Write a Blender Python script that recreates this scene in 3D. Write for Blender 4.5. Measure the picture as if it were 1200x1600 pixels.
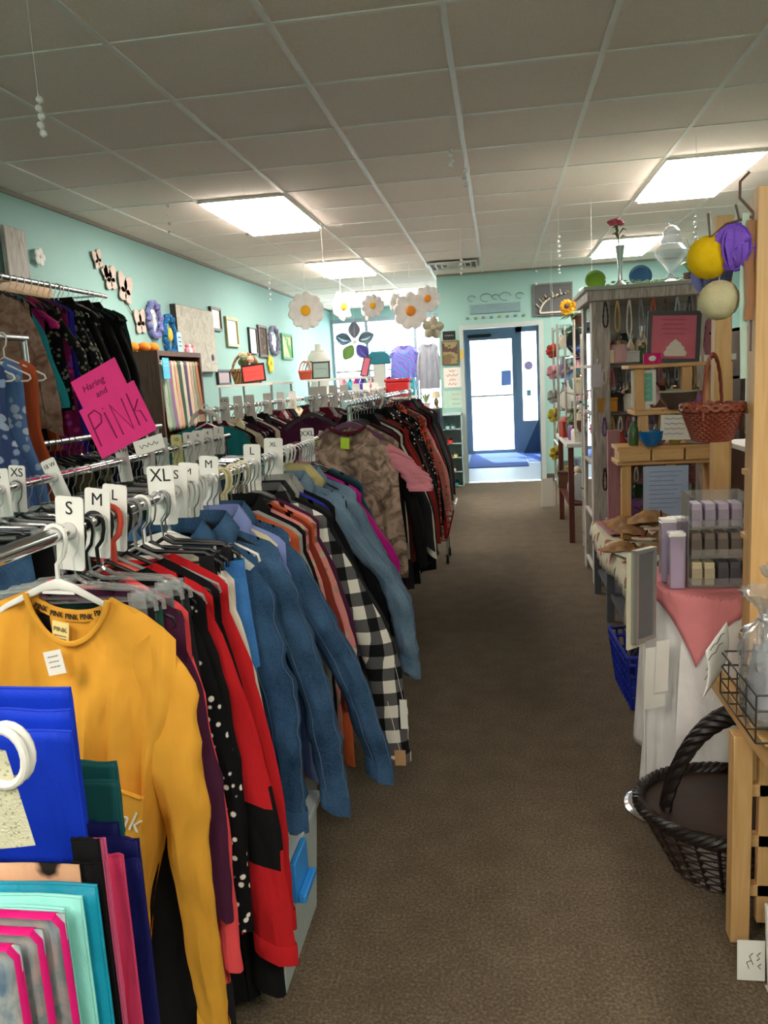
import bpy, bmesh, math, random
from mathutils import Vector, Matrix, noise
PI = math.pi
for o in list(bpy.data.objects): bpy.data.objects.remove(o)
S = bpy.context.scene
COL = S.collection
R = random.Random(7)

# ---------------------------------------------------------------- camera
cam = bpy.data.objects.new('camera', bpy.data.cameras.new('camera')); COL.objects.link(cam)
cam.data.sensor_fit = 'VERTICAL'; cam.data.sensor_height = 36; cam.data.lens = 1240 / 1600 * 36
cam.data.clip_start = .02; cam.data.clip_end = 200
cam.matrix_world = Matrix(((0.98861338, 0.03076921, 0.14729847, 0), (0.14000683, 0.17068248, -0.97532845, 0),
                           (-0.05515135, 0.98484554, 0.16443108, 1.4), (0, 0, 0, 1)))
S.camera = cam
# ---------------------------------------------------------------- view, world
S.view_settings.view_transform = 'Standard'; S.view_settings.look = 'None'
S.view_settings.exposure = 1.0; S.view_settings.gamma = 1.0; S.view_settings.use_curve_mapping = False
W = bpy.data.worlds.new('daylight'); S.world = W; W.use_nodes = True
bg = W.node_tree.nodes['Background']; bg.inputs[0].default_value = (.86, .94, 1, 1); bg.inputs[1].default_value = 6.0
LAMP = 15.0            # strength of the ceiling troffers

sun = bpy.data.objects.new('sun', bpy.data.lights.new('sun', 'SUN')); COL.objects.link(sun)   # daylight falling in through the shop front
sun.data.energy = 9; sun.data.color = (1, .97, .93); sun.data.angle = .02; sun.rotation_euler = (math.radians(-42), 0, math.radians(12))
# ---------------------------------------------------------------- materials
MATS = {}
def lin(c):
    if isinstance(c, str):
        c = c.lstrip('#'); c = [int(c[i:i+2], 16) / 255 for i in (0, 2, 4)]
    return tuple([(v / 12.92 if v <= .04045 else ((v + .055) / 1.055) ** 2.4) for v in c[:3]]) + (1,)
class NT:
    def __init__(s, m): s.t = m.node_tree; s.n = s.t.nodes; s.l = s.t.links
    def new(s, k, **kw):
        n = s.n.new(k)
        for a, b in kw.items(): setattr(n, a, b)
        return n
    def link(s, a, b): s.l.new(a, b)
    def math(s, op, a, b=None):
        n = s.new('ShaderNodeMath', operation=op)
        for i, v in enumerate((a, b)):
            if v is None: continue
            if isinstance(v, (int, float)): n.inputs[i].default_value = v
            else: s.link(v, n.inputs[i])
        return n.outputs[0]
    def mix(s, f, a, b):
        n = s.new('ShaderNodeMix', data_type='RGBA')
        for i, v in ((0, f), (6, a), (7, b)):
            if isinstance(v, (int, float, tuple)): n.inputs[i].default_value = v
            else: s.link(v, n.inputs[i])
        return n.outputs[2]
    def ramp(s, f, stops, interp='LINEAR'):
        n = s.new('ShaderNodeValToRGB'); r = n.color_ramp; r.interpolation = interp
        while len(r.elements) < len(stops): r.elements.new(.5)
        for e, (p, c) in zip(r.elements, stops): e.position = p; e.color = c
        s.link(f, n.inputs[0]); return n.outputs[0]
def base(name, rough=.6, metal=0):
    m = bpy.data.materials.new(name); m.use_nodes = True
    N = NT(m); b = N.n['Principled BSDF']
    b.inputs['Roughness'].default_value = rough; b.inputs['Metallic'].default_value = metal
    return m, N, b
def obco(N, scale=(1, 1, 1)):
    tc = N.new('ShaderNodeTexCoord'); mp = N.new('ShaderNodeMapping'); mp.inputs['Scale'].default_value = scale
    N.link(tc.outputs['Object'], mp.inputs[0]); return mp.outputs[0]
def tex(N, kind, vec, scale, detail=3, **kw):
    n = N.new('ShaderNodeTex' + kind, **kw); N.link(vec, n.inputs['Vector']); n.inputs['Scale'].default_value = scale
    if kind == 'Noise': n.inputs['Detail'].default_value = detail
    return n
def bump(N, b, h, strength=.3, dist=.002):
    n = N.new('ShaderNodeBump'); n.inputs['Strength'].default_value = strength; n.inputs['Distance'].default_value = dist
    N.link(h, n.inputs['Height']); N.link(n.outputs[0], b.inputs['Normal'])
def plain(name, c, rough=.5, metal=0, var=.12, scale=20, bmp=0):
    if name in MATS: return MATS[name]
    m, N, b = base(name, rough, metal); c = lin(c)
    v = obco(N); t = tex(N, 'Noise', v, scale)
    N.link(N.mix(t.outputs[0], tuple(x * (1 - var) for x in c[:3]) + (1,), tuple(min(1, x * (1 + var)) for x in c[:3]) + (1,)), b.inputs['Base Color'])
    if bmp: bump(N, b, t.outputs[0], bmp)
    MATS[name] = m; return m
def clear(name, c='#ffffff', rough=.03, alpha=.25):
    if name in MATS: return MATS[name]
    m, N, b = base(name, rough); b.inputs['Base Color'].default_value = lin(c)
    b.inputs['IOR'].default_value = 1.45
    g = N.new('ShaderNodeBsdfTransparent'); g.inputs[0].default_value = lin(c)
    mx = N.new('ShaderNodeMixShader'); mx.inputs[0].default_value = alpha
    gl = N.new('ShaderNodeBsdfGlossy'); gl.inputs['Roughness'].default_value = rough
    fr = N.new('ShaderNodeLayerWeight'); fr.inputs[0].default_value = .35
    mx2 = N.new('ShaderNodeMixShader'); N.link(fr.outputs['Facing'], mx2.inputs[0]); N.link(g.outputs[0], mx2.inputs[1]); N.link(gl.outputs[0], mx2.inputs[2])
    N.link(mx2.outputs[0], mx.inputs[1]); N.link(b.outputs[0], mx.inputs[2])
    N.link(mx.outputs[0], N.n['Material Output'].inputs[0]); MATS[name] = m; return m
def wood(name, c1, c2, rough=.5, axis='z', scale=1.0, knots=True):
    if name in MATS: return MATS[name]
    m, N, b = base(name, rough)
    sc = {'z': (18, 18, 1.6), 'y': (18, 1.6, 18), 'x': (1.6, 18, 18)}[axis]
    v = obco(N, tuple(k * scale for k in sc)); t = tex(N, 'Noise', v, 2.2, 4); t.inputs['Distortion'].default_value = 1.2
    col = N.ramp(t.outputs[0], [(.3, lin(c2)), (.62, lin(c1))])
    if knots:
        v2 = obco(N, (1, 1, 1)); k = tex(N, 'Voronoi', v2, 9); kf = N.ramp(k.outputs['Distance'], [(.03, (1, 1, 1, 1)), (.07, (0, 0, 0, 1))])
        col = N.mix(kf, col, lin('#7a4a22'))
    N.link(col, b.inputs['Base Color']); bump(N, b, t.outputs[0], .15, .001); MATS[name] = m; return m
def fab(name, c, pat='plain', c2='#ffffff', c3='#000000', p=.05, rough=.9, weave=.25, sheen=.0):
    """cloth: a woven base colour with its print"""
    if name in MATS: return MATS[name]
    m, N, b = base(name, rough); b.inputs['Specular IOR Level'].default_value = .15
    v = obco(N); A, B, C = lin(c), lin(c2), lin(c3)
    if pat == 'plain':
        t = tex(N, 'Noise', v, 14, 4); col = N.mix(t.outputs[0], tuple(x * .88 for x in A[:3]) + (1,), tuple(min(1, x * 1.12) for x in A[:3]) + (1,))
    elif pat in ('denim', 'heather'):
        t = tex(N, 'Noise', obco(N, (1, 1, .5)), 520, 2); t2 = tex(N, 'Noise', v, 9, 3)
        f = N.math('ADD', N.math('MULTIPLY', t.outputs[0], .55), N.math('MULTIPLY', t2.outputs[0], .55))
        col = N.ramp(f, [(.36, A), (.72, B)])
    elif pat == 'dots':
        t = tex(N, 'Voronoi', v, 1 / p); col = N.ramp(t.outputs['Distance'], [(.22, B), (.3, A)])
    elif pat == 'floral':
        t = tex(N, 'Voronoi', v, 1 / p); t2 = tex(N, 'Noise', v, 1.4 / p, 2)
        c1 = N.mix(t.outputs['Color'], B, C)
        f = N.ramp(N.math('ADD', t.outputs['Distance'], N.math('MULTIPLY', t2.outputs[0], .5)), [(.56, (1, 1, 1, 1)), (.64, (0, 0, 0, 1))])
        col = N.mix(f, A, c1)
    elif pat == 'camo':
        t = tex(N, 'Noise', v, 1 / p, 3); col = N.ramp(t.outputs[0], [(0, C), (.46, A), (.56, B)], 'CONSTANT')
    elif pat in ('plaid', 'stripe', 'hstripe', 'tartan'):
        s = N.new('ShaderNodeSeparateXYZ'); N.link(v, s.inputs[0])
        xy = N.math('ADD', s.outputs[0], s.outputs[1])
        fx = N.math('GREATER_THAN', N.math('FRACT', N.math('DIVIDE', xy, p)), .5)
        fz = N.math('GREATER_THAN', N.math('FRACT', N.math('DIVIDE', s.outputs[2], p)), .5)
        if pat == 'plaid':
            col = N.ramp(N.math('MULTIPLY', N.math('ADD', fx, fz), .5), [(0, A), (.5, C), (1, B)])
        elif pat == 'stripe': col = N.mix(fx, A, B)
        elif pat == 'hstripe': col = N.mix(fz, A, B)
        else:
            l1 = N.math('GREATER_THAN', N.math('FRACT', N.math('DIVIDE', xy, p * .7)), .82)
            l2 = N.math('GREATER_THAN', N.math('FRACT', N.math('DIVIDE', s.outputs[2], p * .8)), .84)
            col = N.mix(N.math('MULTIPLY', N.math('ADD', fx, fz), .5), A, B); col = N.mix(N.math('MAXIMUM', l1, l2), col, C)
    elif pat == 'wash':
        t = tex(N, 'Noise', v, 1 / p, 4); t.inputs['Distortion'].default_value = 1.5; col = N.ramp(t.outputs[0], [(.36, C), (.48, A), (.6, B)])
    elif pat == 'tiedye':
        t = tex(N, 'Wave', v, 1 / p, bands_direction='DIAGONAL'); t.inputs['Distortion'].default_value = 9; t.inputs['Detail'].default_value = 1
        col = N.ramp(t.outputs['Fac'], [(.2, A), (.5, B), (.8, C)])
    N.link(col, b.inputs['Base Color'])
    w = tex(N, 'Noise', v, 420, 1); wr = tex(N, 'Noise', obco(N, (1, 1, .45)), 16, 2); wr.inputs['Distortion'].default_value = .6
    h = N.math('ADD', N.math('MULTIPLY', w.outputs[0], weave * .12), wr.outputs[0]); bump(N, b, h, .8, .014)
    MATS[name] = m; return m
def emis(name, c, s):
    m = bpy.data.materials.new(name); m.use_nodes = True; N = NT(m); b = N.n['Principled BSDF']
    b.inputs['Base Color'].default_value = lin(c); b.inputs['Emission Color'].default_value = lin(c); b.inputs['Emission Strength'].default_value = s
    return m

# ---------------------------------------------------------------- object helpers
def tag(o, label=None, cat=None, group=None, kind=None):
    if label: o['label'] = label
    if cat: o['category'] = cat
    if group: o['group'] = group
    if kind: o['kind'] = kind
    return o
def thing(name, label, cat, loc=(0, 0, 0), rz=0, group=None, rot=None):
    o = bpy.data.objects.new(name, None); COL.objects.link(o); o.empty_display_size = .05
    o.location = loc; o.rotation_euler = rot if rot else (0, 0, rz)
    return tag(o, label, cat, group)
class MB:
    def __init__(s): s.v = []; s.f = []; s.mi = []; s.cur = 0
    def add(s, vs, fs, M=None):
        n = len(s.v)
        s.v += [tuple(M @ Vector(v)) for v in vs] if M is not None else [tuple(v) for v in vs]
        s.f += [tuple(i + n for i in f) for f in fs]; s.mi += [s.cur] * len(fs); return s
    def box(s, a, b, M=None):
        x0, y0, z0 = a; x1, y1, z1 = b
        return s.add([(x0, y0, z0), (x1, y0, z0), (x1, y1, z0), (x0, y1, z0), (x0, y0, z1), (x1, y0, z1), (x1, y1, z1), (x0, y1, z1)],
              [(0, 3, 2, 1), (4, 5, 6, 7), (0, 1, 5, 4), (1, 2, 6, 5), (2, 3, 7, 6), (3, 0, 4, 7)], M)
    def bar(s, p, q, w, h=None):
        p, q = Vector(p), Vector(q); h = h or w; d = (q - p); L = d.length
        return s.box((-w / 2, -h / 2, 0), (w / 2, h / 2, L), Matrix.Translation(p) @ d.to_track_quat('Z', 'Y').to_matrix().to_4x4())
    def tube(s, pts, r, n=8, cap=True, closed=False, ell=None):
        pts = [Vector(p) for p in pts]; m = len(pts); rr = r if isinstance(r, (list, tuple)) else [r] * m
        rings = []; up = None
        for i, p in enumerate(pts):
            if closed: d = pts[(i + 1) % m] - pts[i - 1]
            else: d = pts[min(i + 1, m - 1)] - pts[max(i - 1, 0)]
            d.normalize()
            if up is None: up = Vector((0, 0, 1)) if abs(d.z) < .9 else Vector((0, 1, 0))
            side = d.cross(up)
            if side.length < 1e-4: side = d.cross(Vector((1, 0, 0)))
            side.normalize(); up = side.cross(d).normalized()
            e = ell or (1, 1)
            rings.append([p + (side * math.cos(2 * PI * k / n) * e[0] + up * math.sin(2 * PI * k / n) * e[1]) * rr[i] for k in range(n)])
        vs = [v for rg in rings for v in rg]; fs = []
        for i in range(m if closed else m - 1):
            j = (i + 1) % m
            for k in range(n): fs.append((i * n + k, i * n + (k + 1) % n, j * n + (k + 1) % n, j * n + k))
        if cap and not closed: fs.append(tuple(range(n))[::-1]); fs.append(tuple((m - 1) * n + k for k in range(n)))
        return s.add(vs, fs)
    def cyl(s, p, q, r, n=12, r2=None): return s.tube([p, q], [r, r if r2 is None else r2], n)
    def lathe(s, prof, c=(0, 0, 0), n=20, M=None):
        vs = []; fs = []
        for r, z in prof:
            for k in range(n): a = 2 * PI * k / n; vs.append((c[0] + r * math.cos(a), c[1] + r * math.sin(a), c[2] + z))
        for i in range(len(prof) - 1):
            for k in range(n): fs.append((i * n + k, i * n + (k + 1) % n, (i + 1) * n + (k + 1) % n, (i + 1) * n + k))
        if prof[0][0] > 1e-4: fs.append(tuple(range(n))[::-1])
        if prof[-1][0] > 1e-4: fs.append(tuple((len(prof) - 1) * n + k for k in range(n)))
        return s.add(vs, fs, M)
    def sphere(s, c, r, n=12, sc=(1, 1, 1), M=None):
        m = n // 2; vs = []; fs = []
        for i in range(m + 1):
            t = PI * i / m
            for k in range(n): a = 2 * PI * k / n; vs.append((c[0] + sc[0] * r * math.sin(t) * math.cos(a), c[1] + sc[1] * r * math.sin(t) * math.sin(a), c[2] + sc[2] * r * math.cos(t)))
        for i in range(m):
            for k in range(n): fs.append((i * n + k, (i + 1) * n + k, (i + 1) * n + (k + 1) % n, i * n + (k + 1) % n))
        return s.add(vs, fs, M)
    def grid(s, fn, nu, nv, closeu=False):
        vs = [fn(i / nu, j / nv) for j in range(nv + 1) for i in range(nu + (0 if closeu else 1))]; w = nu if closeu else nu + 1; fs = []
        for j in range(nv):
            for i in range(nu):
                a = j * w + i; b = j * w + (i + 1) % w; fs.append((a, b, b + w, a + w))
        return s.add(vs, fs)
    def prism(s, poly, y0, y1, M=None):
        n = len(poly); vs = [(x, y0, z) for x, z in poly] + [(x, y1, z) for x, z in poly]
        fs = [tuple(range(n)), tuple(range(2 * n - 1, n - 1, -1))] + [(i, i + n, (i + 1) % n + n, (i + 1) % n) for i in range(n)]
        return s.add(vs, fs, M)
    def build(s, name, m, parent=None, smooth=True, weld=False, bevel=0, solid=0, sub=0, loc=None, rot=None):
        me = bpy.data.meshes.new(name); me.from_pydata(s.v, [], s.f)
        ms = m if isinstance(m, (list, tuple)) else [m]
        for x in ms: me.materials.append(x)
        if len(ms) > 1: me.polygons.foreach_set('material_index', s.mi)
        bm = bmesh.new(); bm.from_mesh(me)
        if weld: bmesh.ops.remove_doubles(bm, verts=bm.verts, dist=5e-5)
        bmesh.ops.recalc_face_normals(bm, faces=bm.faces); bm.to_mesh(me); bm.free()
        if smooth:
            me.polygons.foreach_set('use_smooth', [True] * len(me.polygons)); me.set_sharp_from_angle(angle=.7)
        o = bpy.data.objects.new(name, me); COL.objects.link(o)
        if parent: o.parent = parent
        if loc: o.location = loc
        if rot: o.rotation_euler = rot
        if solid: d = o.modifiers.new('thickness', 'SOLIDIFY'); d.thickness = solid; d.offset = 0
        if bevel: d = o.modifiers.new('bevel', 'BEVEL'); d.width = bevel; d.segments = 2; d.limit_method = 'ANGLE'
        if sub: d = o.modifiers.new('sub', 'SUBSURF'); d.levels = sub; d.render_levels = sub
        return o
def copy_tree(o, parent=None):
    c = o.copy(); COL.objects.link(c); c.parent = parent
    for ch in list(o.children): copy_tree(ch, c)
    return c
def text(s, size, m, parent, loc, rot=(PI / 2, 0, 0), name='lettering', ext=.0004, sx=1, shear=0):
    cu = bpy.data.curves.new('t', 'FONT'); cu.body = s; cu.size = size; cu.align_x = 'CENTER'; cu.align_y = 'CENTER'; cu.extrude = ext; cu.resolution_u = 3; cu.shear = shear
    t = bpy.data.objects.new('t', cu); COL.objects.link(t)
    bpy.context.view_layer.update()
    me = bpy.data.meshes.new_from_object(t.evaluated_get(bpy.context.evaluated_depsgraph_get()))
    bpy.data.objects.remove(t); bpy.data.curves.remove(cu)
    me.materials.clear(); me.materials.append(m); o = bpy.data.objects.new(name, me); COL.objects.link(o); o.parent = parent; o.location = loc; o.rotation_euler = rot; o.scale = (sx, 1, 1)
    return o
def strokes(lines, r, m, parent, name='handwriting'):
    b = MB()
    for l in lines: b.tube(l, r, 5)
    return b.build(name, m, parent)
def scribble(t, x, y, z, w, h, m, vert=False, name='handwriting'):
    n = max(6, int(w / max(h, .001) * 2)); pts = []
    for j in range(n + 1):
        a = -w / 2 + w * j / n; c = h * .5 * math.sin(j * 2.3 + x * 40 + z * 90)
        pts.append((x, y + a, z + c) if vert else (x + a, y, z + c))
    return strokes([pts], max(.0006, h * .09), m, t, name)
def struct(name, b, m, **k):
    o = b.build(name, m, None, smooth=False, **k); o['kind'] = 'structure'; return o
# ================================================================ shared materials
CHROME = plain('chrome', '#d8d8da', .12, 1, .03)
STEEL = plain('steel wire', '#b9b9bb', .3, 1, .05)
WHITEP = plain('white plastic', '#e9e7e2', .35, 0, .03)
BLACKP = plain('black plastic', '#121214', .4, 0, .1)
WHITE = plain('white paint', '#e4e2dc', .5, 0, .04)
PAPER = plain('white paper', '#ebe8e2', .8, 0, .03)
INK = plain('black ink', '#141216', .7, 0, .05)
CLEARP = clear('clear acrylic', '#f6f8f8', .06, .12)
GLASS = clear('glass', '#f2f8f8', .02, .03)
CRYSTAL = clear('crystal', '#ffffff', .05, .6)
PINE = wood('pine', '#e0b47c', '#cf9f62', .5, 'z')
PINEX = wood('pine shelf boards', '#e0b47c', '#cf9f62', .5, 'x')
PINEY = wood('pine rails', '#e0b47c', '#cf9f62', .5, 'y')
GREYWOOD = wood('weathered grey wood', '#cdc8c2', '#948e88', .75, 'z', 1.6, False)
DKWOOD = wood('dark brown wood', '#5c3a2a', '#3a2219', .5, 'z', 1.2, False)
REDWOOD = wood('red brown wood', '#6b3026', '#43190f', .5, 'z', 1.2, False)

# ================================================================ setting
def carpet():
    m, N, b = base('carpet', .95); v = obco(N)
    t = tex(N, 'Noise', v, 130, 3); t2 = tex(N, 'Noise', v, 9, 3); t3 = tex(N, 'Noise', v, 1.1, 3)
    f = N.math('ADD', N.math('MULTIPLY', t.outputs[0], .8), N.math('MULTIPLY', t2.outputs[0], .2))
    c = N.ramp(f, [(.3, lin('#4b4134')), (.5, lin('#6a5c4b')), (.7, lin('#8b7b67'))])
    c = N.mix(N.math('MULTIPLY', t3.outputs[0], .25), c, lin('#5f564b'))
    N.link(c, b.inputs['Base Color']); b.inputs['Specular IOR Level'].default_value = .25; bump(N, b, t.outputs[0], .6, .004); return m
def wallpaint():
    m, N, b = base('aqua wall paint', .7); v = obco(N); t = tex(N, 'Noise', v, 3, 4); t2 = tex(N, 'Noise', v, 160, 2)
    N.link(N.mix(t.outputs[0], lin('#94bdb8'), lin('#9ec6c1')), b.inputs['Base Color']); bump(N, b, t2.outputs[0], .12, .001); return m
def tilemat():
    m, N, b = base('ceiling tile', .9); v = obco(N); t = tex(N, 'Noise', v, 260, 2); t2 = tex(N, 'Noise', v, 2.5, 3)
    c = N.mix(N.ramp(t.outputs[0], [(.35, (0, 0, 0, 1)), (.5, (1, 1, 1, 1))]), lin('#eeddd2'), lin('#fdeee4'))
    c = N.mix(N.math('MULTIPLY', t2.outputs[0], .25), c, lin('#f0e4d8'))
    N.link(c, b.inputs['Base Color']); bump(N, b, t.outputs[0], .4, .002); return m
TEAL = wallpaint(); H = 2.64
struct('floor', MB().box((-3.1, -3.2, -.1), (3.1, 14.4, 0)), carpet())
struct('ceiling', MB().box((-3.1, -3.2, H + .02), (3.1, 14.4, H + .12)), tilemat())
struct('wall_left', MB().box((-3.02, -3.2, 0), (-2.92, 14.3, H + .02)), TEAL)
struct('wall_right', MB().box((2.92, -3.2, 0), (3.02, 14.3, H + .02)), TEAL)
struct('wall_back', MB().box((-2.92, -3.2, 0), (2.92, -3.1, H + .02)), TEAL)
fw = MB(); fw.box((-.73, 10.35, 0), (-.42, 10.47, H + .02)); fw.box((.52, 10.35, 0), (2.92, 10.47, H + .02)); fw.box((-.42, 10.35, 1.99), (.52, 10.47, H + .02))
struct('wall_front', fw, TEAL)
VW = plain('pale vestibule paint', '#bccdd2', .7)
struct('floor_vestibule', MB().box((-.63, 10.42, .0005), (.72, 14.2, .004)), plain('pale grey vinyl', '#aab4c2', .5))
struct('wall_vestibule_left', MB().box((-.73, 10.47, 0), (-.63, 14.2, H + .02)), VW)
struct('wall_vestibule_right', MB().box((.72, 10.47, 0), (.82, 14.2, H + .02)), VW)
# suspended ceiling bars
tb = MB(); x = -1.98 - .61 - .305
xs = [-2.59 + .61 * k for k in range(9)]; ys = [-3.11 + .61 * k - .02 for k in range(29)]
for x in xs: tb.box((x - .012, -3.1, H + .014), (x + .012, 14.3, H + .022))
for y in ys: tb.box((-2.92, y + .0 - .01, H + .0155), (2.92, y + .01, H + .0215))
struct('trim_1', tb, plain('ceiling grid', '#f4f0ea', .5, 0, .03))
mo = MB(); mo.box((-2.92, -3.1, H - .005), (-2.9, 14.3, H + .02)); mo.box((-.73, 10.33, H - .005), (2.92, 10.35, H + .02))
struct('trim_2', mo, plain('ceiling edge', '#8f877c', .6, 0, .03))
bb = MB(); bb.box((-2.92, -3.1, 0), (-2.905, 14.2, .1)); struct('baseboard_left', bb, plain('vinyl base', '#4a4642', .5))
bb = MB(); bb.box((.57, 10.335, 0), (2.92, 10.35, .09)); bb.box((-.73, 10.335, 0), (-.47, 10.35, .09)); struct('baseboard_front', bb, MATS['vinyl base'])
# casing round the opening to the vestibule and its threshold
FR = plain('pale frame', '#b9c3c0', .5, 0, .04)
cs = MB(); cs.box((-.47, 10.33, 0), (-.42, 10.5, 2.02)); cs.box((.52, 10.33, 0), (.58, 10.5, 2.02)); cs.box((-.42, 10.33, 1.97), (.52, 10.5, 2.02))
struct('trim_3', cs, FR); struct('trim_4', MB().box((-.42, 10.3, 0), (.52, 10.42, .012)), plain('threshold strip', '#dfe4e8', .3, .5))
# shop front: window wall on the left, door and sidelight at the end of the vestibule
ALU = plain('haze-lightened aluminium', '#8fa0ab', .4, .6, .05)  # dark metal; daylight haze over the frames is put into this paler colour
GLZ = clear('window glass', '#f4fafa', .01, .02)
f = MB(); ZB, ZT = .62, 2.42
f.box((-2.92, 14.2, ZT), (-.63, 14.3, ZT + .07)); f.box((-2.92, 14.2, ZB - .06), (-.63, 14.3, ZB))
for x in (-2.9, -2.28, -1.42, -.68): f.box((x - .025, 14.2, ZB), (x + .025, 14.3, ZT))
f.box((-2.92, 14.22, 1.27), (-2.28, 14.28, 1.31))
struct('window_1', f, ALU)
struct('window_2', MB().box((-2.9, 14.245, ZB), (-.66, 14.252, ZT)), GLZ)
kw = MB(); kw.box((-2.92, 14.15, 0), (-.63, 14.3, ZB - .06)); struct('wall_under_window', kw, WHITE)
kw = MB(); kw.box((-2.92, 14.2, ZT + .07), (2.92, 14.3, H + .02)); kw.box((.82, 14.2, 0), (2.92, 14.3, ZT + .07)); kw.box((-.63, 14.2, 2.2), (.82, 14.3, ZT + .07)); struct('wall_storefront', kw, TEAL)
f = MB()
f.box((-.63, 14.2, 0), (-.53, 14.3, 2.2)); f.box((.32, 14.2, 0), (.42, 14.3, 2.2)); f.box((.67, 14.2, 0), (.72, 14.3, 2.2)); f.box((-.53, 14.2, 2.08), (.67, 14.3, 2.2)); f.box((.42, 14.2, .0), (.67, 14.3, .55))
struct('trim_5', f, ALU)
f = MB(); f.box((-.53, 14.22, 0), (-.47, 14.27, 2.08)); f.box((.25, 14.22, 0), (.32, 14.27, 2.08)); f.box((-.47, 14.22, 0), (.25, 14.27, .06)); f.box((-.47, 14.22, 1.98), (.25, 14.27, 2.08))
d = struct('door_1', f, ALU)
MB().box((-.47, 14.242, .06), (.25, 14.248, 1.98)).build('pane', GLZ, d); MB().box((-.47, 14.17, 1.0), (.25, 14.2, 1.03)).build('push_bar', CHROME, d)
MB().box((-.5, 14.1, 2.02), (-.1, 14.2, 2.075)).build('door_closer', BLACKP, d)
struct('window_3', MB().box((.42, 14.242, .55), (.67, 14.248, 2.08)), GLZ)
# poster and decals on the door glass
t = thing('window_poster', 'pale blue square poster on the inside of the glass door', 'poster', (.14, 14.235, 1.31)); MB().box((-.085, 0, -.13), (.085, .004, .13)).build('sheet', plain('blue poster', '#9db4e6', .7), t)
b = MB(); b.cyl((.53, 14.236, 1.5), (.53, 14.24, 1.5), .075, 24); tag(b.build('round_decal', plain('pink decal', '#f3c3dd', .7)), 'round pink decal on the sidelight glass beside the door', 'decal')
b = MB(); b.box((.485, 14.236, .98), (.56, 14.24, 1.08)); tag(b.build('small_decal', plain('teal decal', '#8fb8bb', .7)), 'small teal sticker low on the sidelight glass', 'decal')
# outside
struct('ground_outside', MB().box((-14, 14.42, -.12), (14, 40, -.03)), plain('pale concrete', '#cfcdc8', .9))
# floor mat in the vestibule
b = MB(); b.box((-.5, 12.0, .0042), (.42, 14.1, .015)); o = b.build('door_mat', plain('blue mat', '#3f63b8', .9, 0, .15, 60), bevel=.003); tag(o, 'long royal blue mat laid before the glass door', 'mat')
b = MB(); b.box((.43, 12.6, .0042), (.68, 14.05, .014)); tag(b.build('door_mat', MATS['blue mat']), 'narrow blue mat below the sidelight', 'mat')
b = MB(); b.prism([(.40, .012), (.68, .012), (.68, .62)], 13.9, 13.93); tag(b.build('folding_board', plain('navy board', '#2d4560', .6)), 'dark slanted board leaning under the sidelight', 'board')

# ceiling lights
LM = emis('lamp diffuser', '#fff5e8', LAMP)
i = 0
for (x0, y0, lab) in [(-1.98, 5.41, 'large lit ceiling panel nearest on the left'), (-1.98, 8.46, 'lit ceiling panel second along the left row'), (-1.98, 11.51, 'farthest lit ceiling panel by the shop windows'),
                      (1.07, 5.41, 'large lit ceiling panel nearest on the right'), (1.07, 8.46, 'lit ceiling panel above the glass jar and rose vase'),
                      (-1.98, -1.0, None), (1.07, -1.0, None), (-.45, -2.4, None)]:
    t = thing('ceiling_light', lab or 'lit ceiling panel behind the viewer', 'light', (x0 + .305, y0 + .61, H), group='ceiling light panels' if not lab else None)
    MB().box((-.275, -.58, -.02), (.275, .58, .01)).build('diffuser', LM, t, smooth=False)  # flush panel given an added drop so its glowing sides brighten the tiles
    b = MB(); b.box((-.3, -.605, .0), (.3, -.585, .015)); b.box((-.3, .585, 0), (.3, .605, .015)); b.box((-.3, -.585, 0), (-.28, .585, .015)); b.box((.28, -.585, 0), (.3, .585, .015)); b.build('frame', WHITE, t, smooth=False)
# air vent
t = thing('ceiling_vent', 'square white air vent in the ceiling before the aqua wall', 'vent', (-.46, 9.35, H))
MB().box((-.28, -.28, -.004), (.28, .28, .0)).build('plate', plain('vent plate', '#6f6a66', .6), t)
b = MB()
for k in range(4):
    q = .26 - .065 * k
    for s1 in (-1, 1): b.box((-q, s1 * q - .008, -.02), (q, s1 * q + .008, -.004)); b.box((s1 * q - .008, -q, -.0195), (s1 * q + .008, q, -.0045))
b.build('louvre', WHITE, t, smooth=False)
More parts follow.
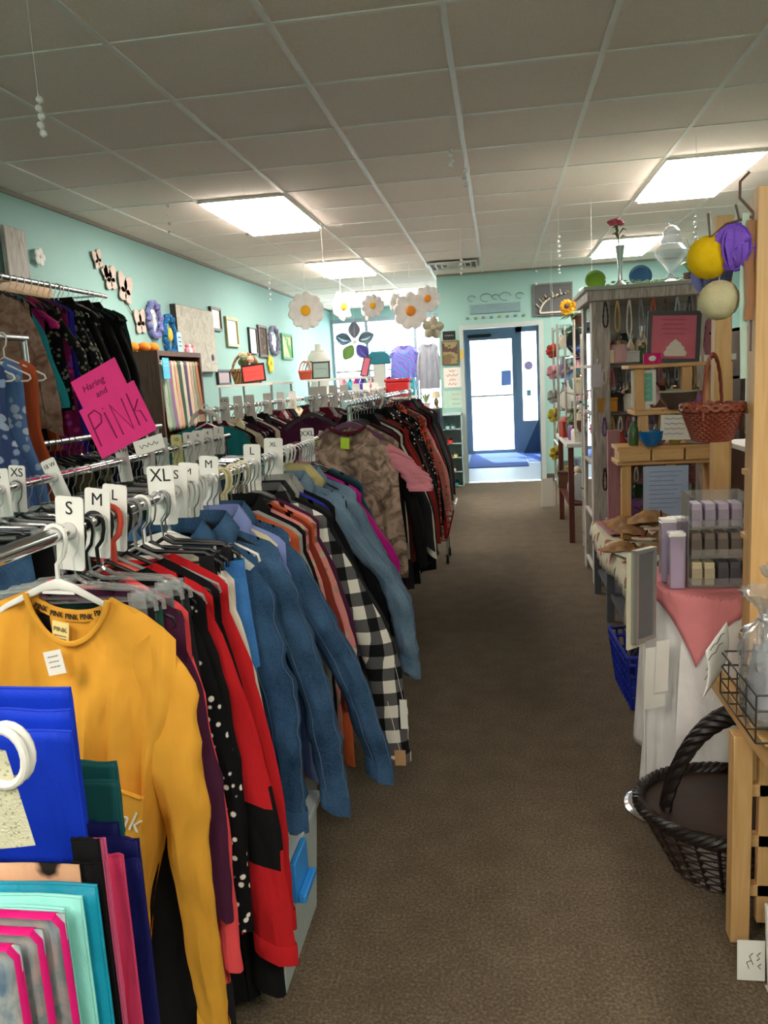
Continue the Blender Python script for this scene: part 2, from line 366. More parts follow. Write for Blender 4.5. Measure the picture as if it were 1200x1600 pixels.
# ================================================================ hangers
def hook_mb(r=.0022, zt=.0, h=.085):
    """hook over a rail of radius .0145: origin is the rail centre"""
    b = MB(); q = .0145 + r; pts = [(-q * math.cos(a), 0, q * math.sin(a)) for a in [PI * .02 + k * PI * .98 / 9 for k in range(10)]]
    pts = [(-q, 0, -.012)] + pts + [(q, 0, -.014), (q * .7, 0, -.035), (0, 0, -.05), (0, 0, -h)]
    b.tube(pts, r, 7); return b
def frame_mb(kind, hs=.19):
    b = MB(); z0 = -.085
    if kind == 'tube':        # thick tubular plastic
        r = .0042
        b.tube([(0, 0, z0), (.02, 0, z0 - .01), (hs * .55, 0, z0 - .045), (hs, 0, z0 - .085), (hs + .004, 0, z0 - .1), (hs - .01, 0, z0 - .108), (0, 0, z0 - .108), (-hs + .01, 0, z0 - .108), (-hs - .004, 0, z0 - .1), (-hs, 0, z0 - .085), (-hs * .55, 0, z0 - .045), (-.02, 0, z0 - .01)], r, 7, closed=True)
    elif kind == 'flat':      # flat moulded top hanger with curled ends
        prof = [(0, .006), (.03, .0), (hs * .5, -.028), (hs * .85, -.062), (hs, -.09), (hs - .012, -.1), (hs * .8, -.085), (hs * .45, -.052), (.03, -.026), (0, -.022)]
        poly = [(x, z0 + z) for x, z in prof] + [(-x, z0 + z) for x, z in prof[-2:0:-1]]
        b.prism(poly, -.006, .006)
    elif kind == 'clip':      # clear bar hanger with a clip at each end
        b.tube([(0, 0, z0), (.02, 0, z0 - .012), (.13, 0, z0 - .02), (.165, 0, z0 - .045), (.165, 0, z0 - .06)], .0045, 7)
        b.tube([(0, 0, z0), (-.02, 0, z0 - .012), (-.13, 0, z0 - .02), (-.165, 0, z0 - .045), (-.165, 0, z0 - .06)], .0045, 7)
        b.bar((-.16, 0, z0 - .04), (.16, 0, z0 - .04), .012, .003)
    return b
def clip_mb(s):
    b = MB(); x = s * .135
    for y in (-.009, .005): b.box((x - .016, y, -.165), (x + .016, y + .004, -.11))
    b.box((x - .012, -.006, -.125), (x + .012, .006, -.115)); return b
HANGM = {'white': WHITEP, 'black': BLACKP, 'clear': CLEARP, 'cream': plain('cream plastic', '#e3d6a8', .4), 'teal': plain('teal plastic', '#2f7f86', .4),
         'purple': plain('plum plastic', '#5a2347', .4), 'red': plain('coral plastic', '#e0503a', .4), 'grey': plain('grey plastic', '#8b8b8b', .4), 'blue': plain('pale blue plastic', '#a8cfe6', .4)}
HPROTO = {}
def hanger(kind, colour, pos, rz, label, group=None, hs=.19):
    key = (kind, colour, hs)
    if key in HPROTO: t = copy_tree(HPROTO[key])
    else:
        t = thing('coat_hanger', '', 'hanger'); hm = HANGM[colour] if (kind == 'tube' or colour == 'clear') else STEEL
        hook_mb(.0038 if kind == 'tube' else .002).build('hook', hm, t)
        frame_mb(kind, hs).build('hanger_frame', HANGM[colour], t, weld=True)
        if kind == 'clip':
            for s in (-1, 1): clip_mb(s).build('clip', HANGM[colour], t, smooth=False)
        HPROTO[key] = t
    t.location = pos; t.rotation_euler = (0, 0, rz); t['label'] = label; t['category'] = 'hanger'
    if group: t['group'] = group
    elif 'group' in t: del t['group']
    return t

# ================================================================ garments: local x = across the shoulders, z = up, origin = the rail above the hanger
def nz(x, y, z): return noise.noise(Vector((x, y, z)))
def sm(t): t = max(0, min(1, t)); return t * t * (3 - 2 * t)
def lerpl(prof, t):
    for (a, x), (b, y) in zip(prof, prof[1:]):
        if t <= b: return x + (y - x) * sm((t - a) / (b - a + 1e-9))
    return prof[-1][1]
def torso(L=.62, hs=.2, prof=None, neck=.075, dip=.07, bdip=.015, T=.03, fold=.012, seed=0, nu=22, nv=18, z0=-.097, slope=.55, zones=None, open_front=0):
    """front and back panels joined at the sides and along the shoulders"""
    prof = prof or [(0, hs), (.25, hs * .97), (1, hs * 1.05)]; b = MB()
    def ztop(x, d):
        a = abs(x)
        if a > neck: return z0 - slope * (a - neck) - .6 * max(0, a - hs * .9)
        return z0 - d * (1 - (a / neck) ** 2) ** .7 - .002
    for side, d in ((-1, dip), (1, bdip)):
        vs = []; 
        for j in range(nv + 1):
            v = j / nv
            for i in range(nu + 1):
                u = -1 + 2 * i / nu; x0 = u * hs; w = lerpl(prof, v); x = x0 * (1 - min(1, v * 6)) + u * w * min(1, v * 6)
                zt = ztop(x0, d); z = zt + (-L - z0 * 0 - (zt - z0) * .0 + .0 - (zt - z0) * 1) * v if False else zt * (1 - v) + (z0 - L) * v
                th = T * (1 - abs(u) ** 3) * sm(v * 5) ** .7 if abs(x0) > neck * .95 else T * (1 - abs(u) ** 3) * max(.25, sm(v * 5))
                if i in (0, nu): th = 0
                if j == 0 and abs(x0) > neck: th = 0
                fa = fold * (.15 + v)
                wv = nz(u * hs * 22 + seed * 7.3, z * 2.2, seed * 3.1) * fa * 2.2 + nz(u * hs * 50, z * 4, seed + side * 5) * fa * .6
                if side == -1 and open_front and abs(x) < open_front * (.4 + v): th *= .4
                vs.append((x + nz(z * 4, seed, 1) * .012 * v, side * th + wv, z + nz(u * 3, seed, 9) * .006 * v))
        fs = [(j * (nu + 1) + i, j * (nu + 1) + i + 1, (j + 1) * (nu + 1) + i + 1, (j + 1) * (nu + 1) + i) for j in range(nv) for i in range(nu)]
        n0 = len(b.f); b.add(vs, fs)
        if zones:
            for k in range(n0, len(b.f)):
                zc = sum(b.v[q][2] for q in b.f[k]) / 4; b.mi[k] = zones(zc)
    return b
def sleeve(s, hs=.2, L=.6, out=.05, r0=.085, r1=.045, T=.026, seed=0, fwd=0, n=14, m=18, z0=-.097, slope=.55, cuff=True, zones=None, short=False, neck=.075, lin=None, crease=0):
    b = MB(); zs = z0 - slope * (hs - neck) - .012; ph = seed * 1.7 + s
    rings = []
    for j in range(m + 1):
        t = j / m; cx = hs - .035 + (out + .02) * sm(t * (1.5 if not short else 1.2)) + (out * .5 if lin is None else lin) * t
        z = zs - .004 - L * t; r = r0 + (r1 - r0) * sm(t * 1.15)
        cz = .55 * (1 - t) ** 3; ty = T * (.4 + .6 * sm(t * 4)) * (.8 + .4 * nz(t * 5, ph, 2))
        if j == 0: r *= .35; ty *= .25
        if j == 1: r *= .7; ty *= .6
        if j == 2: r *= .9; ty *= .85
        yc = fwd * t + .01 * nz(t * 2.5, ph, 8)
        cr = 1 + (.16 if not crease else .22) * nz(t * 9, ph, 3) * (0 if cuff and t > .93 else 1)
        if cuff and t > .93: r *= .9
        ring = []
        for k in range(n):
            a = 2 * PI * k / n; x = cx + math.cos(a) * r * cr * .62; y = yc + math.sin(a) * ty + .008 * nz(math.cos(a) * 2, t * 7, ph); cw = crease * .008 * nz(math.cos(a) * 1.5 + t * 16, math.sin(a) * 1.5, ph + t * 9); x += cw * math.cos(a); y += cw
            zz = z - max(x - cx, -.01) * .6 * (1 - t) - (.02 * math.cos(a) if not short else 0) * t
            ring.append((s * x, y, zz))
        rings.append(ring)
    vs = [v for r in rings for v in r]; fs = [(j * n + k, j * n + (k + 1) % n, (j + 1) * n + (k + 1) % n, (j + 1) * n + k) for j in range(m) for k in range(n)]
    fs.append(tuple(range(n))); b.add(vs, fs)
    if zones:
        for k in range(len(b.f)): zc = sum(b.v[q][2] for q in b.f[k]) / len(b.f[k]); b.mi[k] = zones(zc)
    b.end = rings[-1]; b.seam = [r[int(n * .68)] for r in rings[2:]]; b.seam2 = [r[int(n * .95)] for r in rings[2:]]; return b
def ring_band(b, loop, h, out=.003):
    """a band of height h hanging below a closed loop"""
    n = len(loop); c = Vector((sum(p[0] for p in loop) / n, sum(p[1] for p in loop) / n, 0))
    def off(p, dz, o):
        d = Vector((p[0] - c.x, p[1] - c.y, 0)); d = d.normalized() * o if d.length > 1e-6 else d; return (p[0] + d.x, p[1] + d.y, p[2] + dz)
    vs = [off(p, .006, .001) for p in loop] + [off(p, .003, out) for p in loop] + [off(p, -h, out * .8) for p in loop] + [off(p, -h + .002, -out) for p in loop]
    b.add(vs, [(j * n + k, j * n + (k + 1) % n, (j + 1) * n + (k + 1) % n, (j + 1) * n + k) for j in range(3) for k in range(n)])
def collar_mb(neck=.075, z0=-.097, dip=.05, h=.035, spread=.03, T=.03):
    b = MB(); N = 24
    def fn(u, v):
        a = -PI / 2 + (u - .5) * 2 * PI * .94 + PI    # opening at the front (-y)
        x = math.sin(a + PI) * 0 ; ang = PI / 2 + (u - .5) * 2 * PI * .92
        cx = math.cos(ang) * (neck + .004); cy = math.sin(ang) * T * 1.1
        front = max(0, -math.sin(ang)); z = z0 - dip * front ** 1.5 * .9
        if v <= .5: return (cx, cy, z + h * (v / .5) * (1 - .3 * front))
        q = (v - .5) / .5; return (cx * (1 + (.35 + spread * 6 * front) * q), cy * (1 + 1.1 * q) - .004 * q, z + h * (1 - .3 * front) - h * 1.25 * q - .02 * front * q)
    b.grid(fn, N, 6); return b
def price_tag(parent, x, z, y=-.035, rz=.2, m=None, w=.022, h=.035):
    b = MB(); M = Matrix.Translation((x, y, z)) @ Matrix.Rotation(rz, 4, 'Y')
    b.box((-w / 2, -.0008, -h), (w / 2, .0008, 0), M); return b.build('price_tag', m or PAPER, parent, smooth=False)
def pants_mb(w=.17, L=.85, T=.02, seed=0, z0=-.15, leg=.085, nu=10, nv=14):
    b = MB()
    def hip(u, v):
        a = 2 * PI * u; z = z0 - .24 * v; q = w * (1 + .1 * v)
        return (math.cos(a) * q + 0, math.sin(a) * T * (1 + .5 * v) + .006 * nz(math.cos(a) * 5, v * 3, seed), z)
    b.grid(hip, 24, 6, True)
    for s in (-1, 1):
        def lg(u, v, s=s):
            a = 2 * PI * u; z = z0 - .2 - (L - .2) * v; r = leg + .012 * v + .01 * (1 - v)
            cx = s * (w * .5 - .0 + .01 * v)
            return (cx + math.cos(a) * r * (1 - .15 * v), math.sin(a) * T * (1.3 - .3 * v) + .014 * nz(math.cos(a) * 4 + s, v * 4, seed), z)
        b.grid(lg, 16, nv, True)
    return b
GCOUNT = [0]
def top(label, pos, rz, m, group=None, name='shirt', cat=None, L=.62, hs=.2, sl='long', slL=.58, out=.05, r0=.085, r1=.045, T=.03, fold=.012, neck=.075, dip=.06, prof=None,
        collar=None, cuff=None, hi=False, slm=None, zones=None, szones=None, seed=None, fwd=0, tagx=None, hem=None, bdip=.015, slope=.55, band=None, openf=0, sT=.026, one=False, lin=None, stitch=None):
    GCOUNT[0] += 1; seed = seed if seed is not None else GCOUNT[0] * 1.37
    t = thing(name, label, cat or name.replace('_', ' '), pos, rz, group)
    nu, nv = (56, 44) if hi else (24, 16)
    tb = torso(L, hs, prof, neck, dip, bdip, T=T, fold=fold, seed=seed, nu=nu, nv=nv, zones=zones, slope=slope, open_front=openf)
    tb.build('body', m, t, weld=True)
    if sl:
        for s in ((1,) if one else (-1, 1)):
            sb = sleeve(s, hs, slL, out, r0, r1, T=sT, seed=seed, fwd=fwd, n=28 if hi else 14, m=40 if hi else 16, zones=szones, slope=slope, short=(sl == 'short'), neck=neck, lin=lin, crease=(.35 if name == 'sweatshirt' else .8) if hi else 0)
            o = sb.build('sleeve', slm or m, t, weld=True)
            if stitch:
                q_ = MB(); q_.tube(sb.seam, .0013, 4); q_.tube([(p[0], p[1] - .002, p[2]) for p in sb.seam2], .0013, 4); q_.build('topstitching', stitch, o)
            if cuff: cb = MB(); ring_band(cb, sb.end, cuff[1]); cb.build('cuff', cuff[0], o)
    if collar: collar_mb(neck, dip=dip, T=T * .8).build('collar', collar, t, solid=.003)
    if band:   # rib round the neckline
        pts = []
        for k in range(29):
            x = -neck + 2 * neck * k / 28; pts.append((x, -T * max(.25, 0) - .002 - (0), -.097 - dip * max(0, 1 - (x / neck) ** 2) ** .7 - .004))
        MB().tube(pts, .005, 6).build('neckband', band, t)
    if hem:
        hb = MB(); w = lerpl(prof or [(0, hs), (1, hs * 1.05)], 1)
        hb.grid(lambda u, v: (math.cos(2 * PI * u) * w * 1.01, math.sin(2 * PI * u) * T * .8 + nz(math.cos(2*PI*u) * w * 22 + seed * 7.3, -(L+.1) * 2.2, seed * 3.1) * fold * 2.4, -.097 - L + .01 - hem[1] * v), 40, 2, True)
        hb.build('waistband', hem[0], t)
    if tagx is not None: price_tag(t, tagx, -.13 - dip, -T - .012, .15)
    return t
def pants(label, pos, rz, m, group=None, w=.165, L=.85, seed=None, band=None, name='trousers', T=.02):
    GCOUNT[0] += 1; seed = seed or GCOUNT[0]
    t = thing(name, label, name, pos, rz, group); pants_mb(w, L, T, seed).build('legs', m, t, weld=False)
    b = MB(); b.grid(lambda u, v: (math.cos(2 * PI * u) * w * 1.01, math.sin(2 * PI * u) * T * 1.1, -.14 - .035 * v), 24, 2, True); b.build('waistband', band or m, t)
    return t

# ================================================================ size dividers that ride on a rail
def divider(letters, pos, rz=0, tilt=0, w=.05, h=.125, size=.03, label='', ls=1, group=None, c=None, up=.055):
    t = thing('size_divider', label, 'size marker', pos, rot=(0, tilt, rz), group=group)
    b = MB(); r = .007; zt = up; zb = up - h
    poly = []
    for cx, cz, a0 in ((w / 2 - r, zt - r, 0), (-w / 2 + r, zt - r, 90), (-w / 2 + r, zb + r, 180), (w / 2 - r, zb + r, 270)):
        for k in range(4): a = math.radians(a0 + k * 30); poly.append((cx + r * math.cos(a), cz + r * math.sin(a)))
    b.prism(poly, -.0011, .0011); b.build('plate', c or WHITEP, t, smooth=False)
    rg = MB(); rg.tube([(.0165 * math.cos(a), 0, .0165 * math.sin(a)) for a in [2 * PI * k / 16 for k in range(16)]], .0022, 6, closed=True); rg.build('rim', WHITEP, t)
    if letters: text(letters, size, INK, t, (0, -.0017, up - .022), sx=ls, name='size_letters')
    return t
def rail(name, label, p, q, r=.0145, legs=(), m=None, base_w=.5, bases=True):
    """a chrome rack: top rail, end posts, feet"""
    t = thing(name, label, 'clothes rack', (p[0], p[1], 0)); m = m or CHROME; P = Vector(p) - t.location; Q = Vector(q) - t.location
    MB().tube([P, P + (Q - P) * .5, Q], r, 14).build('rail', m, t)
    for k in legs:
        L = P + (Q - P) * k; b = MB(); b.cyl((L.x, L.y, 0.03), (L.x, L.y, L.z), .0125, 12); b.build('post', m, t)
        if bases: b = MB(); b.box((L.x - base_w / 2, L.y - .015, .0), (L.x + base_w / 2, L.y + .015, .03)); b.build('foot', m, t, bevel=.004)
    return t
# ================================================================ cloths
YEL = fab('mustard jersey', '#dd9f38', weave=.12)
PLUM = fab('plum knit', '#4a1f3a'); CORAL = fab('neon coral knit', '#f2555a'); BLK = fab('black knit', '#141416'); BLK2 = fab('charcoal cotton', '#25262a')
FLORB = fab('black blouse print', '#0f0f12', 'dots', '#e9e2d8', p=.022); RED = fab('red knit', '#bf2026'); RED2 = fab('brick red knit', '#a1201f'); GREY = fab('grey marl', '#8a8986', 'heather', '#a8a6a2')
DEN1 = fab('dark denim', '#1d344f', 'denim', '#3f6186'); DEN2 = fab('mid denim', '#1f3550', 'denim', '#46678a'); DEN3 = fab('washed denim', '#465f78', 'denim', '#7d95a9'); DENJ = fab('bright blue denim', '#2f64a6', 'denim', '#4c86c9')
PERI = fab('periwinkle cotton', '#8390c8'); RUST = fab('rust knit', '#7d2f24'); ORNG = fab('burnt orange cotton', '#bf5a35'); SALM = fab('salmon print', '#d98a86', 'floral', '#8a4a4a', '#c8c0a0', p=.03)
BUFF = fab('black and white check', '#e6e0d6', 'plaid', '#17171a', '#5c5b5c', p=.085); MAG = fab('magenta satin', '#b3157f', rough=.5); NAVY = fab('navy cotton', '#1c2440'); IVORY = fab('ivory cotton', '#ded5c4')
SHEAR = fab('olive cream fleece', '#b9ad7c', weave=1); TEALF = fab('teal jersey', '#1f7277'); OLIVE = fab('olive cotton', '#5b5a3e'); PINKF = fab('pink cotton', '#d98a97'); CREAMF = fab('cream knit', '#d8cdb0')
PURP = fab('purple cotton', '#4c3796'); BROWNP = fab('brown plaid cotton', '#8c7766', 'tartan', '#6f5a4c', '#5a4440', p=.07); FLAN = fab('red flannel', '#b8432f', 'tartan', '#2e2a33', '#d9684a', p=.06); WINE = fab('wine knit', '#5b1a28')
CAMO = fab('green camouflage', '#5c6147', 'camo', '#7d7a5c', '#2e3226', p=.06); TURQ = fab('turquoise satin', '#1f96a3', rough=.4); FUCH = fab('fuchsia cotton', '#b0246b'); ROYAL = fab('royal blue satin', '#2a2fa8', rough=.4)
FLBLU = fab('blue flower print', '#3c4d78', 'floral', '#c7d4e6', '#7d93bd', p=.05); FLBL2 = fab('pale blue flower print', '#5f84b8', 'floral', '#e6ecf5', '#8fb0d6', p=.045); TAUPE = fab('taupe print', '#8f7262', 'wash', '#a3867a', '#7a5a4c', p=.08)
FLDK = fab('dark flower print', '#18191c', 'floral', '#6d7a4a', '#8f8a84', p=.03); LILAC = fab('pale lilac knit', '#c9b7b4'); GRN = fab('bottle green knit', '#20423a')
LACE = fab('white lace', '#e8e4de', 'dots', '#c4beb6', p=.012)

# ================================================================ front rack along the aisle
RX, RZ1 = -.765, 1.165
rail('clothes_rack', 'long low chrome clothes rail nearest the viewer beside the aisle', (RX, .7, RZ1), (RX, 3.28, RZ1), legs=(.03, .97), base_w=.36)

def hang(y, make, hk='tube', hc='black', rz=0, x=RX, z=RZ1, hlabel=None, hg=None, hs=.17, dz=0, **k):
    hanger(hk, hc, (x, y, z), rz, hlabel or '%s plastic hanger hooked on the chrome rail' % hc, hg or '%s hangers on the rails' % hc, hs)
    return make((x, y, z + dz), rz)
# 1 mustard sweatshirt -------------------------------------------------------
hy = 1.25
hg_ = thing('coat_hanger', 'white plastic hanger holding the mustard yellow sweatshirt', 'hanger', (RX, hy, RZ1), rot=(0, math.radians(3), 0)); hook_mb(.0042).build('hook', WHITEP, hg_)
b = MB(); b.tube([(-.175, 0, -.178), (-.1, 0, -.128), (-.03, 0, -.093), (0, 0, -.085), (.03, 0, -.093), (.1, 0, -.128), (.175, 0, -.178)], [.003, .0042, .006, .009, .006, .0042, .003], 8, ell=(.8, 1.2)); b.bar((-.03, 0, -.1), (.03, 0, -.1), .006); b.build('hanger_frame', WHITEP, hg_)
ys = top('mustard yellow long sleeved sweatshirt with chest pocket at the front of the rack', (RX + .022, hy, RZ1 - .006), 0, YEL, name='sweatshirt', L=.86, hs=.2, sl='long', slL=.74, out=-.02, lin=.095, r0=.1, r1=.052,
         T=.03, fold=.042, neck=.078, dip=.085, bdip=.03, prof=[(0, .205), (.12, .2), (.35, .175), (.7, .135), (1, .1)], hi=True, seed=4.2, slope=.42, cuff=(YEL, .05), sT=.03)
ys.rotation_euler = (0, math.radians(5), math.radians(-3))
def fronty(z): return -.045
# neck rib, print inside the back neck, woven label, price tag, pocket, script
nk = []
for k in range(33):
    x = -.078 + .156 * k / 32; nk.append((x, -.012, -.1 - .085 * max(0, 1 - (x / .078) ** 2) ** .7))
MB().tube(nk, .0045, 8, ell=(1.2, .8)).build('neckband', YEL, ys)
b = MB(); b.grid(lambda u, v: (-.076 + .152 * u, .001 + .004 * (1 - (2 * u - 1) ** 2), -.098 - .03 * max(0, 1 - (2 * u - 1) ** 2) ** .7 - .022 * v), 30, 2); nb = b.build('back_neck_tape', YEL, ys)
for k in range(5):
    u = .12 + .19 * k; x = -.076 + .152 * u; zc = -.111 - .03 * max(0, 1 - (2 * u - 1) ** 2) ** .7
    text('PINK', .0145, INK, nb, (x, -.001 + .004 * (1 - (2 * u - 1) ** 2), zc), (PI / 2, .3 * (1 - 2 * u), 0), sx=.8, ext=.0006)
LBL = fab('pale yellow label', '#f0dc96')
lb = MB().box((-.016, -.001, -.042), (.016, .001, 0)).build('neck_label', LBL, ys, loc=(-.016, -.005, -.149), rot=(.1, .12, 0), smooth=False)
text('PINK', .012, plain('grey ink', '#77705c', .8), lb, (0, -.002, -.014)); [scribble(lb, 0, -.0016, -.026 - .006 * k, .022, .002, MATS['grey ink'], name='small_print') for k in range(2)]
pt = MB().box((-.017, -.001, -.042), (.017, .001, 0)).build('price_tag', PAPER, ys, loc=(-.006, -.05, -.185), rot=(-.05, -.28, 0), smooth=False); [scribble(pt, 0, -.0012, -.01 - .009 * k, .02, .003, MATS['grey ink']) for k in range(3)]
b = MB(); pk = [(-.055, 0), (.06, -.018), (.06, -.12), (.002, -.142), (-.052, -.12)]; b.prism(pk, -.0025, .0025)
po = b.build('chest_pocket', YEL, ys, loc=(.105, -.06, -.405), rot=(0, .08, 0), bevel=.002)
MB().tube([(-.05, -.004, -.002), (.055, -.004, -.02)], .0025, 6).build('pocket_hem', YEL, po)
text('Pink', .054, fab('white print', '#e8e2d2'), po, (.016, -.004, -.066), (PI / 2, .05, 0), shear=.35, sx=.85)

# 2.. the rest, nearest first: (y, maker, hanger kind, colour, rz)
def T(label, m, **k): return lambda pos, rz: top(label, pos, rz, m, **k)
def Pn(label, m, **k): return lambda pos, rz: pants(label, pos, rz, m, **k)
for i, y in enumerate((1.275, 1.30, 1.335, 1.365)):
    hang(y, Pn(['black trousers on a clear clip hanger just behind the mustard sweatshirt', 'dark teal trousers on a clear clip hanger behind the black trousers', 'black skirt length trousers third on the clear clip hangers', 'charcoal trousers last on the clear clip hangers'][i], [BLK, GRN, BLK, BLK2][i], L=1.0, w=.16, T=.012), 'clip', 'clear', rz=[.05, -.04, .12, .02][i], x=RX - .01 + .01 * i, hs=.17,
         hlabel='clear clip hanger with trousers behind the mustard sweatshirt', hg='clear clip hangers behind the mustard sweatshirt')
blockR = lambda z: 1 if -.74 < z < -.60 else 0
hang(1.315, T('plum long sleeved top right behind the mustard sweatshirt', PLUM, name='sweatshirt', L=.95, slL=.58, out=.02, hs=.19, r0=.075), rz=.02)
hang(1.345, T('neon coral long top showing as a strip below the plum sleeve', CORAL, name='sweatshirt', L=.85, slL=.72, out=.02, hs=.185, r0=.065, r1=.045), rz=.02)
hang(1.385, T('black blouse scattered with white flowers', FLORB, name='blouse', L=.8, slL=.66, out=.025, hs=.19, r0=.08, r1=.05, tagx=.05), rz=.03)
hang(1.42, T('thin black cardigan between the flowered blouse and the red sweater', BLK, name='cardigan', L=.95, slL=.6, out=.02, hs=.19), rz=.02)
hang(1.455, T('red sweater with a black band across sleeve and body', [RED, BLK], name='sweater', L=.82, slL=.76, out=.03, lin=.05, hs=.19, r0=.1, r1=.08, zones=blockR, szones=blockR, cuff=(RED, .04)), rz=.06, hc='grey')
hang(1.50, T('black sweater hanging between two red sweaters', BLK, name='sweater', L=1.0, slL=.9, out=.03, hs=.19, r0=.085, r1=.07), rz=.03)
hang(1.545, T('bright red sweater with a black hem behind the banded one', [RED, BLK], name='sweater', L=1.02, slL=.74, out=.045, hs=.19, r0=.09, r1=.06, zones=lambda z: 1 if z < -.8 else 0, cuff=(RED, .04)), rz=.05, hc='grey')
hang(1.59, T('ivory top mostly hidden between the red sweater and the jeans', IVORY, name='blouse', L=.7, slL=.5, out=.02, hs=.19, r0=.07), rz=.04, hc='white')
jn = hang(1.64, Pn('bright blue jeans hung by the waist with a yellow ticket', DENJ, name='jeans', L=.8, w=.175, T=.03), 'clip', 'black', rz=.1, x=RX + .02)
price_tag(jn, .08, -.155, -.045, .5, plain('yellow card', '#e3a41c', .7), .035, .045)
for i, y in enumerate((1.56, 1.60, 1.68)):
    hang(y, Pn('folded black trousers on black clip hanger beside the blue jeans', BLK, L=.35, w=.14, T=.02), 'clip', 'black', rz=.08 - .05 * i, x=RX + .01, hg='black clip hangers by the jeans', hlabel='black clip hanger with folded trousers by the blue jeans')
    # same look, same group
for o in COL.objects:
    if o.get('label', '').startswith('folded black trousers'): o['group'] = 'folded black trousers by the jeans'

BRASS = plain('dull brass', '#9a8a6a', .35, 1); STITCH = fab('pale stitching', '#5d7088')
def denim_jacket(label, pos, rz, m, seed, L=.52, hs=.21, out=.1, slL=.6, detail=True, openf=0, **k):
    t = top(label, pos, rz, m, name='denim_jacket', cat='jacket', L=L, hs=hs, slL=slL, out=out, r0=.105, r1=.068, T=.045, fold=.012, neck=.075, dip=.05, collar=m, cuff=(m, .05), hi=True, seed=seed, slope=.42, hem=(m, .045),
            prof=[(0, hs), (.2, hs * 1.02), (.7, hs * .98), (1, hs * .95)], tagx=None, sT=.045, stitch=STITCH, **k)
    if detail:
        pl = MB(); pl.grid(lambda u, v: (-.016 + .032 * u, -.053 - .006 * nz(v * 4, seed, 1) - .006 * v, -.16 - (L - .085) * v), 3, 20); p = pl.build('placket', m, t, solid=.003)
        bb = MB()
        for q in range(5):
            bq = MB(); z = -.19 - (L - .14) * q / 4; bq.cyl((0, -.068, z), (0, -.056, z), .0065, 12); bq.build('button', BRASS, p)
        for s in (-1, 1):
            x = s * .095
            fl = MB(); fl.prism([(-.048, 0), (.048, 0), (.048, -.03), (0, -.045), (-.048, -.03)], -.002, .002); f = fl.build('pocket_flap', m, t, loc=(x, -.053, -.27), bevel=.001); MB().cyl((0, -.004, -.034), (0, -.001, -.034), .006, 10).build('button', BRASS, f)
            sm_ = MB()
            for dx in (0, .005):
                sm_.tube([(x + s * (.035 - dx * 3), -.0535, -.32), (x + s * (.01 + dx), -.056, -.33 - (L - .28) * .6), (x - s * .0, -.056, -.13 - L + .07)], .0012, 4)
            sm_.tube([(s * .03, -.0555, -.262), (s * .17, -.046, -.262)], .0012, 4); sm_.build('topstitching', STITCH, t)
    return t
def dj(label, m, seed, **k): return lambda pos, rz: denim_jacket(label, pos, rz, m, seed, **k)
hang(1.72, dj('dark blue denim jacket with flap pocket, nearest of the denim jackets', DEN1, 11, L=.62, out=.03, slL=.62, hs=.2), 'tube', 'white', rz=.12, x=RX + .0)
hang(1.83, dj('dark denim jacket with pale seams and buttoned hem, second from the jeans', DEN2, 12, L=.66, out=.04, slL=.64, hs=.2, lin=.07), 'flat', 'black', rz=.12, x=RX + .02)
hang(1.92, T('periwinkle blue shirt hanging out below the denim jackets', PERI, name='shirt', L=.68, slL=.66, out=.03, hs=.19, r0=.08, r1=.05, collar=PERI), 'flat', 'cream', rz=.28, x=RX + .02)
hang(1.98, dj('faded navy denim jacket whose open sleeve flares into the aisle', DEN2, 13, L=.62, out=.05, slL=.66, hs=.19, lin=.17), 'flat', 'black', rz=.2, x=RX + .015)
mid = [(2.04, 'burnt orange dress with its hem showing under the denim jackets', ORNG, dict(name='dress', L=.78, sl=None), 'cream', .2),
 (2.08, 'grey marl cardigan behind the faded denim jacket', GREY, dict(name='cardigan', L=.6, slL=.55, out=.03), 'cream', .15),
 (2.12, 'black blazer behind the grey cardigan', BLK, dict(name='blazer', L=.62, slL=.58, out=.03, collar=BLK), 'black', .14),
 (2.155, 'salmon printed blouse behind the black blazer', SALM, dict(name='blouse', L=.66, slL=.62, out=.035), 'black', .12),
 (2.19, 'rust red ribbed sweater in the middle of the front rack', RUST, dict(name='sweater', L=.6, slL=.55, out=.05, r0=.09), 'grey', .15),
 (2.225, 'burnt orange long cardigan strip beside the rust sweater', ORNG, dict(name='cardigan', L=.8, slL=.74, out=.045), 'black', .1),
 (2.26, 'pink flowered blouse strip before the checked shirt', SALM, dict(name='blouse', L=.66, slL=.6, out=.06), 'black', .1),
 (2.3, 'dark plum sweater tucked before the checked shirt', PLUM, dict(name='sweater', L=.62, slL=.58, out=.06), 'black', .08),
 (2.34, 'black and white buffalo check shirt', BUFF, dict(name='shirt', L=.78, slL=.76, out=.12, hs=.22, r0=.13, r1=.09, collar=BUFF, cuff=(BUFF, .04)), 'grey', .22),
 (2.40, 'black hooded vest just behind the checked shirt', BLK, dict(name='vest', L=.68, slL=.7, out=.12, hs=.21, collar=BLK2), 'black', .12),
 (2.45, 'charcoal coat behind the hooded vest', BLK2, dict(name='coat', L=.72, slL=.68, out=.12, hs=.21, collar=GREY), 'black', .15)]
for y, lab, m, kw, hc, rz in mid: hang(y, T(lab, m, **kw), 'flat' if hc in ('black', 'grey') else 'tube', hc, rz=rz, x=RX + .015)
hang(2.52, T('long cobalt blue top peeking out under the washed denim jackets', ROYAL, name='blouse', L=.8, slL=.78, out=.1, hs=.2), 'flat', 'black', rz=.1)
hang(2.56, T('black jacket with a grey collar behind the charcoal coat', BLK, name='jacket', L=.6, slL=.55, out=.07, hs=.21, collar=GREY), 'flat', 'black', rz=.3)
hang(2.64, dj('light washed denim jacket with worn cuff', DEN3, 14, L=.52, out=.14, slL=.6), 'flat', 'black', rz=.25, x=RX + .02)
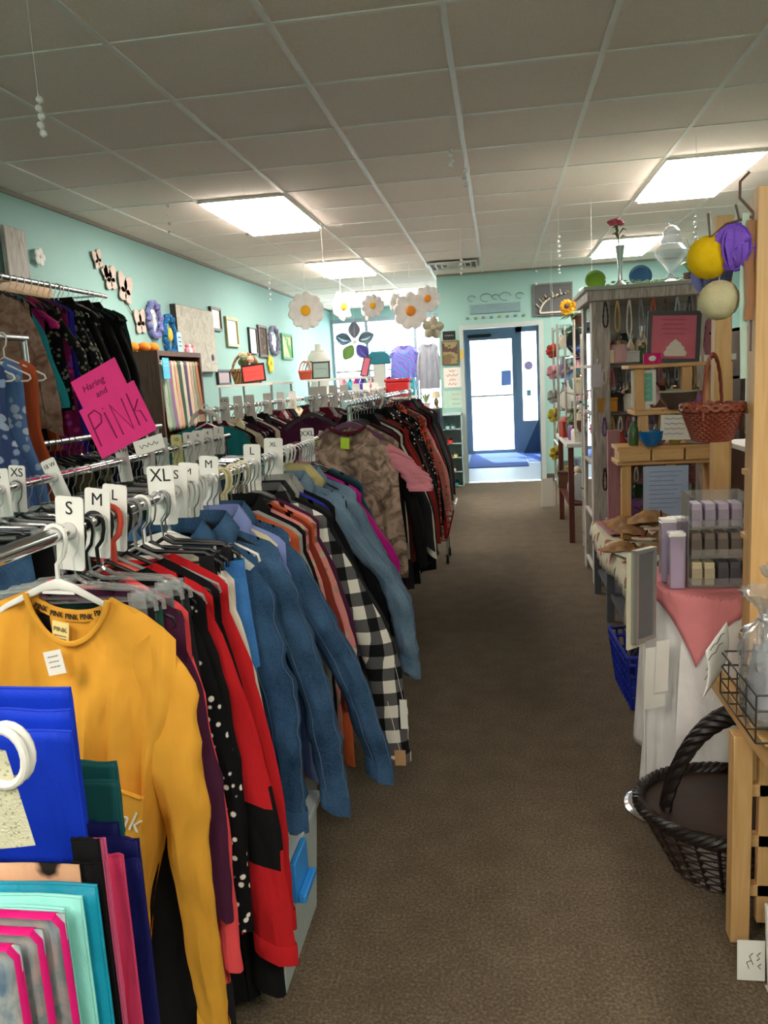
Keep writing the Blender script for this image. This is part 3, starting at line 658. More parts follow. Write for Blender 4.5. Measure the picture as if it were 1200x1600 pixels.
hang(2.72, T('black winter jacket with a thick olive cream fleece collar', BLK2, name='jacket', L=.6, slL=.55, out=.08, hs=.22, collar=SHEAR), 'tube', 'white', rz=.3)
sh = MB(); sh.tube([(-.11, -.02, -.1), (-.09, .03, -.075), (0, .045, -.065), (.09, .03, -.075), (.12, -.02, -.11), (.09, -.05, -.17), (.04, -.055, -.24)], [.02, .026, .028, .028, .026, .022, .014], 10)
for o in COL.objects:
    if 'olive cream fleece' in o.get('label', ''): sh.build('fleece_collar', SHEAR, o)
hang(2.80, dj('mid washed denim jacket at the far end of the front rack', DEN3, 15, L=.6, out=.12, slL=.66, detail=False), 'flat', 'black', rz=.2, x=RX + .03)
far = [(2.87, 'navy denim skirted dress near the end of the front rack', DEN1, dict(name='dress', L=.72, sl=None), .2), (2.91, 'magenta satin blouse near the end of the front rack', MAG, dict(name='blouse', L=.5, slL=.42, out=.09, hs=.22), .3),
 (2.96, 'black long sleeved coat at the end of the front rack', BLK, dict(name='coat', L=.8, slL=.7, out=.11), .1), (3.0, 'navy shirt behind the black coat', NAVY, dict(name='shirt', L=.7, slL=.62, out=.1), .1),
 (3.04, 'dark teal tunic behind the navy shirt', GRN, dict(name='tunic', L=.8, slL=.62, out=.08), .1), (3.08, 'grey blue jeans jacket, last thing on the front rack', DEN2, dict(name='jacket', L=.62, slL=.72, out=.1), .1)]
for y, lab, m, kw, rz in far: hang(y, T(lab, m, **kw), 'flat', 'black', rz=rz, x=RX + .02)
# spare empty hangers bunched on the rail
for k in range(9): hanger('tube', 'white', (RX, 1.78 + .018 * k + .004 * (k % 3), RZ1), .1 + R.uniform(-.12, .12), 'empty white tubular hanger bunched behind the M divider', 'bunched white hangers on the front rail', .17)
hr = thing('coat_hanger', 'thick coral red hanger looped over the rail beside the L divider', 'hanger', (RX + .004, 1.44, RZ1), .1); hook_mb(.0062, h=.1).build('hook', HANGM['red'], hr); b = MB(); b.tube([(-.14, 0, -.17), (-.03, 0, -.105), (0, 0, -.095), (.03, 0, -.105), (.14, 0, -.17)], .006, 8); b.build('hanger_frame', HANGM['red'], hr)
hanger('flat', 'white', (RX + .0, 1.68, RZ1), .3, 'white plastic hanger with curled end sticking out beside the blue jeans', None, .2)
hanger('tube', 'red', (RX, 1.475, RZ1), .1, 'coral red hanger, lower one beside the L divider', None, .15) if 0 else None
for k in range(3): hanger('tube', 'cream', (RX, 2.1 + .09 * k, RZ1), .2, 'cream hanger with a thick rounded hook on the front rail', 'thick cream hangers', .16)
for k, c in enumerate(('white', 'white', 'white', 'purple', 'purple', 'teal')): hanger('tube', c, (RX, (2.74 + .05 * k) if c != 'teal' else 2.44, RZ1), .15, '%s hanger at the far end of the front rail' % c, '%s hangers far along the front rail' % c, .15)
# S M L and other dividers
for y, s, sz, ls, tl, lab, up in ((1.3, 'S', .034, 1, .1, 'white size divider lettered S, nearest on the front rail', .062), (1.4, 'M', .034, 1, .12, 'white size divider lettered M next to the coral hanger', .062), (1.47, 'L', .03, 1, .12, 'white size divider lettered L behind the coral hanger', .06),
                       (1.7, 'XL', .042, 1, .0, 'white size divider with a large handwritten XL', .07), (1.78, 'S', .03, 1, .1, 'white size divider lettered S behind the XL one', .062), (1.86, 'M', .022, 1, .08, 'narrow divider lettered M between the S and M ones', .06), (2.0, 'M', .03, 1, .08, 'white size divider lettered M before the bunched hangers', .062),
                       (2.38, 'L', .034, 1, .05, 'white size divider lettered L before the thick cream hangers', .06), (2.62, 'XL', .02, 1, .05, 'small white divider lettered XL midway on the front rail', .06), (3.12, 'XXL', .03, 1, .0, 'white size divider lettered XXL at the rail end', .06)):
    divider(s, (RX, y, RZ1), R.uniform(-.1, .1) - .05, tl, label=lab, size=sz, ls=ls, up=up, w=.055 if s != 'XL' else .065, h=.135)
# ================================================================ other racks on the left
CP = {}
def setmat(t, m):
    for c in [t] + list(t.children_recursive):
        if c.type == 'MESH' and c.name.split('.')[0] not in ('price_tag', 'button'):
            for sl in c.material_slots: sl.link = 'OBJECT'; sl.material = m
def clone(kind, label, pos, rz, m, group):
    v = R.randrange(3); key = (kind, v)
    if key not in CP:
        sd = 60 + v * 3.3
        t = {'shirt': lambda: top(label, pos, rz, m, name='shirt', L=.6 + .04 * v, slL=.52, out=.06, hs=.2, seed=sd, collar=m if v == 1 else None, tagx=.06 if v == 2 else None),
             'tee': lambda: top(label, pos, rz, m, name='tee_shirt', L=.6 + .03 * v, sl='short', slL=.16, out=.05, hs=.19, r0=.09, r1=.08, seed=sd, tagx=.05 if v == 0 else None),
             'sleeveless top': lambda: top(label, pos, rz, m, name='sleeveless_top', L=.62 + .05 * v, sl=None, hs=.16, seed=sd, prof=[(0, .16), (.3, .18), (1, .22)]),
             'dress': lambda: top(label, pos, rz, m, name='dress', L=.85 + .05 * v, sl=None, hs=.16, seed=sd, fold=.025, prof=[(0, .16), (.3, .17), (1, .25)]),
             'trousers': lambda: pants(label, pos, rz, m, L=.8 + .04 * v, w=.15 + .01 * v, seed=sd),
             'coat': lambda: top(label, pos, rz, m, name='coat', L=.82 + .05 * v, slL=.62, out=.07, hs=.21, T=.035, seed=sd, collar=m)}[kind]()
        CP[key] = t
    else: t = copy_tree(CP[key])
    t.location = pos; t.rotation_euler = (0, 0, rz); t['label'] = label; t['group'] = group; t['category'] = kind if kind != 'trousers' else 'trousers'
    setmat(t, m); return t
CN = {'black': BLK, 'charcoal': BLK2, 'navy': NAVY, 'plum': PLUM, 'wine red': WINE, 'grey': GREY, 'denim blue': DEN2, 'cream': CREAMF, 'teal': TEALF, 'pink': PINKF, 'olive': OLIVE, 'bottle green': GRN, 'purple': PURP,
      'red': RED2, 'flannel': FLAN, 'camouflage': CAMO, 'fuchsia': FUCH, 'royal blue': ROYAL, 'dark flowered': FLDK, 'black dotted': FLORB, 'ivory': IVORY, 'rust': RUST, 'brown checked': BROWNP, 'white': fab('white cotton', '#dedbd6'), 'turquoise': TURQ, 'mint': fab('mint cotton', '#6fb5a2')}
def fill(x, z, y0, y1, step, cols, kinds, where, hc=('black', 'white', 'clear', 'grey'), hk='flat', jit=.12, bias=.08):
    y = y0
    while y < y1:
        c = R.choice(cols); k = R.choice(kinds); rz = bias + R.uniform(-jit, jit); h = R.choice(hc)
        kk = 'clip' if k == 'trousers' else (hk if h != 'white' else 'tube')
        hanger(kk, 'clear' if kk == 'clip' and h != 'black' else h, (x, y, z), rz, '%s hanger on %s' % ('clear' if kk == 'clip' and h != 'black' else h, where), 'hangers on ' + where, .17)
        clone(k, '%s %s hanging packed on %s' % (c, k, where), (x, y, z), rz, CN[c], '%s %ss on %s' % (c, k, where) if k != 'trousers' else '%s trousers on %s' % (c, where))
        y += step * R.uniform(.8, 1.25)
MID = 'the middle rail behind the size dividers'; AIS = 'the far aisle rack'; BACK = 'the long rail behind the teal shirt'; WALLR = 'the high wall rail'; LOWR = 'the low rail under the wall rail'
# far aisle rack R1b
AX, AZ = -.68, 1.30
rail('clothes_rack', 'taller chrome rack farther along the aisle behind the plaid tee', (AX, 3.5, AZ), (AX, 6.3, AZ), legs=(.04, .96), base_w=.36)
def hang2(y, lab, m, rz=.05, hk='flat', hc='black', x=AX, z=AZ, fn=top, **k):
    hanger(hk, hc, (x, y, z), rz, '%s hanger holding the %s' % (hc, lab), None, .18); return fn(lab, (x, y, z), rz, m, **k)
t = hang2(3.58, 'brown plaid tee with pink sleeves facing the viewer', fab('mottled brown pink cotton', '#8d7868', 'wash', '#b89c8c', '#66564b', p=.07), rz=-.03, hk='flat', hc='purple', name='tee_shirt', L=.72, hs=.225, sl='short', slL=.22, out=.07, r0=.13, r1=.1, slm=PINKF, dip=.03, hi=True, neck=.085, x=AX)
price_tag(t, -.01, -.15, -.05, .1, plain('lime ticket', '#b9e02c', .6), .04, .05)
b = MB(); b.tube([(-.085 + .17 * k / 20, -.04 - .0, -.1 - .03 * (1 - (k / 10 - 1) ** 2) ** .7) for k in range(21)], .007, 8); b.build('neckband', WINE, t)
for y, lab, m, k in ((3.68, 'black coat right behind the plaid tee', BLK, dict(name='coat', L=.8, slL=.6, out=.07)), (3.76, 'dark wine dress third on the far aisle rack', WINE, dict(name='dress', L=.9, sl=None)),
                     (3.84, 'black jacket before the ivory one', BLK2, dict(name='jacket', L=.62, slL=.56, out=.09, collar=BLK)), (3.93, 'ivory coat whose pale edge shows among black coats', IVORY, dict(name='coat', L=.72, slL=.62, out=.09)),
                     (4.02, 'charcoal coat behind the ivory coat', BLK2, dict(name='coat', L=.9, slL=.62, out=.09)), (4.12, 'brick red sweater behind the charcoal coat', RED2, dict(name='sweater', L=.64, slL=.58, out=.09)),
                     (4.22, 'rust tunic behind the brick red sweater', RUST, dict(name='tunic', L=.8, slL=.6, out=.09)), (4.32, 'black hooded coat midway on the far aisle rack', BLK, dict(name='coat', L=.95, slL=.66, out=.06, collar=BLK)),
                     (5.0, 'red flannel shirt with dark checks on the far aisle rack', FLAN, dict(name='shirt', L=.7, slL=.62, out=.03, collar=FLAN)), (5.15, 'orange red flannel shirt at the aisle edge of the far rack', FLAN, dict(name='shirt', L=.78, slL=.66, out=.05, hs=.2)),
                     (5.3, 'white and maroon patterned sweater with snowy cuff', SALM, dict(name='sweater', L=.6, slL=.62, out=.09)), (5.45, 'long black coat reaching nearly to the carpet', BLK, dict(name='coat', L=1.15, slL=.7, out=.05, hs=.2))):
    hang2(y, lab, m, rz=.08, **k)
fill(AX, AZ, 4.4, 4.95, .07, ['black', 'charcoal', 'rust', 'black dotted', 'bottle green'], ['coat', 'shirt', 'dress'], AIS)
fill(AX, AZ, 5.52, 6.2, .07, ['black', 'charcoal', 'bottle green', 'wine red'], ['coat', 'dress'], AIS)
for y, s in ((3.56, 'XXL'), (4.5, 'XL')): pass
# middle low rail R2
MX, MZ = -1.42, 1.15
rail('clothes_rack', 'low chrome rail in the middle with numbered size dividers', (MX, 1.7, MZ), (MX, 4.05, MZ), legs=(.05, .97))
fill(MX, MZ, 1.95, 3.95, .05, ['black', 'charcoal', 'black', 'navy', 'denim blue', 'grey', 'bottle green'], ['trousers'], MID, hc=('black', 'clear', 'clear'), bias=.05)
for y, s, sz, lab, tl in ((2.08, 'S', .022, 'divider lettered S at the left frame edge', .0), (2.16, 'XS', .036, 'white divider with large XS on the middle rail', .08), (2.36, '18 W', .02, 'divider lettered 18 W tilted on the middle rail', -.35), (2.84, '14 W', .022, 'divider lettered 14 W on the middle rail', -.1),
                      (3.06, '12', .022, 'divider lettered 12 on the middle rail', 0), (3.2, '12', .028, 'divider lettered 12 above the teal shirt shoulder', 0), (3.5, '8', .026, 'divider lettered 8, left of a run of three', 0), (3.62, '6', .026, 'divider lettered 6, middle of a run of three', 0), (3.75, '4', .026, 'divider lettered 4, right of a run of three', 0), (3.9, '2', .026, 'divider lettered 2 at the end of the middle rail', .05)):
    divider(s, (MX, y, MZ), R.uniform(-.15, .1), tl, label=lab, size=sz, up=.06, w=.055, h=.14)
divider('10', (MX, 3.36, MZ), 0, 0, label='pale yellow divider lettered 10 on the middle rail', size=.024, c=plain('pale yellow plastic', '#e8df9a', .5), up=.06, h=.14)
# rail behind the teal shirt R2b
BX, BZ = -1.62, 1.28
rail('clothes_rack', 'chrome rack running back toward the shop windows', (BX, 4.2, BZ), (BX, 9.3, BZ), legs=(.03, .97))
t = hang2(4.28, 'teal long sleeved shirt facing the viewer behind the low middle rail', TEALF, rz=.05, hk='tube', hc='white', x=BX, z=BZ + .02, name='shirt', L=.6, slL=.5, out=.1, hs=.225, slope=.38, r0=.12, hi=True, neck=.08, dip=.04)
b = MB(); b.grid(lambda u, v: (-.07 + .14 * u, .01, -.1 - .03 * v), 6, 2); b.build('neck_lining', WINE, t)
b = MB(); b.tube([(-.085, 0, -.1), (-.07, 0, -.06), (-.035, 0, -.035), (0, 0, -.028), (.035, 0, -.035), (.07, 0, -.06), (.085, 0, -.1)], .013, 8, ell=(1, .5)); o = tag(b.build('padded_hanger', WHITEP, None, loc=(BX, 4.262, BZ + .03)), 'wide white padded hanger arching over the teal shirt neck', 'hanger')
fill(BX, BZ, 4.36, 9.2, .085, ['black', 'charcoal', 'plum', 'wine red', 'cream', 'olive', 'grey', 'black', 'black'], ['shirt', 'tee', 'coat'], BACK, hc=('white', 'black', 'white', 'clear'), bias=.1)
# second long rail between, its hooks and tags show above the shirts
CX2, CZ2 = -1.12, 1.31
rail('clothes_rack', 'chrome rack between the far aisle rack and the long back rail', (CX2, 4.6, CZ2), (CX2, 9.3, CZ2), legs=(.03, .97))
fill(CX2, CZ2, 4.7, 9.2, .09, ['black', 'charcoal', 'plum', 'grey', 'cream', 'wine red', 'navy', 'black'], ['shirt', 'tee'], 'the rail left of the far aisle rack', hc=('white', 'white', 'clear', 'black'), bias=.1)
k = 0
for y, s, x, z, lab in ((4.6, 'XXL', BX, BZ, 'divider lettered XXL on the long rail'), (5.1, 'XL', BX, BZ, 'divider lettered XL on the long rail'), (5.5, 'L', BX, BZ, 'divider lettered L on the long rail'), (6.2, 'M', BX, BZ, 'divider lettered M far along the long rail'), (4.85, '3X', BX, BZ, 'divider lettered 3X on the long rail'), (5.85, '1X', BX, BZ, 'divider lettered 1X on the long rail'), (4.8, 'XL', CX2, CZ2, 'divider lettered XL on the rail by the aisle rack'), (5.05, '2X', CX2, CZ2, 'divider lettered 2X on the rail by the aisle rack'), (5.8, '1X', CX2, CZ2, 'divider lettered 1X on the rail by the aisle rack'), (6.8, 'P', CX2, CZ2, 'divider lettered P on the rail by the aisle rack'), (7.0, 'S', BX, BZ, 'divider lettered S far along the long rail'),
                     (5.4, 'L', CX2, CZ2, 'divider lettered L on the rail by the aisle rack'), (6.3, 'M', CX2, CZ2, 'divider lettered M on the rail by the aisle rack'), (7.3, 'S', CX2, CZ2, 'divider lettered S on the rail by the aisle rack')):
    far_ = s not in ('XXL',)
    divider('' if far_ else s, (x, y, z), 0, 0, label=('white size divider along the back racks, lettering too small to read' if far_ else lab), size=.028, up=.07, w=.06, h=.15, group='size dividers along the back racks' if far_ else None)
# high rail on the wall
HX, HZ = -2.62, 2.06
t = rail('wall_rail', 'high chrome hanging rail with a pine board along the left wall', (HX, 3.3, HZ), (HX, 5.25, HZ), legs=(), m=STEEL)
b = MB(); b.box((-.02, -.1, -.07), (.0, 1.45, .03)); o = b.build('pine_board', PINEY, t, loc=(-.1, 0, HZ - .02))
for yy in (.1, .95, 1.9): b = MB(); b.bar((0, yy, HZ), (-.29, yy, HZ), .02, .012); b.build('bracket', STEEL, t)
wl = [(3.55, 'dress', 'brown checked'), (3.72, 'shirt', 'black'), (3.86, 'sleeveless top', 'turquoise'), (3.93, 'sleeveless top', 'turquoise'), (4.0, 'shirt', 'fuchsia'), (4.08, 'dress', 'royal blue'), (4.16, 'shirt', 'dark flowered'), (4.24, 'dress', 'purple'), (4.32, 'tee', 'wine red')]
hanger('flat', 'black', (HX + .04, 3.9, HZ), .1, 'black hanger holding the taupe printed blouse', None, .18)
top('taupe printed blouse at the left end of the high wall rail', (HX + .04, 3.9, HZ), .1, TAUPE, name='blouse', L=.72, slL=.66, out=.05, hs=.2, r1=.075, fold=.02)
for y, lab, m, k in ((3.98, 'black dress between the taupe blouse and turquoise top', BLK, dict(name='dress', L=.95, sl=None)), (4.06, 'turquoise satin sleeveless top flaring to the hem', TURQ, dict(name='sleeveless_top', L=.62, sl=None, hs=.15, prof=[(0, .15), (.4, .23), (1, .3)], fold=.02)),
                     (4.14, 'fuchsia gathered top with a white tag', FUCH, dict(name='top', cat='top', L=.34, sl='short', slL=.12, hs=.17, tagx=.04)), (4.2, 'small orange red top low behind the turquoise one', ORNG, dict(name='tunic', L=.86, sl=None, hs=.14, tagx=.03)),
                     (4.27, 'dark flowered blouse on the high wall rail', FLDK, dict(name='blouse', L=.64, slL=.4, out=.08, tagx=.05)), (4.34, 'fuchsia and purple flowered dress', fab('fuchsia flower print', '#8a1f5a', 'floral', '#5a3aa8', '#d94a8a', p=.05), dict(name='dress', L=.9, sl=None, tagx=.05)),
                     (4.41, 'royal blue satin dress low on the wall rail', ROYAL, dict(name='dress', L=1.0, sl=None)), (4.47, 'black knit top with flower print', FLDK, dict(name='blouse', L=.62, slL=.5, out=.07)), (4.74, 'pale lilac sleeveless top among the black ones', LILAC, dict(name='sleeveless_top', L=.8, sl=None, hs=.15, prof=[(0, .15), (.5, .18), (1, .23)]))):
    hang2(y, lab, m, rz=.1, x=HX, z=HZ, **k)
fill(HX, HZ, 4.53, 4.7, .05, ['black', 'dark flowered', 'charcoal'], ['shirt', 'dress', 'sleeveless top'], WALLR, hc=('black', 'clear', 'white'))
fill(HX, HZ, 4.79, 5.2, .06, ['black', 'dark flowered', 'bottle green', 'black', 'camouflage'], ['shirt', 'dress', 'sleeveless top'], WALLR, hc=('black', 'clear'))
rail('clothes_rack', 'low dark rack below the high wall rail', (-2.3, 2.9, 1.17), (-2.3, 5.2, 1.17), legs=(.03, .97), m=STEEL)
fill(-2.3, 1.17, 3.3, 5.15, .07, ['black', 'charcoal', 'camouflage', 'olive', 'black', 'navy'], ['trousers', 'shirt'], LOWR, hc=('white', 'black', 'clear'))
# freestanding rail with the flowered dresses at the left edge
rail('clothes_rack', 'tall steel rail at the left picture edge with flowered dresses', (-2.1, 2.4, 1.67), (-2.1, 3.4, 1.67), legs=(.02, .98), m=STEEL)
for y, lab, m, rz in ((2.98, 'blue dress with white flowers and flared skirt, nearest at left edge', FLBLU, .15), (3.1, 'pale blue flower print dress behind the darker blue one', FLBL2, .1), (3.22, 'orange patterned dress peeking at the left edge', ORNG, .05)):
    hanger('tube', 'white', (-2.1, y, 1.67), rz, 'white plastic hanger carrying one flowered or patterned dress at the left edge', 'white hangers with patterned dresses', .17)
    top(lab, (-2.1, y, 1.67), rz, m, name='dress', L=.78 if m is FLBLU else .9, sl=None, hs=.14, fold=.03, prof=[(0, .14), (.3, .13), (.6, .19), (1, .27)])

# ================================================================ hot pink sign
HP = plain('hot pink card', '#f5338c', .75); INKP = plain('dark pink marker', '#7a1050', .8)
t = thing('handwritten_sign', 'hot pink handwritten card sign above the middle rail', 'sign', (-1.262, 2.62, 1.17), rot=(math.radians(-6), math.radians(-24), .0))
MB().cyl((.08, .012, -.0), (.06, .012, .12), .006, 8).build('stem', STEEL, t)
b = MB(); b.box((-.115, 0, .06), (.12, .003, .25)); b.build('lower_card', HP, t, smooth=False); b = MB(); b.box((-.1, .006, .2), (.09, .009, .355)); b.build('upper_card', HP, t, smooth=False)
L1 = [[(-.09, .22), (-.095, .1)], [(-.09, .22), (-.06, .225), (-.045, .2), (-.055, .175), (-.09, .165)], [(-.03, .2), (-.028, .1)], [(-.03, .215), (-.029, .218)], [(-.0, .1), (-.0, .215), (.045, .1), (.05, .215)], [(.075, .22), (.07, .1)], [(.105, .185), (.075, .155), (.095, .145), (.1, .1)]]
strokes([[(x, -.002, z) for x, z in l] for l in L1], .0022, INKP, t)
text('Haring', .034, INKP, t, (-.025, .0045, .308), shear=.15, name='handwriting'); text('and', .032, INKP, t, (-.01, .0045, .27), shear=.15, name='handwriting')
t2 = thing('paper_note', 'small white paper note clipped at the foot of the pink sign', 'note', (-1.185, 2.58, 1.2), rot=(-.1, math.radians(-14), 0)); MB().box((-.055, 0, 0), (.055, .001, .05)).build('sheet', PAPER, t2, smooth=False); scribble(t2, 0, -.001, .025, .07, .014, INK)

# ================================================================ folded tote bags hanging in front at the lower left
def tote(name, label, x0, x1, z0, z1, y, m, n=2, th=.012, m2=None, slant=.0, gap=.016, trim=True):
    t = thing(name, label, 'bag', ((x0 + x1) / 2, y, z0)); w = (x1 - x0) / 2; h = z1 - z0
    for k in range(n):
        b = MB(); d = .009 * k
        def fn(u, v): return (-w + 2 * w * u + slant * v - d * .8, k * gap + .002 * nz(u * 3, v * 3, k) + (-.003 if 0 else 0), h * (1 - v) + d * 2.4 - .004 * abs(u - .5) * v + .003 * nz(u * 4, k, 2))
        b.grid(fn, 12, 12); p = b.build('panel', (m2 if (m2 and k % 2) else m), t, solid=.003)
        if trim: e = MB(); e.tube([fn(u / 12, .0) for u in range(13)] + [fn(1, v / 12) for v in range(1, 13)], .0022, 5); e.build('seam', m if not m2 else m2, p)
    return t
BLUEB = fab('royal blue nonwoven', '#1238c4', rough=.6, weave=.4); DGRN = fab('dark green nonwoven', '#1f5a5c', rough=.6); NAVB = fab('navy nonwoven', '#1a1d5e', rough=.6); PNKB = fab('rose pink nonwoven', '#e0648f', rough=.6); LPNK = fab('coral pink nonwoven', '#e84a78', rough=.6)
LEOB = fab('leopard bag print', '#d9a784', 'floral', '#17130f', '#2a1d14', p=.06, rough=.5); AQB = fab('aqua laminated', '#8fd8cf', rough=.35); TLB = fab('teal laminated', '#1590ad', rough=.35); MGB = fab('magenta laminated', '#d81c74', rough=.35); FLB = fab('painted flower print', '#9aa3a6', 'wash', '#c9b0a8', '#5a7288', p=.09, rough=.4)
tote('tote_bag', 'royal blue folded tote bag, tallest of the stack at lower left', -.80, -.531, .813, .996, .85, BLUEB, 3, slant=0)
tote('tote_bag', 'dark green folded tote bag behind the royal blue one', -.72, -.549, .755, .862, .975, DGRN, 2)
tote('tote_bag', 'navy folded tote bag under the dark green one', -.72, -.546, .5, .78, .955, NAVB, 3)
tote('tote_bag', 'rose pink folded tote bag with coral side between navy and blue', -.64, -.528, .42, .8, .885, PNKB, 2)
tote('tote_bag', 'coral pink folded tote bag beside the rose pink one', -.56, -.515, .42, .795, .905, LPNK, 1)
tote('tote_bag', 'deep navy tote bag farthest right of the stack', -.56, -.505, .42, .772, .93, NAVB, 2)
tote('tote_bag', 'leopard spotted tote bag with black side', -.8, -.512, .4, .85, .80, LEOB, 1, trim=False)
tote('tote_bag', 'black tote bag peeking beside the leopard one', -.53, -.495, .4, .843, .815, BLK, 2)
for i, (dx, m, lab) in enumerate(((0, TLB, 'teal laminated tote bag behind the aqua ones'), (-.012, AQB, 'pale aqua laminated tote bag, inner one'), (-.026, AQB, 'pale aqua laminated tote bag, front one'))):
    tote('tote_bag', lab, -.8, -.478 + dx, .4, .842 - .006 * i + (.0 if i else .0), .775 - .013 * i, m, 1)
for i in range(3):
    tote('tote_bag', ['flower painted tote bag with magenta edge, rear of three', 'flower painted tote bag with magenta edge, middle of three', 'flower painted tote bag with magenta edge, front of three'][i], -.8, -.495 - .018 * i, .4, .834 - .008 * i, .735 - .016 * i, FLB, 1, m2=None, trim=False)
    o = COL.objects[-1]
# magenta piping for the flower painted bags
for o in [o for o in COL.objects if 'flower painted tote' in o.get('label', '')]:
    w = None
    pn = o.children[0]; xs_ = [v.co.x for v in pn.data.vertices]; zs_ = [v.co.z for v in pn.data.vertices]
    b = MB(); b.tube([(min(xs_), -.003, max(zs_)), (max(xs_) - .01, -.003, max(zs_) - .002), (max(xs_) - .002, -.003, max(zs_) - .012), (max(xs_), -.003, min(zs_))], .0055, 6, ell=(1.3, .4)); b.build('piping', MGB, o)
# display arm which carries the bags
t = thing('bag_stand', 'chrome stand carrying the folded tote bags', 'stand', (-1.02, .93, 0)); MB().cyl((0, 0, 0), (0, 0, 1.05), .012, 12).build('post', CHROME, t); MB().cyl((0, 0, 0), (0, 0, .02), .16, 24).build('base', CHROME, t)
MB().tube([(0, 0, 1.04), (.25, -.04, 1.04), (.36, -.08, .98)], .008, 8).build('arm', CHROME, t)
hanger('tube', 'blue', (-.80, .91, 1.105), .0, 'pale blue plastic hanger tip above the blue tote bag', None, .2)
hanger('tube', 'white', (-.79, .885, 1.09), .0, 'white plastic hanger tip above the blue tote bag', None, .2)
t = thing('pouch', 'cream speckled pouch with white plastic ring handles at left edge', 'pouch', (-.585, .73, .92))
b = MB(); b.grid(lambda u, v: ((-.07 + .14 * u) * (.72 + .28 * v) + .0, -.012 * math.sin(PI * u) , .11 - .11 * v - .012 * math.sin(PI * (1 - u)) * 0), 14, 14); b.grid(lambda u, v: ((-.07 + .14 * u) * (.72 + .28 * v), .012 * math.sin(PI * u), .11 - .11 * v), 14, 14)
b.build('body', fab('cream speckle', '#cfccb0', 'dots', '#a9a68a', p=.006, weave=1), t, weld=True)
for k in range(2): q = MB(); q.tube([(.05 + .026 * math.cos(a), .012 * k - .006, .105 + .032 * math.sin(a)) for a in [2 * PI * j / 20 for j in range(20)]], .005, 8, closed=True); q.build('ring_handle', WHITEP, t)

# ================================================================ under the front rack
def tub(name, label, x, y, w, d, h, body, lid, lidc=None):
    t = thing(name, label, 'storage box', (x, y, 0)); b = MB(); n = [( -w/2, -d/2), (w/2, -d/2), (w/2, d/2), (-w/2, d/2)]
    vs = [(px * .88, py * .88, 0.0) for px, py in n] + [(px, py, h) for px, py in n] + [(px * .96, py * .96, h) for px, py in n] + [(px * .85, py * .85, .006) for px, py in n]
    fs = [(0, 1, 2, 3)] + [(i, (i + 1) % 4, 4 + (i + 1) % 4, 4 + i) for i in range(4)] + [(4 + i, 4 + (i + 1) % 4, 8 + (i + 1) % 4, 8 + i) for i in range(4)] + [(8 + i, 8 + (i + 1) % 4, 12 + (i + 1) % 4, 12 + i) for i in range(4)] + [(12, 13, 14, 15)]
    b.add(vs, fs); b.build('tub', body, t, smooth=False, bevel=.006)
    l = MB(); l.box((-w / 2 - .012, -d / 2 - .012, h), (w / 2 + .012, d / 2 + .012, h + .022)); l.box((-w / 2 + .02, -d / 2 + .02, h + .022), (w / 2 - .02, d / 2 - .02, h + .03)); l.build('lid', lid, t, bevel=.004)
    if lidc: q = MB(); q.box((w / 2 + .012, -.15, h - .07), (w / 2 + .026, -.04, h + .028)); q.box((w / 2 + .026, -.15, h - .07), (w / 2 + .045, -.04, h - .05)); q.build('latch', lidc, t, bevel=.003)
    return t
MILK = plain('milky plastic', '#b9c4c4', .35); BLUL = plain('bright blue plastic', '#2b8fe0', .35)
tub('storage_box', 'milky plastic storage box with a bright blue latch under the front rack', -.655, 1.74, .28, .36, .3, MILK, MILK, BLUL)
tub('storage_box', 'dark grey storage box under the front rack behind the milky one', -.78, 2.15, .34, .4, .24, plain('grey tub', '#6d706f', .5), plain('grey tub', '#6d706f', .5))
tub('storage_box', 'grey storage box under the front rack nearest the viewer', -.88, 1.22, .3, .34, .2, MILK, MILK)
tub('storage_box', 'grey lidded storage box far under the front rack', -.78, 2.75, .34, .4, .26, plain('grey tub', '#8f9290', .5), MILK)
# long garments' tickets hanging in the aisle
t = thing('paper_tag', 'tan cardboard tag dangling below the checked shirt sleeve', 'tag', (-.335, 2.27, .27)); MB().box((-.017, 0, -.05), (.017, .001, 0)).build('card', plain('tan card', '#b98f66', .8), t, smooth=False); MB().cyl((0, 0, 0), (-.03, 0, .16), .0008, 5).build('string', WHITEP, t)
t = thing('paper_tag', 'long white paper tag hanging by the black vest', 'tag', (-.335, 2.4, .38)); MB().box((-.012, 0, -.1), (.012, .001, 0)).build('card', PAPER, t, smooth=False); MB().cyl((0, 0, 0), (-.02, 0, .12), .0008, 5).build('string', WHITEP, t)
# ================================================================ wall decor on the left
def lbl(o, label, cat, group=None): return tag(o, label, cat, group)
def frame_yz(name, label, cat, x, y0, y1, z0, z1, fm, pm, w=.02, d=.03, gap=.0, mat_in=None):
    """frame on the left wall"""
    t = thing(name, label, cat, (x, (y0 + y1) / 2, (z0 + z1) / 2)); a = (y1 - y0) / 2; h = (z1 - z0) / 2; b = MB()
    b.box((0, -a, -h), (d, -a + w, h)); b.box((0, a - w, -h), (d, a, h)); b.box((0, -a + w, -h), (d, a - w, -h + w)); b.box((0, -a + w, h - w), (d, a - w, h)); b.build('frame', fm, t, smooth=False)
    MB().box((0.001, -a + w, -h + w), (d * .5, a - w, h - w)).build('picture', pm, t, smooth=False); return t
DKFR = plain('dark frame', '#2a2522', .4); GLD = plain('dull gold frame', '#8f835e', .4, .6)
WX = -2.92
t = thing('barn_board', 'tall weathered barn board standing on the wall rail', 'board', (WX + .02, 4.67, 2.1)); MB().box((0, -.11, 0), (.03, .11, .33)).build('plank', GREYWOOD, t, bevel=.003, rot=(0, 0, .0))
t = thing('paper_flower', 'small white paper flower on the wall beside the barn board', 'flower', (WX + .03, 4.95, 2.3))
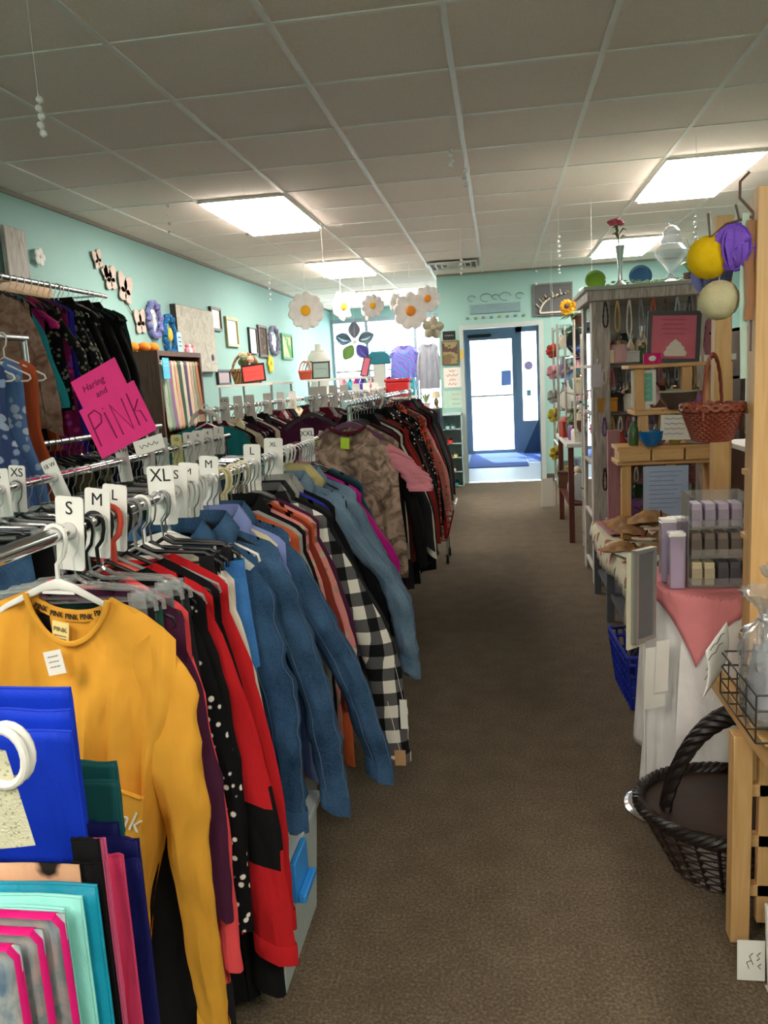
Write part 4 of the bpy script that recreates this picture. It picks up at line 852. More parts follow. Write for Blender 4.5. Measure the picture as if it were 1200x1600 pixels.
for k in range(5):
    a = k * 2 * PI / 5; MB().sphere((0, .035 * math.cos(a), .035 * math.sin(a)), .028, 10, (.25, 1, 1)).build('petal', WHITE, t)
BUT = plain('blush metal', '#cfb8ae', .6); BRN = plain('brown wire', '#6a5348', .6)
def butterfly(t, y, z, s, rot, m):
    for k, (a, l, w) in enumerate(((.9, 1, .62), (2.24, 1, .62), (-.6, .7, .5), (3.74, .7, .5))):
        pts = []
        for j in range(14):
            q = 2 * PI * j / 14; u = l * (.5 + .5 * math.cos(q)); v = w * .5 * math.sin(q) * (1.2 - .4 * math.cos(q)); ca, sa = math.cos(a + rot), math.sin(a + rot); pts.append((u * ca - v * sa, u * sa + v * ca))
        b = MB(); b.prism([(p[0] * s, p[1] * s) for p in pts], -.003, .003, Matrix.Translation((.02, y, z)) @ Matrix.Rotation(PI / 2, 4, 'Z')); b.build('wing', m, t, smooth=False)
t = thing('wall_butterflies', 'blush metal butterflies climbing the aqua wall on a wire', 'wall art', (WX, 5.95, 2.2))
for y, z, s, r in ((-.2, .18, .1, .3), (-.03, .06, .14, .1), (.2, -.0, .17, -.2), (.42, -.24, .15, .1), (-.1, .1, .07, .5)): butterfly(t, y, z, s, r, BUT)
MB().tube([(.015, -.22, .2), (.015, -.1, .08), (.015, .1, 0), (.015, .35, -.2)], .004, 6).build('wire', BRN, t)
def wreath(label, y, z, ry, rz_, m, c=None, cm=None, r=.024):
    t = thing('wreath', label, 'wreath', (WX + .03, y, z)); n = 26; b = MB()
    b.tube([(.01 * math.sin(9 * a), ry * math.cos(a), rz_ * math.sin(a)) for a in [2 * PI * k / 40 for k in range(40)]], [r * (1 + .3 * math.sin(k * 2.3)) for k in range(40)], 8, closed=True); b.build('ring', m, t)
    if c: MB().sphere((0, c[0], c[1]), .05, 12, (.4, 1, 1.3)).build('ornament', cm, t)
    else: MB().sphere((-.01, 0, 0), min(ry, rz_) * .75, 16, (.1, 1, 1.2)).build('mirror', plain('mirror', '#e8e8f0', .1, .8), t)
wreath('oval lilac blue wreath mirror left of the large canvas', 6.63, 2.01, .12, .14, fab('lilac yarn', '#7c80b8', 'dots', '#b9b0d8', p=.02, weave=1))
wreath('blue and teal wreath with a yellow ornament', 6.93, 1.9, .11, .16, fab('blue yarn', '#2f6fb0', 'dots', '#5fb0a8', p=.03, weave=1), (0, 0), plain('yellow ornament', '#e5c53a', .6))
CANV = fab('abstract canvas', '#d9d5ca', 'wash', '#c4c2b6', '#b9b5aa', p=.16, rough=.8); t = frame_yz('canvas_print', 'large pale abstract butterfly canvas with dark side edge on the left wall', 'picture', WX, 7.05, 8.02, 1.57, 2.18, DKFR, CANV, w=.006, d=.055)
t.children[1].location.x = .03; MB().sphere((.06, .36, -.16), .035, 10, (.2, 1, 1)).build('dark_blot', plain('blue black blot', '#2c3350', .6), t)
MIRR = plain('pale mirror glass', '#efe9cf', .25, .2)
frame_yz('framed_print', 'small cream print in a dark frame right of the canvas', 'picture', WX, 8.05, 8.36, 2.0, 2.24, DKFR, MIRR, .025); frame_yz('framed_print', 'larger cream print in a gold frame hung lower', 'picture', WX, 8.5, 8.9, 1.85, 2.17, GLD, MIRR, .035)
frame_yz('framed_print', 'tall pale panel with a black edge farther down the wall', 'picture', WX, 9.3, 9.6, 1.79, 2.1, BLACKP, WHITE, .012); frame_yz('carved_panel', 'dark carved wooden wall panel beside the pale one', 'wall art', WX, 9.68, 10.05, 1.76, 2.15, DKWOOD, fab('carved wood', '#6b5f5a', 'floral', '#2c2623', '#a79d98', p=.06), .03)
wreath('oval grey lilac wreath mirror far down the left wall', 10.35, 1.98, .2, .17, fab('grey lilac yarn', '#8f8aa5', 'plain'), None); frame_yz('canvas_print', 'green and cream canvas at the far end of the left wall', 'picture', WX, 10.75, 11.3, 1.75, 2.1, plain('green edge', '#3e8a50', .6), fab('green canvas', '#b9cfa5', 'camo', '#e0d5b0', '#6fae6f', p=.3), .03)
frame_yz('photo_ledge', 'small lilac picture with a dark coat hook strip below the canvas', 'picture', WX, 8.1, 8.5, 1.44, 1.6, DKFR, plain('lilac panel', '#b9a9b0', .7), .02)
t = thing('yellow_flower', 'yellow metal flower on the wall above the baskets', 'flower', (WX + .03, 10.1, 1.68))
for k in range(6): a = k * PI / 3; MB().sphere((0, .07 * math.cos(a), .07 * math.sin(a)), .05, 10, (.3, 1, 1)).build('petal', plain('sunny yellow', '#f0cf2e', .6), t)
# cubby shelf with neckties
t = thing('cubby_shelf', 'brown wooden cubby cabinet with neckties hanging inside', 'cabinet', (WX, 5.95, 0)); b = MB()
b.box((0, 0, 1.68), (.32, .92, 1.72)); b.box((0, 0, .9), (.32, .03, 1.68)); b.box((0, .89, .0), (.32, .92, 1.68)); b.box((0, 0, 0), (.32, .03, .9)); b.box((0, .03, .1), (.32, .89, .13)); b.box((0, .03, .9), (.32, .89, .93)); b.box((0, .03, .13), (.01, .89, 1.68)); b.build('case', DKWOOD, t, smooth=False)
MB().cyl((.3, .03, 1.62), (.3, .89, 1.62), .008, 8).build('tie_rail', STEEL, t)
tc = ['#4a7a68', '#7d9a86', '#8c6a8e', '#b88f5a', '#c9a08a', '#3f5b4c', '#a0a58c', '#5a4a6a', '#cdb7a0', '#6a3a2e', '#88907a', '#b07a5a']; nm = ['dark green', 'sage', 'mauve', 'ochre', 'blush', 'forest green', 'grey green', 'plum grey', 'sand', 'brown', 'moss', 'copper']
for k in range(12):
    y = 6.03 + .066 * k; b = MB()
    b.grid(lambda u, v: ((u - .5) * .01 + .012 * v, (u - .5) * (.03 + .045 * v ** 2) * (1 - max(0, v - .93) * 10) + .02 * v + .006 * math.sin(5 * v + k), -.0 - .55 * v), 4, 14); b.grid(lambda u, v: (-.03 + (u - .5) * .008, (u - .5) * .04, -.4 * v), 2, 8); b.grid(lambda u, v: (-.03 * u, (v - .5) * .03, .008 * math.sin(PI * u)), 4, 2)
    o = b.build('necktie', fab('tie cloth %d' % k, tc[k], 'stripe' if k % 3 == 0 else 'plain', '#d8d2c0', p=.02, rough=.5), None, solid=.002, loc=(WX + .315, y, 1.638)); tag(o, '%s silk necktie hanging from the cubby cabinet rail' % nm[k], 'necktie')
t = thing('pumpkin_garland', 'orange felt pumpkins heaped on top of the cubby cabinet', 'decoration', (WX + .16, 6.1, 1.72))
for k in range(5): MB().sphere(((k % 2) * .06 - .03, .08 * k - .16, .035), .048, 12, (1, 1.1, .8)).build('pumpkin', plain('pumpkin felt', '#ee8a22', .8), t)
t = thing('price_sign', 'pale blue price card standing on the cubby cabinet', 'sign', (WX + .3, 6.47, 1.72), rz=.1); MB().box((-.003, -.06, 0), (.0, .06, .16)).build('card', plain('pale blue card', '#a7d5e4', .8), t, smooth=False); [scribble(t, .002, 0, .12 - .035 * k, .08, .012, INK, True) for k in range(3)]
t = thing('price_sign', 'bright blue card hanging before the cubby cabinet', 'sign', (WX + .36, 6.0, 1.6)); MB().box((-.003, -.06, -.1), (.0, .06, .06)).build('card', plain('sky blue card', '#4fb6e6', .8), t, smooth=False); [scribble(t, .002, 0, .03 - .035 * k, .08, .012, WHITE, True) for k in range(3)]; MB().cyl((-.03, 0, .02), (0, 0, .06), .002, 5).build('pin', STEEL, t)
for k in range(3):
    t = thing('small_figurine', 'little pink and white figurine at the cubby cabinet end', 'figurine', (WX + .26, 6.72 + .06 * k, 1.72), group='pink and white figurines on the cubby'); MB().lathe([(0.022, 0), (.024, .03), (.012, .05), (.018, .065), (.0, .085)], n=12).build('body', plain('pink porcelain', '#dd7f92', .3) if k != 1 else WHITE, t)

# things standing on the racks: baskets and signs
WICK = fab('pale wicker', '#a3835b', 'stripe', '#6d5336', p=.02, weave=1); WICKD = plain('black basket', '#26262a', .7, bmp=.5)
def basket(label, pos, rx, ry, h, m, handle=True, taper=.8, name='basket', rz=0, rope=None, ha=0):
    cx_, sx_ = math.cos(ha), math.sin(ha)
    t = thing(name, label, 'basket', pos, rz); b = MB(); n = 44; rows = 13
    for j in range(rows):
        f = j / (rows - 1); q = taper + (1 - taper) * f
        b.tube([((rx * q + .004 * (1 if (k + j) % 2 else -1)) * math.cos(2 * PI * k / n), (ry * q + .004 * (1 if (k + j) % 2 else -1)) * math.sin(2 * PI * k / n), .006 + (h - .01) * f) for k in range(n)], h / rows * .55, 6, closed=True)
    b.lathe([(0.001, .004), (1 * taper, .004)], n=24, M=Matrix.Diagonal((rx, ry, 1, 1))); b.lathe([(taper * .97, .0), (.97, h)], n=36, M=Matrix.Diagonal((rx, ry, 1, 1)))
    b.build('weave', m, t)
    r = MB()
    for k in range(2): r.tube([((rx + .004) * math.cos(a), (ry + .004) * math.sin(a), h + .008 * math.sin(a * 10 + PI * k)) for a in [2 * PI * j / 60 for j in range(60)]], h * .045 + .002, 6, closed=True)
    r.build('rim', m, t)
    if handle:
        hh = handle if isinstance(handle, float) else h * 1.5; g = MB()
        for k in range(3): g.tube([(rx * math.cos(a) * cx_ + .0, ry * math.cos(a) * sx_ + .008 * math.sin(a * 9 + k * 2.1), h * .7 + hh * math.sin(a) + .006 * math.cos(a * 9 + k * 2.1)) for a in [PI * j / 30 for j in range(31)]], .009 if h > .1 else .0032, 7)
        g.build('handle', rope or m, t)
    return t
def board_under(label, x, y, z, w, d): 
    t = thing('rack_topper', label, 'shelf', (x, y, z - .02)); MB().box((-w / 2, -d / 2, 0), (w / 2, d / 2, .02)).build('board', WHITE, t, smooth=False)
    for sx in (-1, 1):
        for sy in (-1, 1): MB().cyl((sx * (w / 2 - .02), sy * (d / 2 - .02), -z + .02), (sx * (w / 2 - .02), sy * (d / 2 - .02), 0), .01, 8).build('leg', STEEL, t)
    return t
board_under('white topper shelf above the long rail carrying the baskets', -2.15, 7.0, 1.43, .5, .7)
basket('pale wicker basket with handle and faded flowers', (-2.22, 6.95, 1.43), .13, .13, .12, WICK, True); t = thing('flower_bunch', 'faded peach artificial flowers in the pale wicker basket', 'flowers', (-2.22, 6.95, 1.5))
for k in range(9): a = k * 2.4; MB().sphere((.07 * math.cos(a) * (k % 3) / 2, .07 * math.sin(a) * (k % 3) / 2, .12 + .02 * (k % 4)), .035, 8).build('blossom', plain('peach petals' if k % 2 else 'sage leaves', '#d8a78f' if k % 2 else '#7c8a66', .8), t)
basket('black woven basket beside the framed red sign', (-2.3, 7.25, 1.43), .14, .12, .11, WICKD, False)
def easel_sign(label, pos, w, h, fm, pm, lines=(), rz=0, lean=.12, fw=.016, tilt=0):
    t = thing('framed_sign', label, 'sign', pos, rot=(-lean, tilt, rz)); b = MB(); b.box((-w / 2, 0, 0), (w / 2, .014, fw)); b.box((-w / 2, 0, h - fw), (w / 2, .014, h)); b.box((-w / 2, 0, fw), (-w / 2 + fw, .014, h - fw)); b.box((w / 2 - fw, 0, fw), (w / 2, .014, h - fw)); b.build('frame', fm, t, smooth=False)
    MB().box((-w / 2 + fw, .004, fw), (w / 2 - fw, .01, h - fw)).build('card', pm, t, smooth=False)
    for (s, sz, x, z, m) in lines: scribble(t, x, .003, z, w * .6, sz * .4, m, name='lettering')
    return t
REDC = plain('coral red card', '#e8433c', .6)
easel_sign('framed coral red card sign in black, tilted, on the rack topper', (-2.08, 6.72, 1.44), .205, .155, BLACKP, REDC, [('sale rack', .026, 0, .09, plain('dark red ink', '#8c1a1a', .7)), ('1/2 off', .024, 0, .055, plain('dark red ink', '#8c1a1a', .7))], rz=.1, tilt=-.08, fw=.013)
board_under('white topper shelf over the rack left of the aisle rack', -1.55, 7.9, 1.44, .6, .5)
easel_sign('framed grey green sign in a black frame on the rack topper', (-1.72, 7.75, 1.44), .18, .17, BLACKP, plain('grey green card', '#8da39b', .6), [('open', .03, 0, .1, INK)], fw=.014)
for k, (c, n) in enumerate((('#d4674b', 'rust red'), ('#c9bfae', 'cream'), ('#2b2b30', 'black'))):
    basket('%s little basket beside the grey green sign' % n, (-1.87 + .0 * k, 7.72 + .13 * k, 1.44), .06, .05, .08, plain('basket ' + n, c, .7, bmp=.4), True)
easel_sign('narrow pink and black framed card leaning among the rack signs', (-1.33, 7.95, 1.44), .08, .2, BLACKP, plain('rose card', '#d76a86', .6), tilt=.25, fw=.012)
t = thing('storage_bin', 'bright red lidded bin on top of the far aisle rack', 'bin', (-1.02, 8.1, 1.22)); MB().box((-.1, -.12, 0), (.13, .12, .15)).build('body', plain('red plastic', '#d3262a', .4), t, bevel=.01); MB().box((-.11, -.13, .15), (.14, .13, .18)).build('lid', MATS['red plastic'], t, bevel=.006)
t = thing('rack_topper', 'white shelf board on which the red bin stands', 'shelf', (-1.0, 8.1, 1.2)); MB().box((-.15, -.2, 0), (.17, .2, .02)).build('board', WHITE, t, smooth=False)
for sx in (-.13, .15): MB().cyl((sx, 0, -1.2), (sx, 0, 0), .01, 8).build('leg', STEEL, t)

# hanging daisies and other ceiling hangers
DAIS = fab('white daisy tissue', '#e9e6e4', 'plain', rough=.7); DYEL = plain('daisy centre', '#f2b21a', .7)
def daisy(label, x, y, z, r, n=9, rz=0, pm=None, cm=None, tilt=0, cat='paper flower'):
    t = thing('hanging_daisy', label, cat, (x, y, z), rot=(tilt, 0, rz))
    for k in range(n):
        a = 2 * PI * k / n + .2; b = MB(); ca, sa = math.cos(a), math.sin(a)
        def fn(u, v):
            l = r * (.2 + .8 * v); w = r * .84 * math.sin(PI * min(.97, .12 + .82 * v)) ** .8 * (u - .5); yy = -.02 * math.cos(PI * (u - .5)) + .05 * r * math.sin(3 * v) - .003 * (k % 2)
            return (ca * l - sa * w, yy, sa * l + ca * w)
        b.grid(fn, 6, 8); b.build('petal', pm or DAIS, t, solid=.004)
    MB().sphere((0, -.03, 0), r * .28, 14, (1, .5, 1)).build('centre', cm or DYEL, t); MB().cyl((0, .01, 0), (0, .01, H - z), .0012, 5).build('string', WHITEP, t); return t
for a in ((-1.93, 8.2, 2.14, .19, 10, .0, 'large white paper daisy with vivid yellow centre hanging nearest the left wall'), (-1.78, 9.4, 2.27, .17, 7, 1.0, 'white tissue flower turned sideways, second from the left wall'), (-1.53, 9.6, 2.25, .16, 7, 1.35, 'white tissue flower seen nearly edge on in the middle'),
          (-1.28, 8.5, 2.17, .12, 10, .1, 'small flat white daisy hanging midway along the windows'), (-1.12, 9.2, 2.24, .13, 7, 1.1, 'sideways white daisy between the flat ones'), (-.88, 8.5, 2.09, .19, 9, .0, 'big white daisy with orange centre near the aqua wall corner'), (-.72, 8.7, 2.22, .14, 9, .2, 'white daisy with orange centre at the aqua wall corner')):
    daisy(a[6], a[0], a[1], a[2], a[3], a[4], a[5], cm=DYEL if a[0] < -1 else plain('orange centre', '#e38a1e', .7))
t = thing('hanging_pinwheel', 'large metal flower with blue, green and purple petals before the windows', 'decoration', (-1.46, 8.3, 1.8))
for k, (c, nm_) in enumerate((('#7c8294', 'grey lilac'), ('#5f7d92', 'slate'), ('#7fae5f', 'green'), ('#5a55b0', 'purple'), ('#6f8a9a', 'blue grey'))):
    a = PI / 2 + k * 2 * PI / 5; b = MB(); b.grid(lambda u, v: (lambda l, w: (math.cos(a) * l - math.sin(a) * w, .02 * math.cos(PI * (u - .5)), math.sin(a) * l + math.cos(a) * w))(.04 + .17 * v, .13 * math.sin(PI * (.05 + .9 * v)) * (u - .5)), 6, 8); o = b.build('petal', plain('petal ' + nm_, c, .3, .4), t, solid=.003); o['label'] = nm_ + ' petal'
MB().sphere((0, 0, 0), .02, 10).build('centre', WHITEP, t); MB().cyl((0, .01, 0), (0, .01, H - 1.8), .001, 5).build('string', WHITEP, t)
daisy('beige star shaped hanger beside the aqua wall corner', -.72, 9.3, 1.95, .13, 5, .3, plain('star metal', '#a39c86', .5), plain('star metal', '#a39c86', .5), cat='decoration')
def crystal(label, x, y, z0, z1, n, r=.012, group=None):
    t = thing('crystal_strand', label, 'hanging crystals', (x, y, H), group=group); MB().cyl((0, 0, z1 - H), (0, 0, 0), .0009, 5).build('thread', WHITEP, t)
    for k in range(n):
        z = z1 - H - (z1 - z0) * k / max(1, n - 1); b = MB(); b.lathe([(0, -r * 1.1), (r * .8, -r * .6), (r, 0), (r * .8, r * .6), (0, r * 1.1)], c=(.003 * (-1) ** k, 0, z), n=8); b.build('crystal', CRYSTAL, t, smooth=False)
    return t
crystal('crystal strand hanging close at the upper left', -1.4, 2.5, 2.225, 2.325, 5, .012)
for a in ((-.19, 4.0, 2.38, 2.45, 4, 'crystal strand beside the central ceiling bar'), (-.126, 4.0, 2.29, 2.355, 3, 'shorter crystal strand right of the central ceiling bar'), (-2.02, 5.0, 2.39, 2.55, 4, 'crystal strand near the left ceiling lamp'), (-1.52, 5.0, 2.34, 2.42, 3, 'crystal strand under the first ceiling lamp'),
          (.455, 6.0, 2.2, 2.33, 5, 'crystal strand before the framed wheel picture'), (-.28, 7.0, 2.25, 2.36, 4, 'crystal strand before the wide wall plaque'), (.39, 8.0, 2.22, 2.34, 2, 'white crystal drop left of the wheel picture'), (-1.3, 6.2, 2.2, 2.32, 3, 'faint crystal strand toward the shop windows'),
          (1.13, 4.9, 2.09, 2.2, 5, 'crystal strand behind the glass jar'), (-2.1, 7.5, 2.2, 2.35, 4, 'crystal strand before the framed prints'), (.62, 8.2, 2.33, 2.4, 3, 'crystal cluster over the wheel picture')):
    crystal(a[5], a[0], a[1], a[2], a[3], a[4], .011)
# ================================================================ shop window display
t = rail('clothes_rack', 'low chrome rack of bright clothes before the shop windows', (-2.5, 12.4, 1.55), (-1.15, 12.4, 1.55), legs=(.03, .97))
wc = ['pink', 'turquoise', 'fuchsia', 'purple', 'mint', 'pink', 'navy', 'fuchsia', 'white', 'plum', 'pink', 'turquoise']
for k in range(12):
    x = -2.4 + .1 * k; hanger('tube', 'white', (x, 12.4, 1.55), PI / 2 - .1, 'white hangers on the rack by the shop windows', 'white hangers by the shop windows', .17); clone('tee' if k % 2 else 'sleeveless top', '%s top on the rack before the shop windows' % wc[k], (x, 12.4, 1.55), PI / 2 - .1 + R.uniform(-.3, .3), CN[wc[k]], '%s tops by the shop windows' % wc[k])
TD = fab('pink blue tie dye', '#6a74cc', 'tiedye', '#d060b8', '#4a8fd0', p=.15)
hanger('tube', 'white', (-1.4, 12.2, 2.0), 0, 'white hanger holding the tie dyed shirt', None, .17); top('pink and blue tie dyed tee shirt hung against the shop window', (-1.4, 12.2, 2.0), 0, TD, name='tee_shirt', L=.5, hs=.2, sl='short', slL=.14, out=.05, r0=.09, r1=.08, prof=[(0, .2), (1, .22)])
hanger('tube', 'white', (-1.03, 12.2, 2.0), .1, 'white hanger holding the sheer grey blouse', None, .17); top('sheer grey lilac long sleeved blouse by the aqua wall corner', (-1.03, 12.2, 2.0), .1, fab('grey lilac voile', '#a7a3ae'), name='blouse', L=.68, slL=.5, out=.02, hs=.15, r0=.06)
t = thing('window_rail', 'thin steel rail across the shop window carrying shirts', 'rail', (-1.6, 12.1, 2.0)); MB().cyl((-.9, .1, .0), (.7, .1, .0), .008, 8).build('rail', STEEL, t)
for sx in (-.85, .65): MB().cyl((sx, .1, 0), (sx, .1, .64), .003, 6).build('cable', STEEL, t)
t = thing('handbag', 'teal handbag on a stand before the shop window', 'handbag', (-1.7, 11.6, 1.62)); b = MB(); b.prism([(-.17, 0), (.17, 0), (.15, .13), (.08, .19), (-.1, .19), (-.16, .12)], -.06, .06); b.build('body', plain('teal leather', '#0f7f94', .4), t, bevel=.02)
MB().tube([(-.1, 0, .16), (-.08, 0, .25), (0, 0, .28), (.08, 0, .25), (.1, 0, .16)], .008, 6).build('handle', MATS['teal leather'], t)
t = thing('pedestal', 'slim white pedestal under the teal handbag', 'stand', (-1.7, 11.6, 0)); MB().box((-.08, -.08, 0), (.08, .08, 1.62)).build('column', WHITE, t, smooth=False)
t = thing('mannequin', 'white dressed torso mannequin at the left end of the windows', 'mannequin', (-2.5, 11.2, 0)); MB().lathe([(.13, 1.15), (.16, 1.2), (.12, 1.4), (.14, 1.6), (.16, 1.72), (.1, 1.82), (.045, 1.86), (.045, 1.94)], n=20, M=Matrix.Diagonal((1.1, .8, 1, 1))).build('torso', WHITE, t)
MB().cyl((0, 0, .02), (0, 0, 1.16), .015, 10).build('pole', STEEL, t); MB().cyl((0, 0, 0), (0, 0, .02), .16, 20).build('base', STEEL, t); b = MB(); b.grid(lambda u, v: ((lerpl([(0, .1), (.12, .16), (.3, .17), (.55, .12), (.75, .17), (1, .24)], v) + .012 * math.sin(u * 2 * PI * 8) * v) * math.cos(2 * PI * u), (lerpl([(0, .06), (.2, .11), (.55, .09), (1, .2)], v)) * math.sin(2 * PI * u), 1.86 - .8 * v), 48, 20, True); b.build('lace_dress', LACE, t)
# ================================================================ front wall around the vestibule opening
FY = 10.35
def wall_xz(name, label, cat, x0, x1, z0, z1, m, fm=None, d=.02, w=.02, tilt=0):
    t = thing(name, label, cat, ((x0 + x1) / 2, FY - d - .001, (z0 + z1) / 2), rot=(0, tilt, 0)); a = (x1 - x0) / 2; h = (z1 - z0) / 2
    MB().box((-a, 0, -h), (a, d, h)).build('panel', m, t, smooth=False)
    if fm: b = MB(); b.box((-a, -.008, -h), (-a + w, 0, h)); b.box((a - w, -.008, -h), (a, 0, h)); b.box((-a + w, -.008, -h), (a - w, 0, -h + w)); b.box((-a + w, -.008, h - w), (a - w, 0, h)); b.build('frame', fm, t, smooth=False)
    return t
wall_xz('wall_plaque', 'long grey wooden plaque above the vestibule opening', 'plaque', -.32, .3, 2.15, 2.26, plain('blue grey wood', '#7d9aa0', .7))
t = thing('wall_scroll', 'thin metal scrollwork above the grey plaque', 'wall art', (0, FY - .02, 2.38)); WB = plain('pewter wire', '#6f8a8c', .5, .5)
for s in (-1, 1):
    for r_, cx in ((.05, .12), (.035, .3), (.03, .0)): MB().tube([(s * cx + r_ * math.cos(a) * 1.4, 0, -.04 + r_ * math.sin(a)) for a in [2 * PI * k / 16 * .85 for k in range(16)]], .004, 5).build('scroll', WB, t)
t = thing('wall_letters', 'row of small metal birds and flowers under the grey plaque', 'wall art', (0, FY - .015, 2.1))
for k in range(8): MB().sphere((-.36 + .1 * k, 0, -.005 * (k % 2)), .022, 8, (1, .2, .8)).build('ornament', [WB, plain('olive metal', '#7d8a5e', .5), plain('mauve metal', '#8a7a86', .5)][k % 3], t)
t = wall_xz('framed_picture', 'grey board with a half wagon wheel at the upper right of the far wall', 'picture', .46, .94, 2.07, 2.46, plain('slate board', '#57595a', .7), plain('slate edge', '#6c6d6c', .6), .03, .018)
b = MB(); b.tube([(-.16 + .36 * (1 - math.cos(a)) * .9 - .0, -.02, -.16 + .22 * math.sin(a)) for a in [PI * .5 * k / 12 for k in range(13)]], .012, 6); b.bar((-.16, -.02, -.16), (.17, -.02, -.16), .02)
for k in range(5): a = .25 + k * .28; p = (-.16 + .324 * (1 - math.cos(a)), -.02, -.16 + .22 * math.sin(a)); b.bar(p, (p[0] - .05 * math.cos(a) * 1.2, -.02, p[2] + .06), .008)
b.build('half_wheel', plain('bone white', '#d5cfc4', .6), t)
for k in range(7): MB().sphere((-.12 + .05 * k, -.02, .0 + .012 * k), .02, 8).build('dried_flower', [plain('olive blossom', '#8a7f4a', .8), plain('brown blossom', '#6a4a3a', .8), plain('navy blossom', '#3a4a68', .8)][k % 3], t)
t = wall_xz('wall_sign', 'small black push sign left of the vestibule opening', 'sign', -.68, -.52, 1.85, 1.96, BLACKP, None, .006); scribble(t, 0, -.002, 0, .11, .02, WHITE, name='lettering')
t = wall_xz('wall_sign', 'brown vintage portrait print beside the vestibule opening', 'picture', -.7, -.49, 1.54, 1.84, fab('sepia print', '#9a8a68', 'camo', '#7d6a50', '#5e4f4a', p=.25), plain('brown frame', '#6f5f45', .6), .015, .012)
t = wall_xz('paper_notice', 'white notice with red print beside the vestibule opening', 'notice', -.69, -.47, 1.25, 1.5, PAPER, None, .003)
for k, s in enumerate(('NO', 'SHIRT', 'NO', 'SHOES')): scribble(t, 0, -.002, .085 - .055 * k, [.08, .15, .08, .1][k], .035, plain('red ink', '#cf3a3a', .7), name='lettering')
t = wall_xz('paper_notice', 'pale green paper notice below the red one', 'notice', -.71, -.46, .99, 1.21, plain('pale green paper', '#b9d6c8', .8), None, .003)
for k in range(3): scribble(t, .04, -.002, .06 - .06 * k, .1, .02, plain('peach ink', '#d9a07a', .7), name='lettering')
t = wall_xz('paper_strip', 'narrow yellow strip on the casing of the vestibule opening', 'notice', -.468, -.43, 1.6, 1.72, plain('yellow strip', '#e0b84a', .7), None, .022)
# white open shelf with shoes, dark drawer cabinet
t = thing('open_shelf', 'white open shelf with shoes left of the vestibule opening', 'shelf', (-.595, 10.14, 0)); b = MB()
for sx in (-.125, .115): b.box((sx, -.12, 0), (sx + .012, .19, .93))
for z in (.02, .2, .38, .56, .74, .92): b.box((-.125, -.12, z - .012), (.127, .19, z))
b.box((-.125, .18, 0), (.127, .19, .93)); b.build('case', plain('pale shelf', '#b9cfd0', .5), t, smooth=False)
def shoe(t, x, z, m, s=1): 
    b = MB(); b.grid(lambda u, v: (x + .032 * math.cos(2 * PI * u) * (1 - .25 * v) * s, -.1 + .0 + .09 * math.sin(2 * PI * u) * (1 - .45 * v ** 2) + .02 * v, z + (.06 * v) * (1 if math.sin(2 * PI * u) > 0 else .6)), 16, 5, True); b.grid(lambda u, v: (x + .032 * math.cos(2 * PI * u) * v * .999, -.1 + .09 * math.sin(2 * PI * u) * v, z), 16, 2, True); return b
for k, (z, c, n, cx) in enumerate(((.74, '#8fb6bf', 'pale blue', -.02), (.56, '#d33a3a', 'red', -.06), (.38, '#d8d3a0', 'pale yellow', .0), (.2, '#e6ddd0', 'cream', -.03), (.02, '#3f7d7a', 'teal', .0))):
    for s in (-.035, .035):
        o = shoe(None, 0, 0, None).build('shoe', plain(n + ' shoe leather', c, .5), None, loc=(-.595 + cx + s, 10.18, z + .001)); tag(o, n + ' low shoe on the white open shelf', 'shoe', n + ' pair on the open shelf')
easel_sign('small black label card on the low shelf beside the shoes', (-.64, 10.0, .205), .1, .06, BLACKP, BLACKP, [('SIZES', .02, 0, .03, WHITE)], fw=.004)
t = thing('drawer_cabinet', 'tall dark blue drawer cabinet by the end of the aisle rack', 'cabinet', (-.83, 9.3, 0)); MB().box((-.15, 0, 0), (.15, .35, 1.03)).build('case', plain('dark blue paint', '#26323f', .5), t, bevel=.004)
for k in range(6): d = MB().box((-.14, -.012, .04 + .163 * k), (.14, 0, .19 + .163 * k)).build('drawer', MATS['dark blue paint'], t, bevel=.003); MB().sphere((0, -.022, .115 + .163 * k), .012, 8).build('knob', STEEL, d)
t = thing('plant', 'pale green leafy plant on the dark drawer cabinet', 'plant', (-.85, 9.42, 1.03)); MB().lathe([(.04, 0), (.055, .07)], n=14).build('pot', WHITE, t)
for k in range(11): a = k * 2.4; b = MB(); b.tube([(0, 0, .06), (.05 * math.cos(a), .05 * math.sin(a), .13 + .02 * (k % 3)), (.1 * math.cos(a), .1 * math.sin(a), .12 + .03 * (k % 4))], [.004, .012, .002], 5, ell=(1, .3)); b.build('leaf', plain('pale leaf', '#a3b58a', .6), t)
t = thing('table_lamp', 'small lamp with cream shade on the dark drawer cabinet', 'lamp', (-.73, 9.45, 1.03)); MB().lathe([(.04, 0), (.02, .03), (.03, .08), (.008, .13)], n=14).build('base', BRASS, t); MB().lathe([(.055, .12), (.04, .2)], n=16).build('lamp_shade', CREAMF, t)
# shopping cart at the end of the aisle rack
t = thing('shopping_cart', 'red shopping cart with black wheels half hidden by the aisle rack', 'cart', (-.54, 6.0, 0)); RC = plain('cart red', '#b3242b', .4); b = MB()
for k in range(6): z = .18 + .046 * k; q = .12 + .012 * k; b.tube([(-q, -.15, z), (q, -.15, z), (q, .15, z), (-q, .15, z)], .005, 6, closed=True)
for k in range(7): f = -1 + k / 3; b.cyl((f * .12, -.15, .18), (f * .18, -.15, .41), .004, 6); b.cyl((f * .12, .15, .18), (f * .18, .15, .41), .004, 6)
for k in range(7): f = -.15 + .05 * k; b.cyl((.12, f, .18), (.18, f, .41), .004, 6)
b.build('basket_cage', RC, t); MB().box((.1, -.14, .19), (.125, .14, .4)).build('side_panel', RC, t, bevel=.004); MB().tube([(.18, -.15, .41), (.19, -.15, .45), (.19, .15, .45), (.18, .15, .41)], .009, 8).build('handle', WHITEP, t)
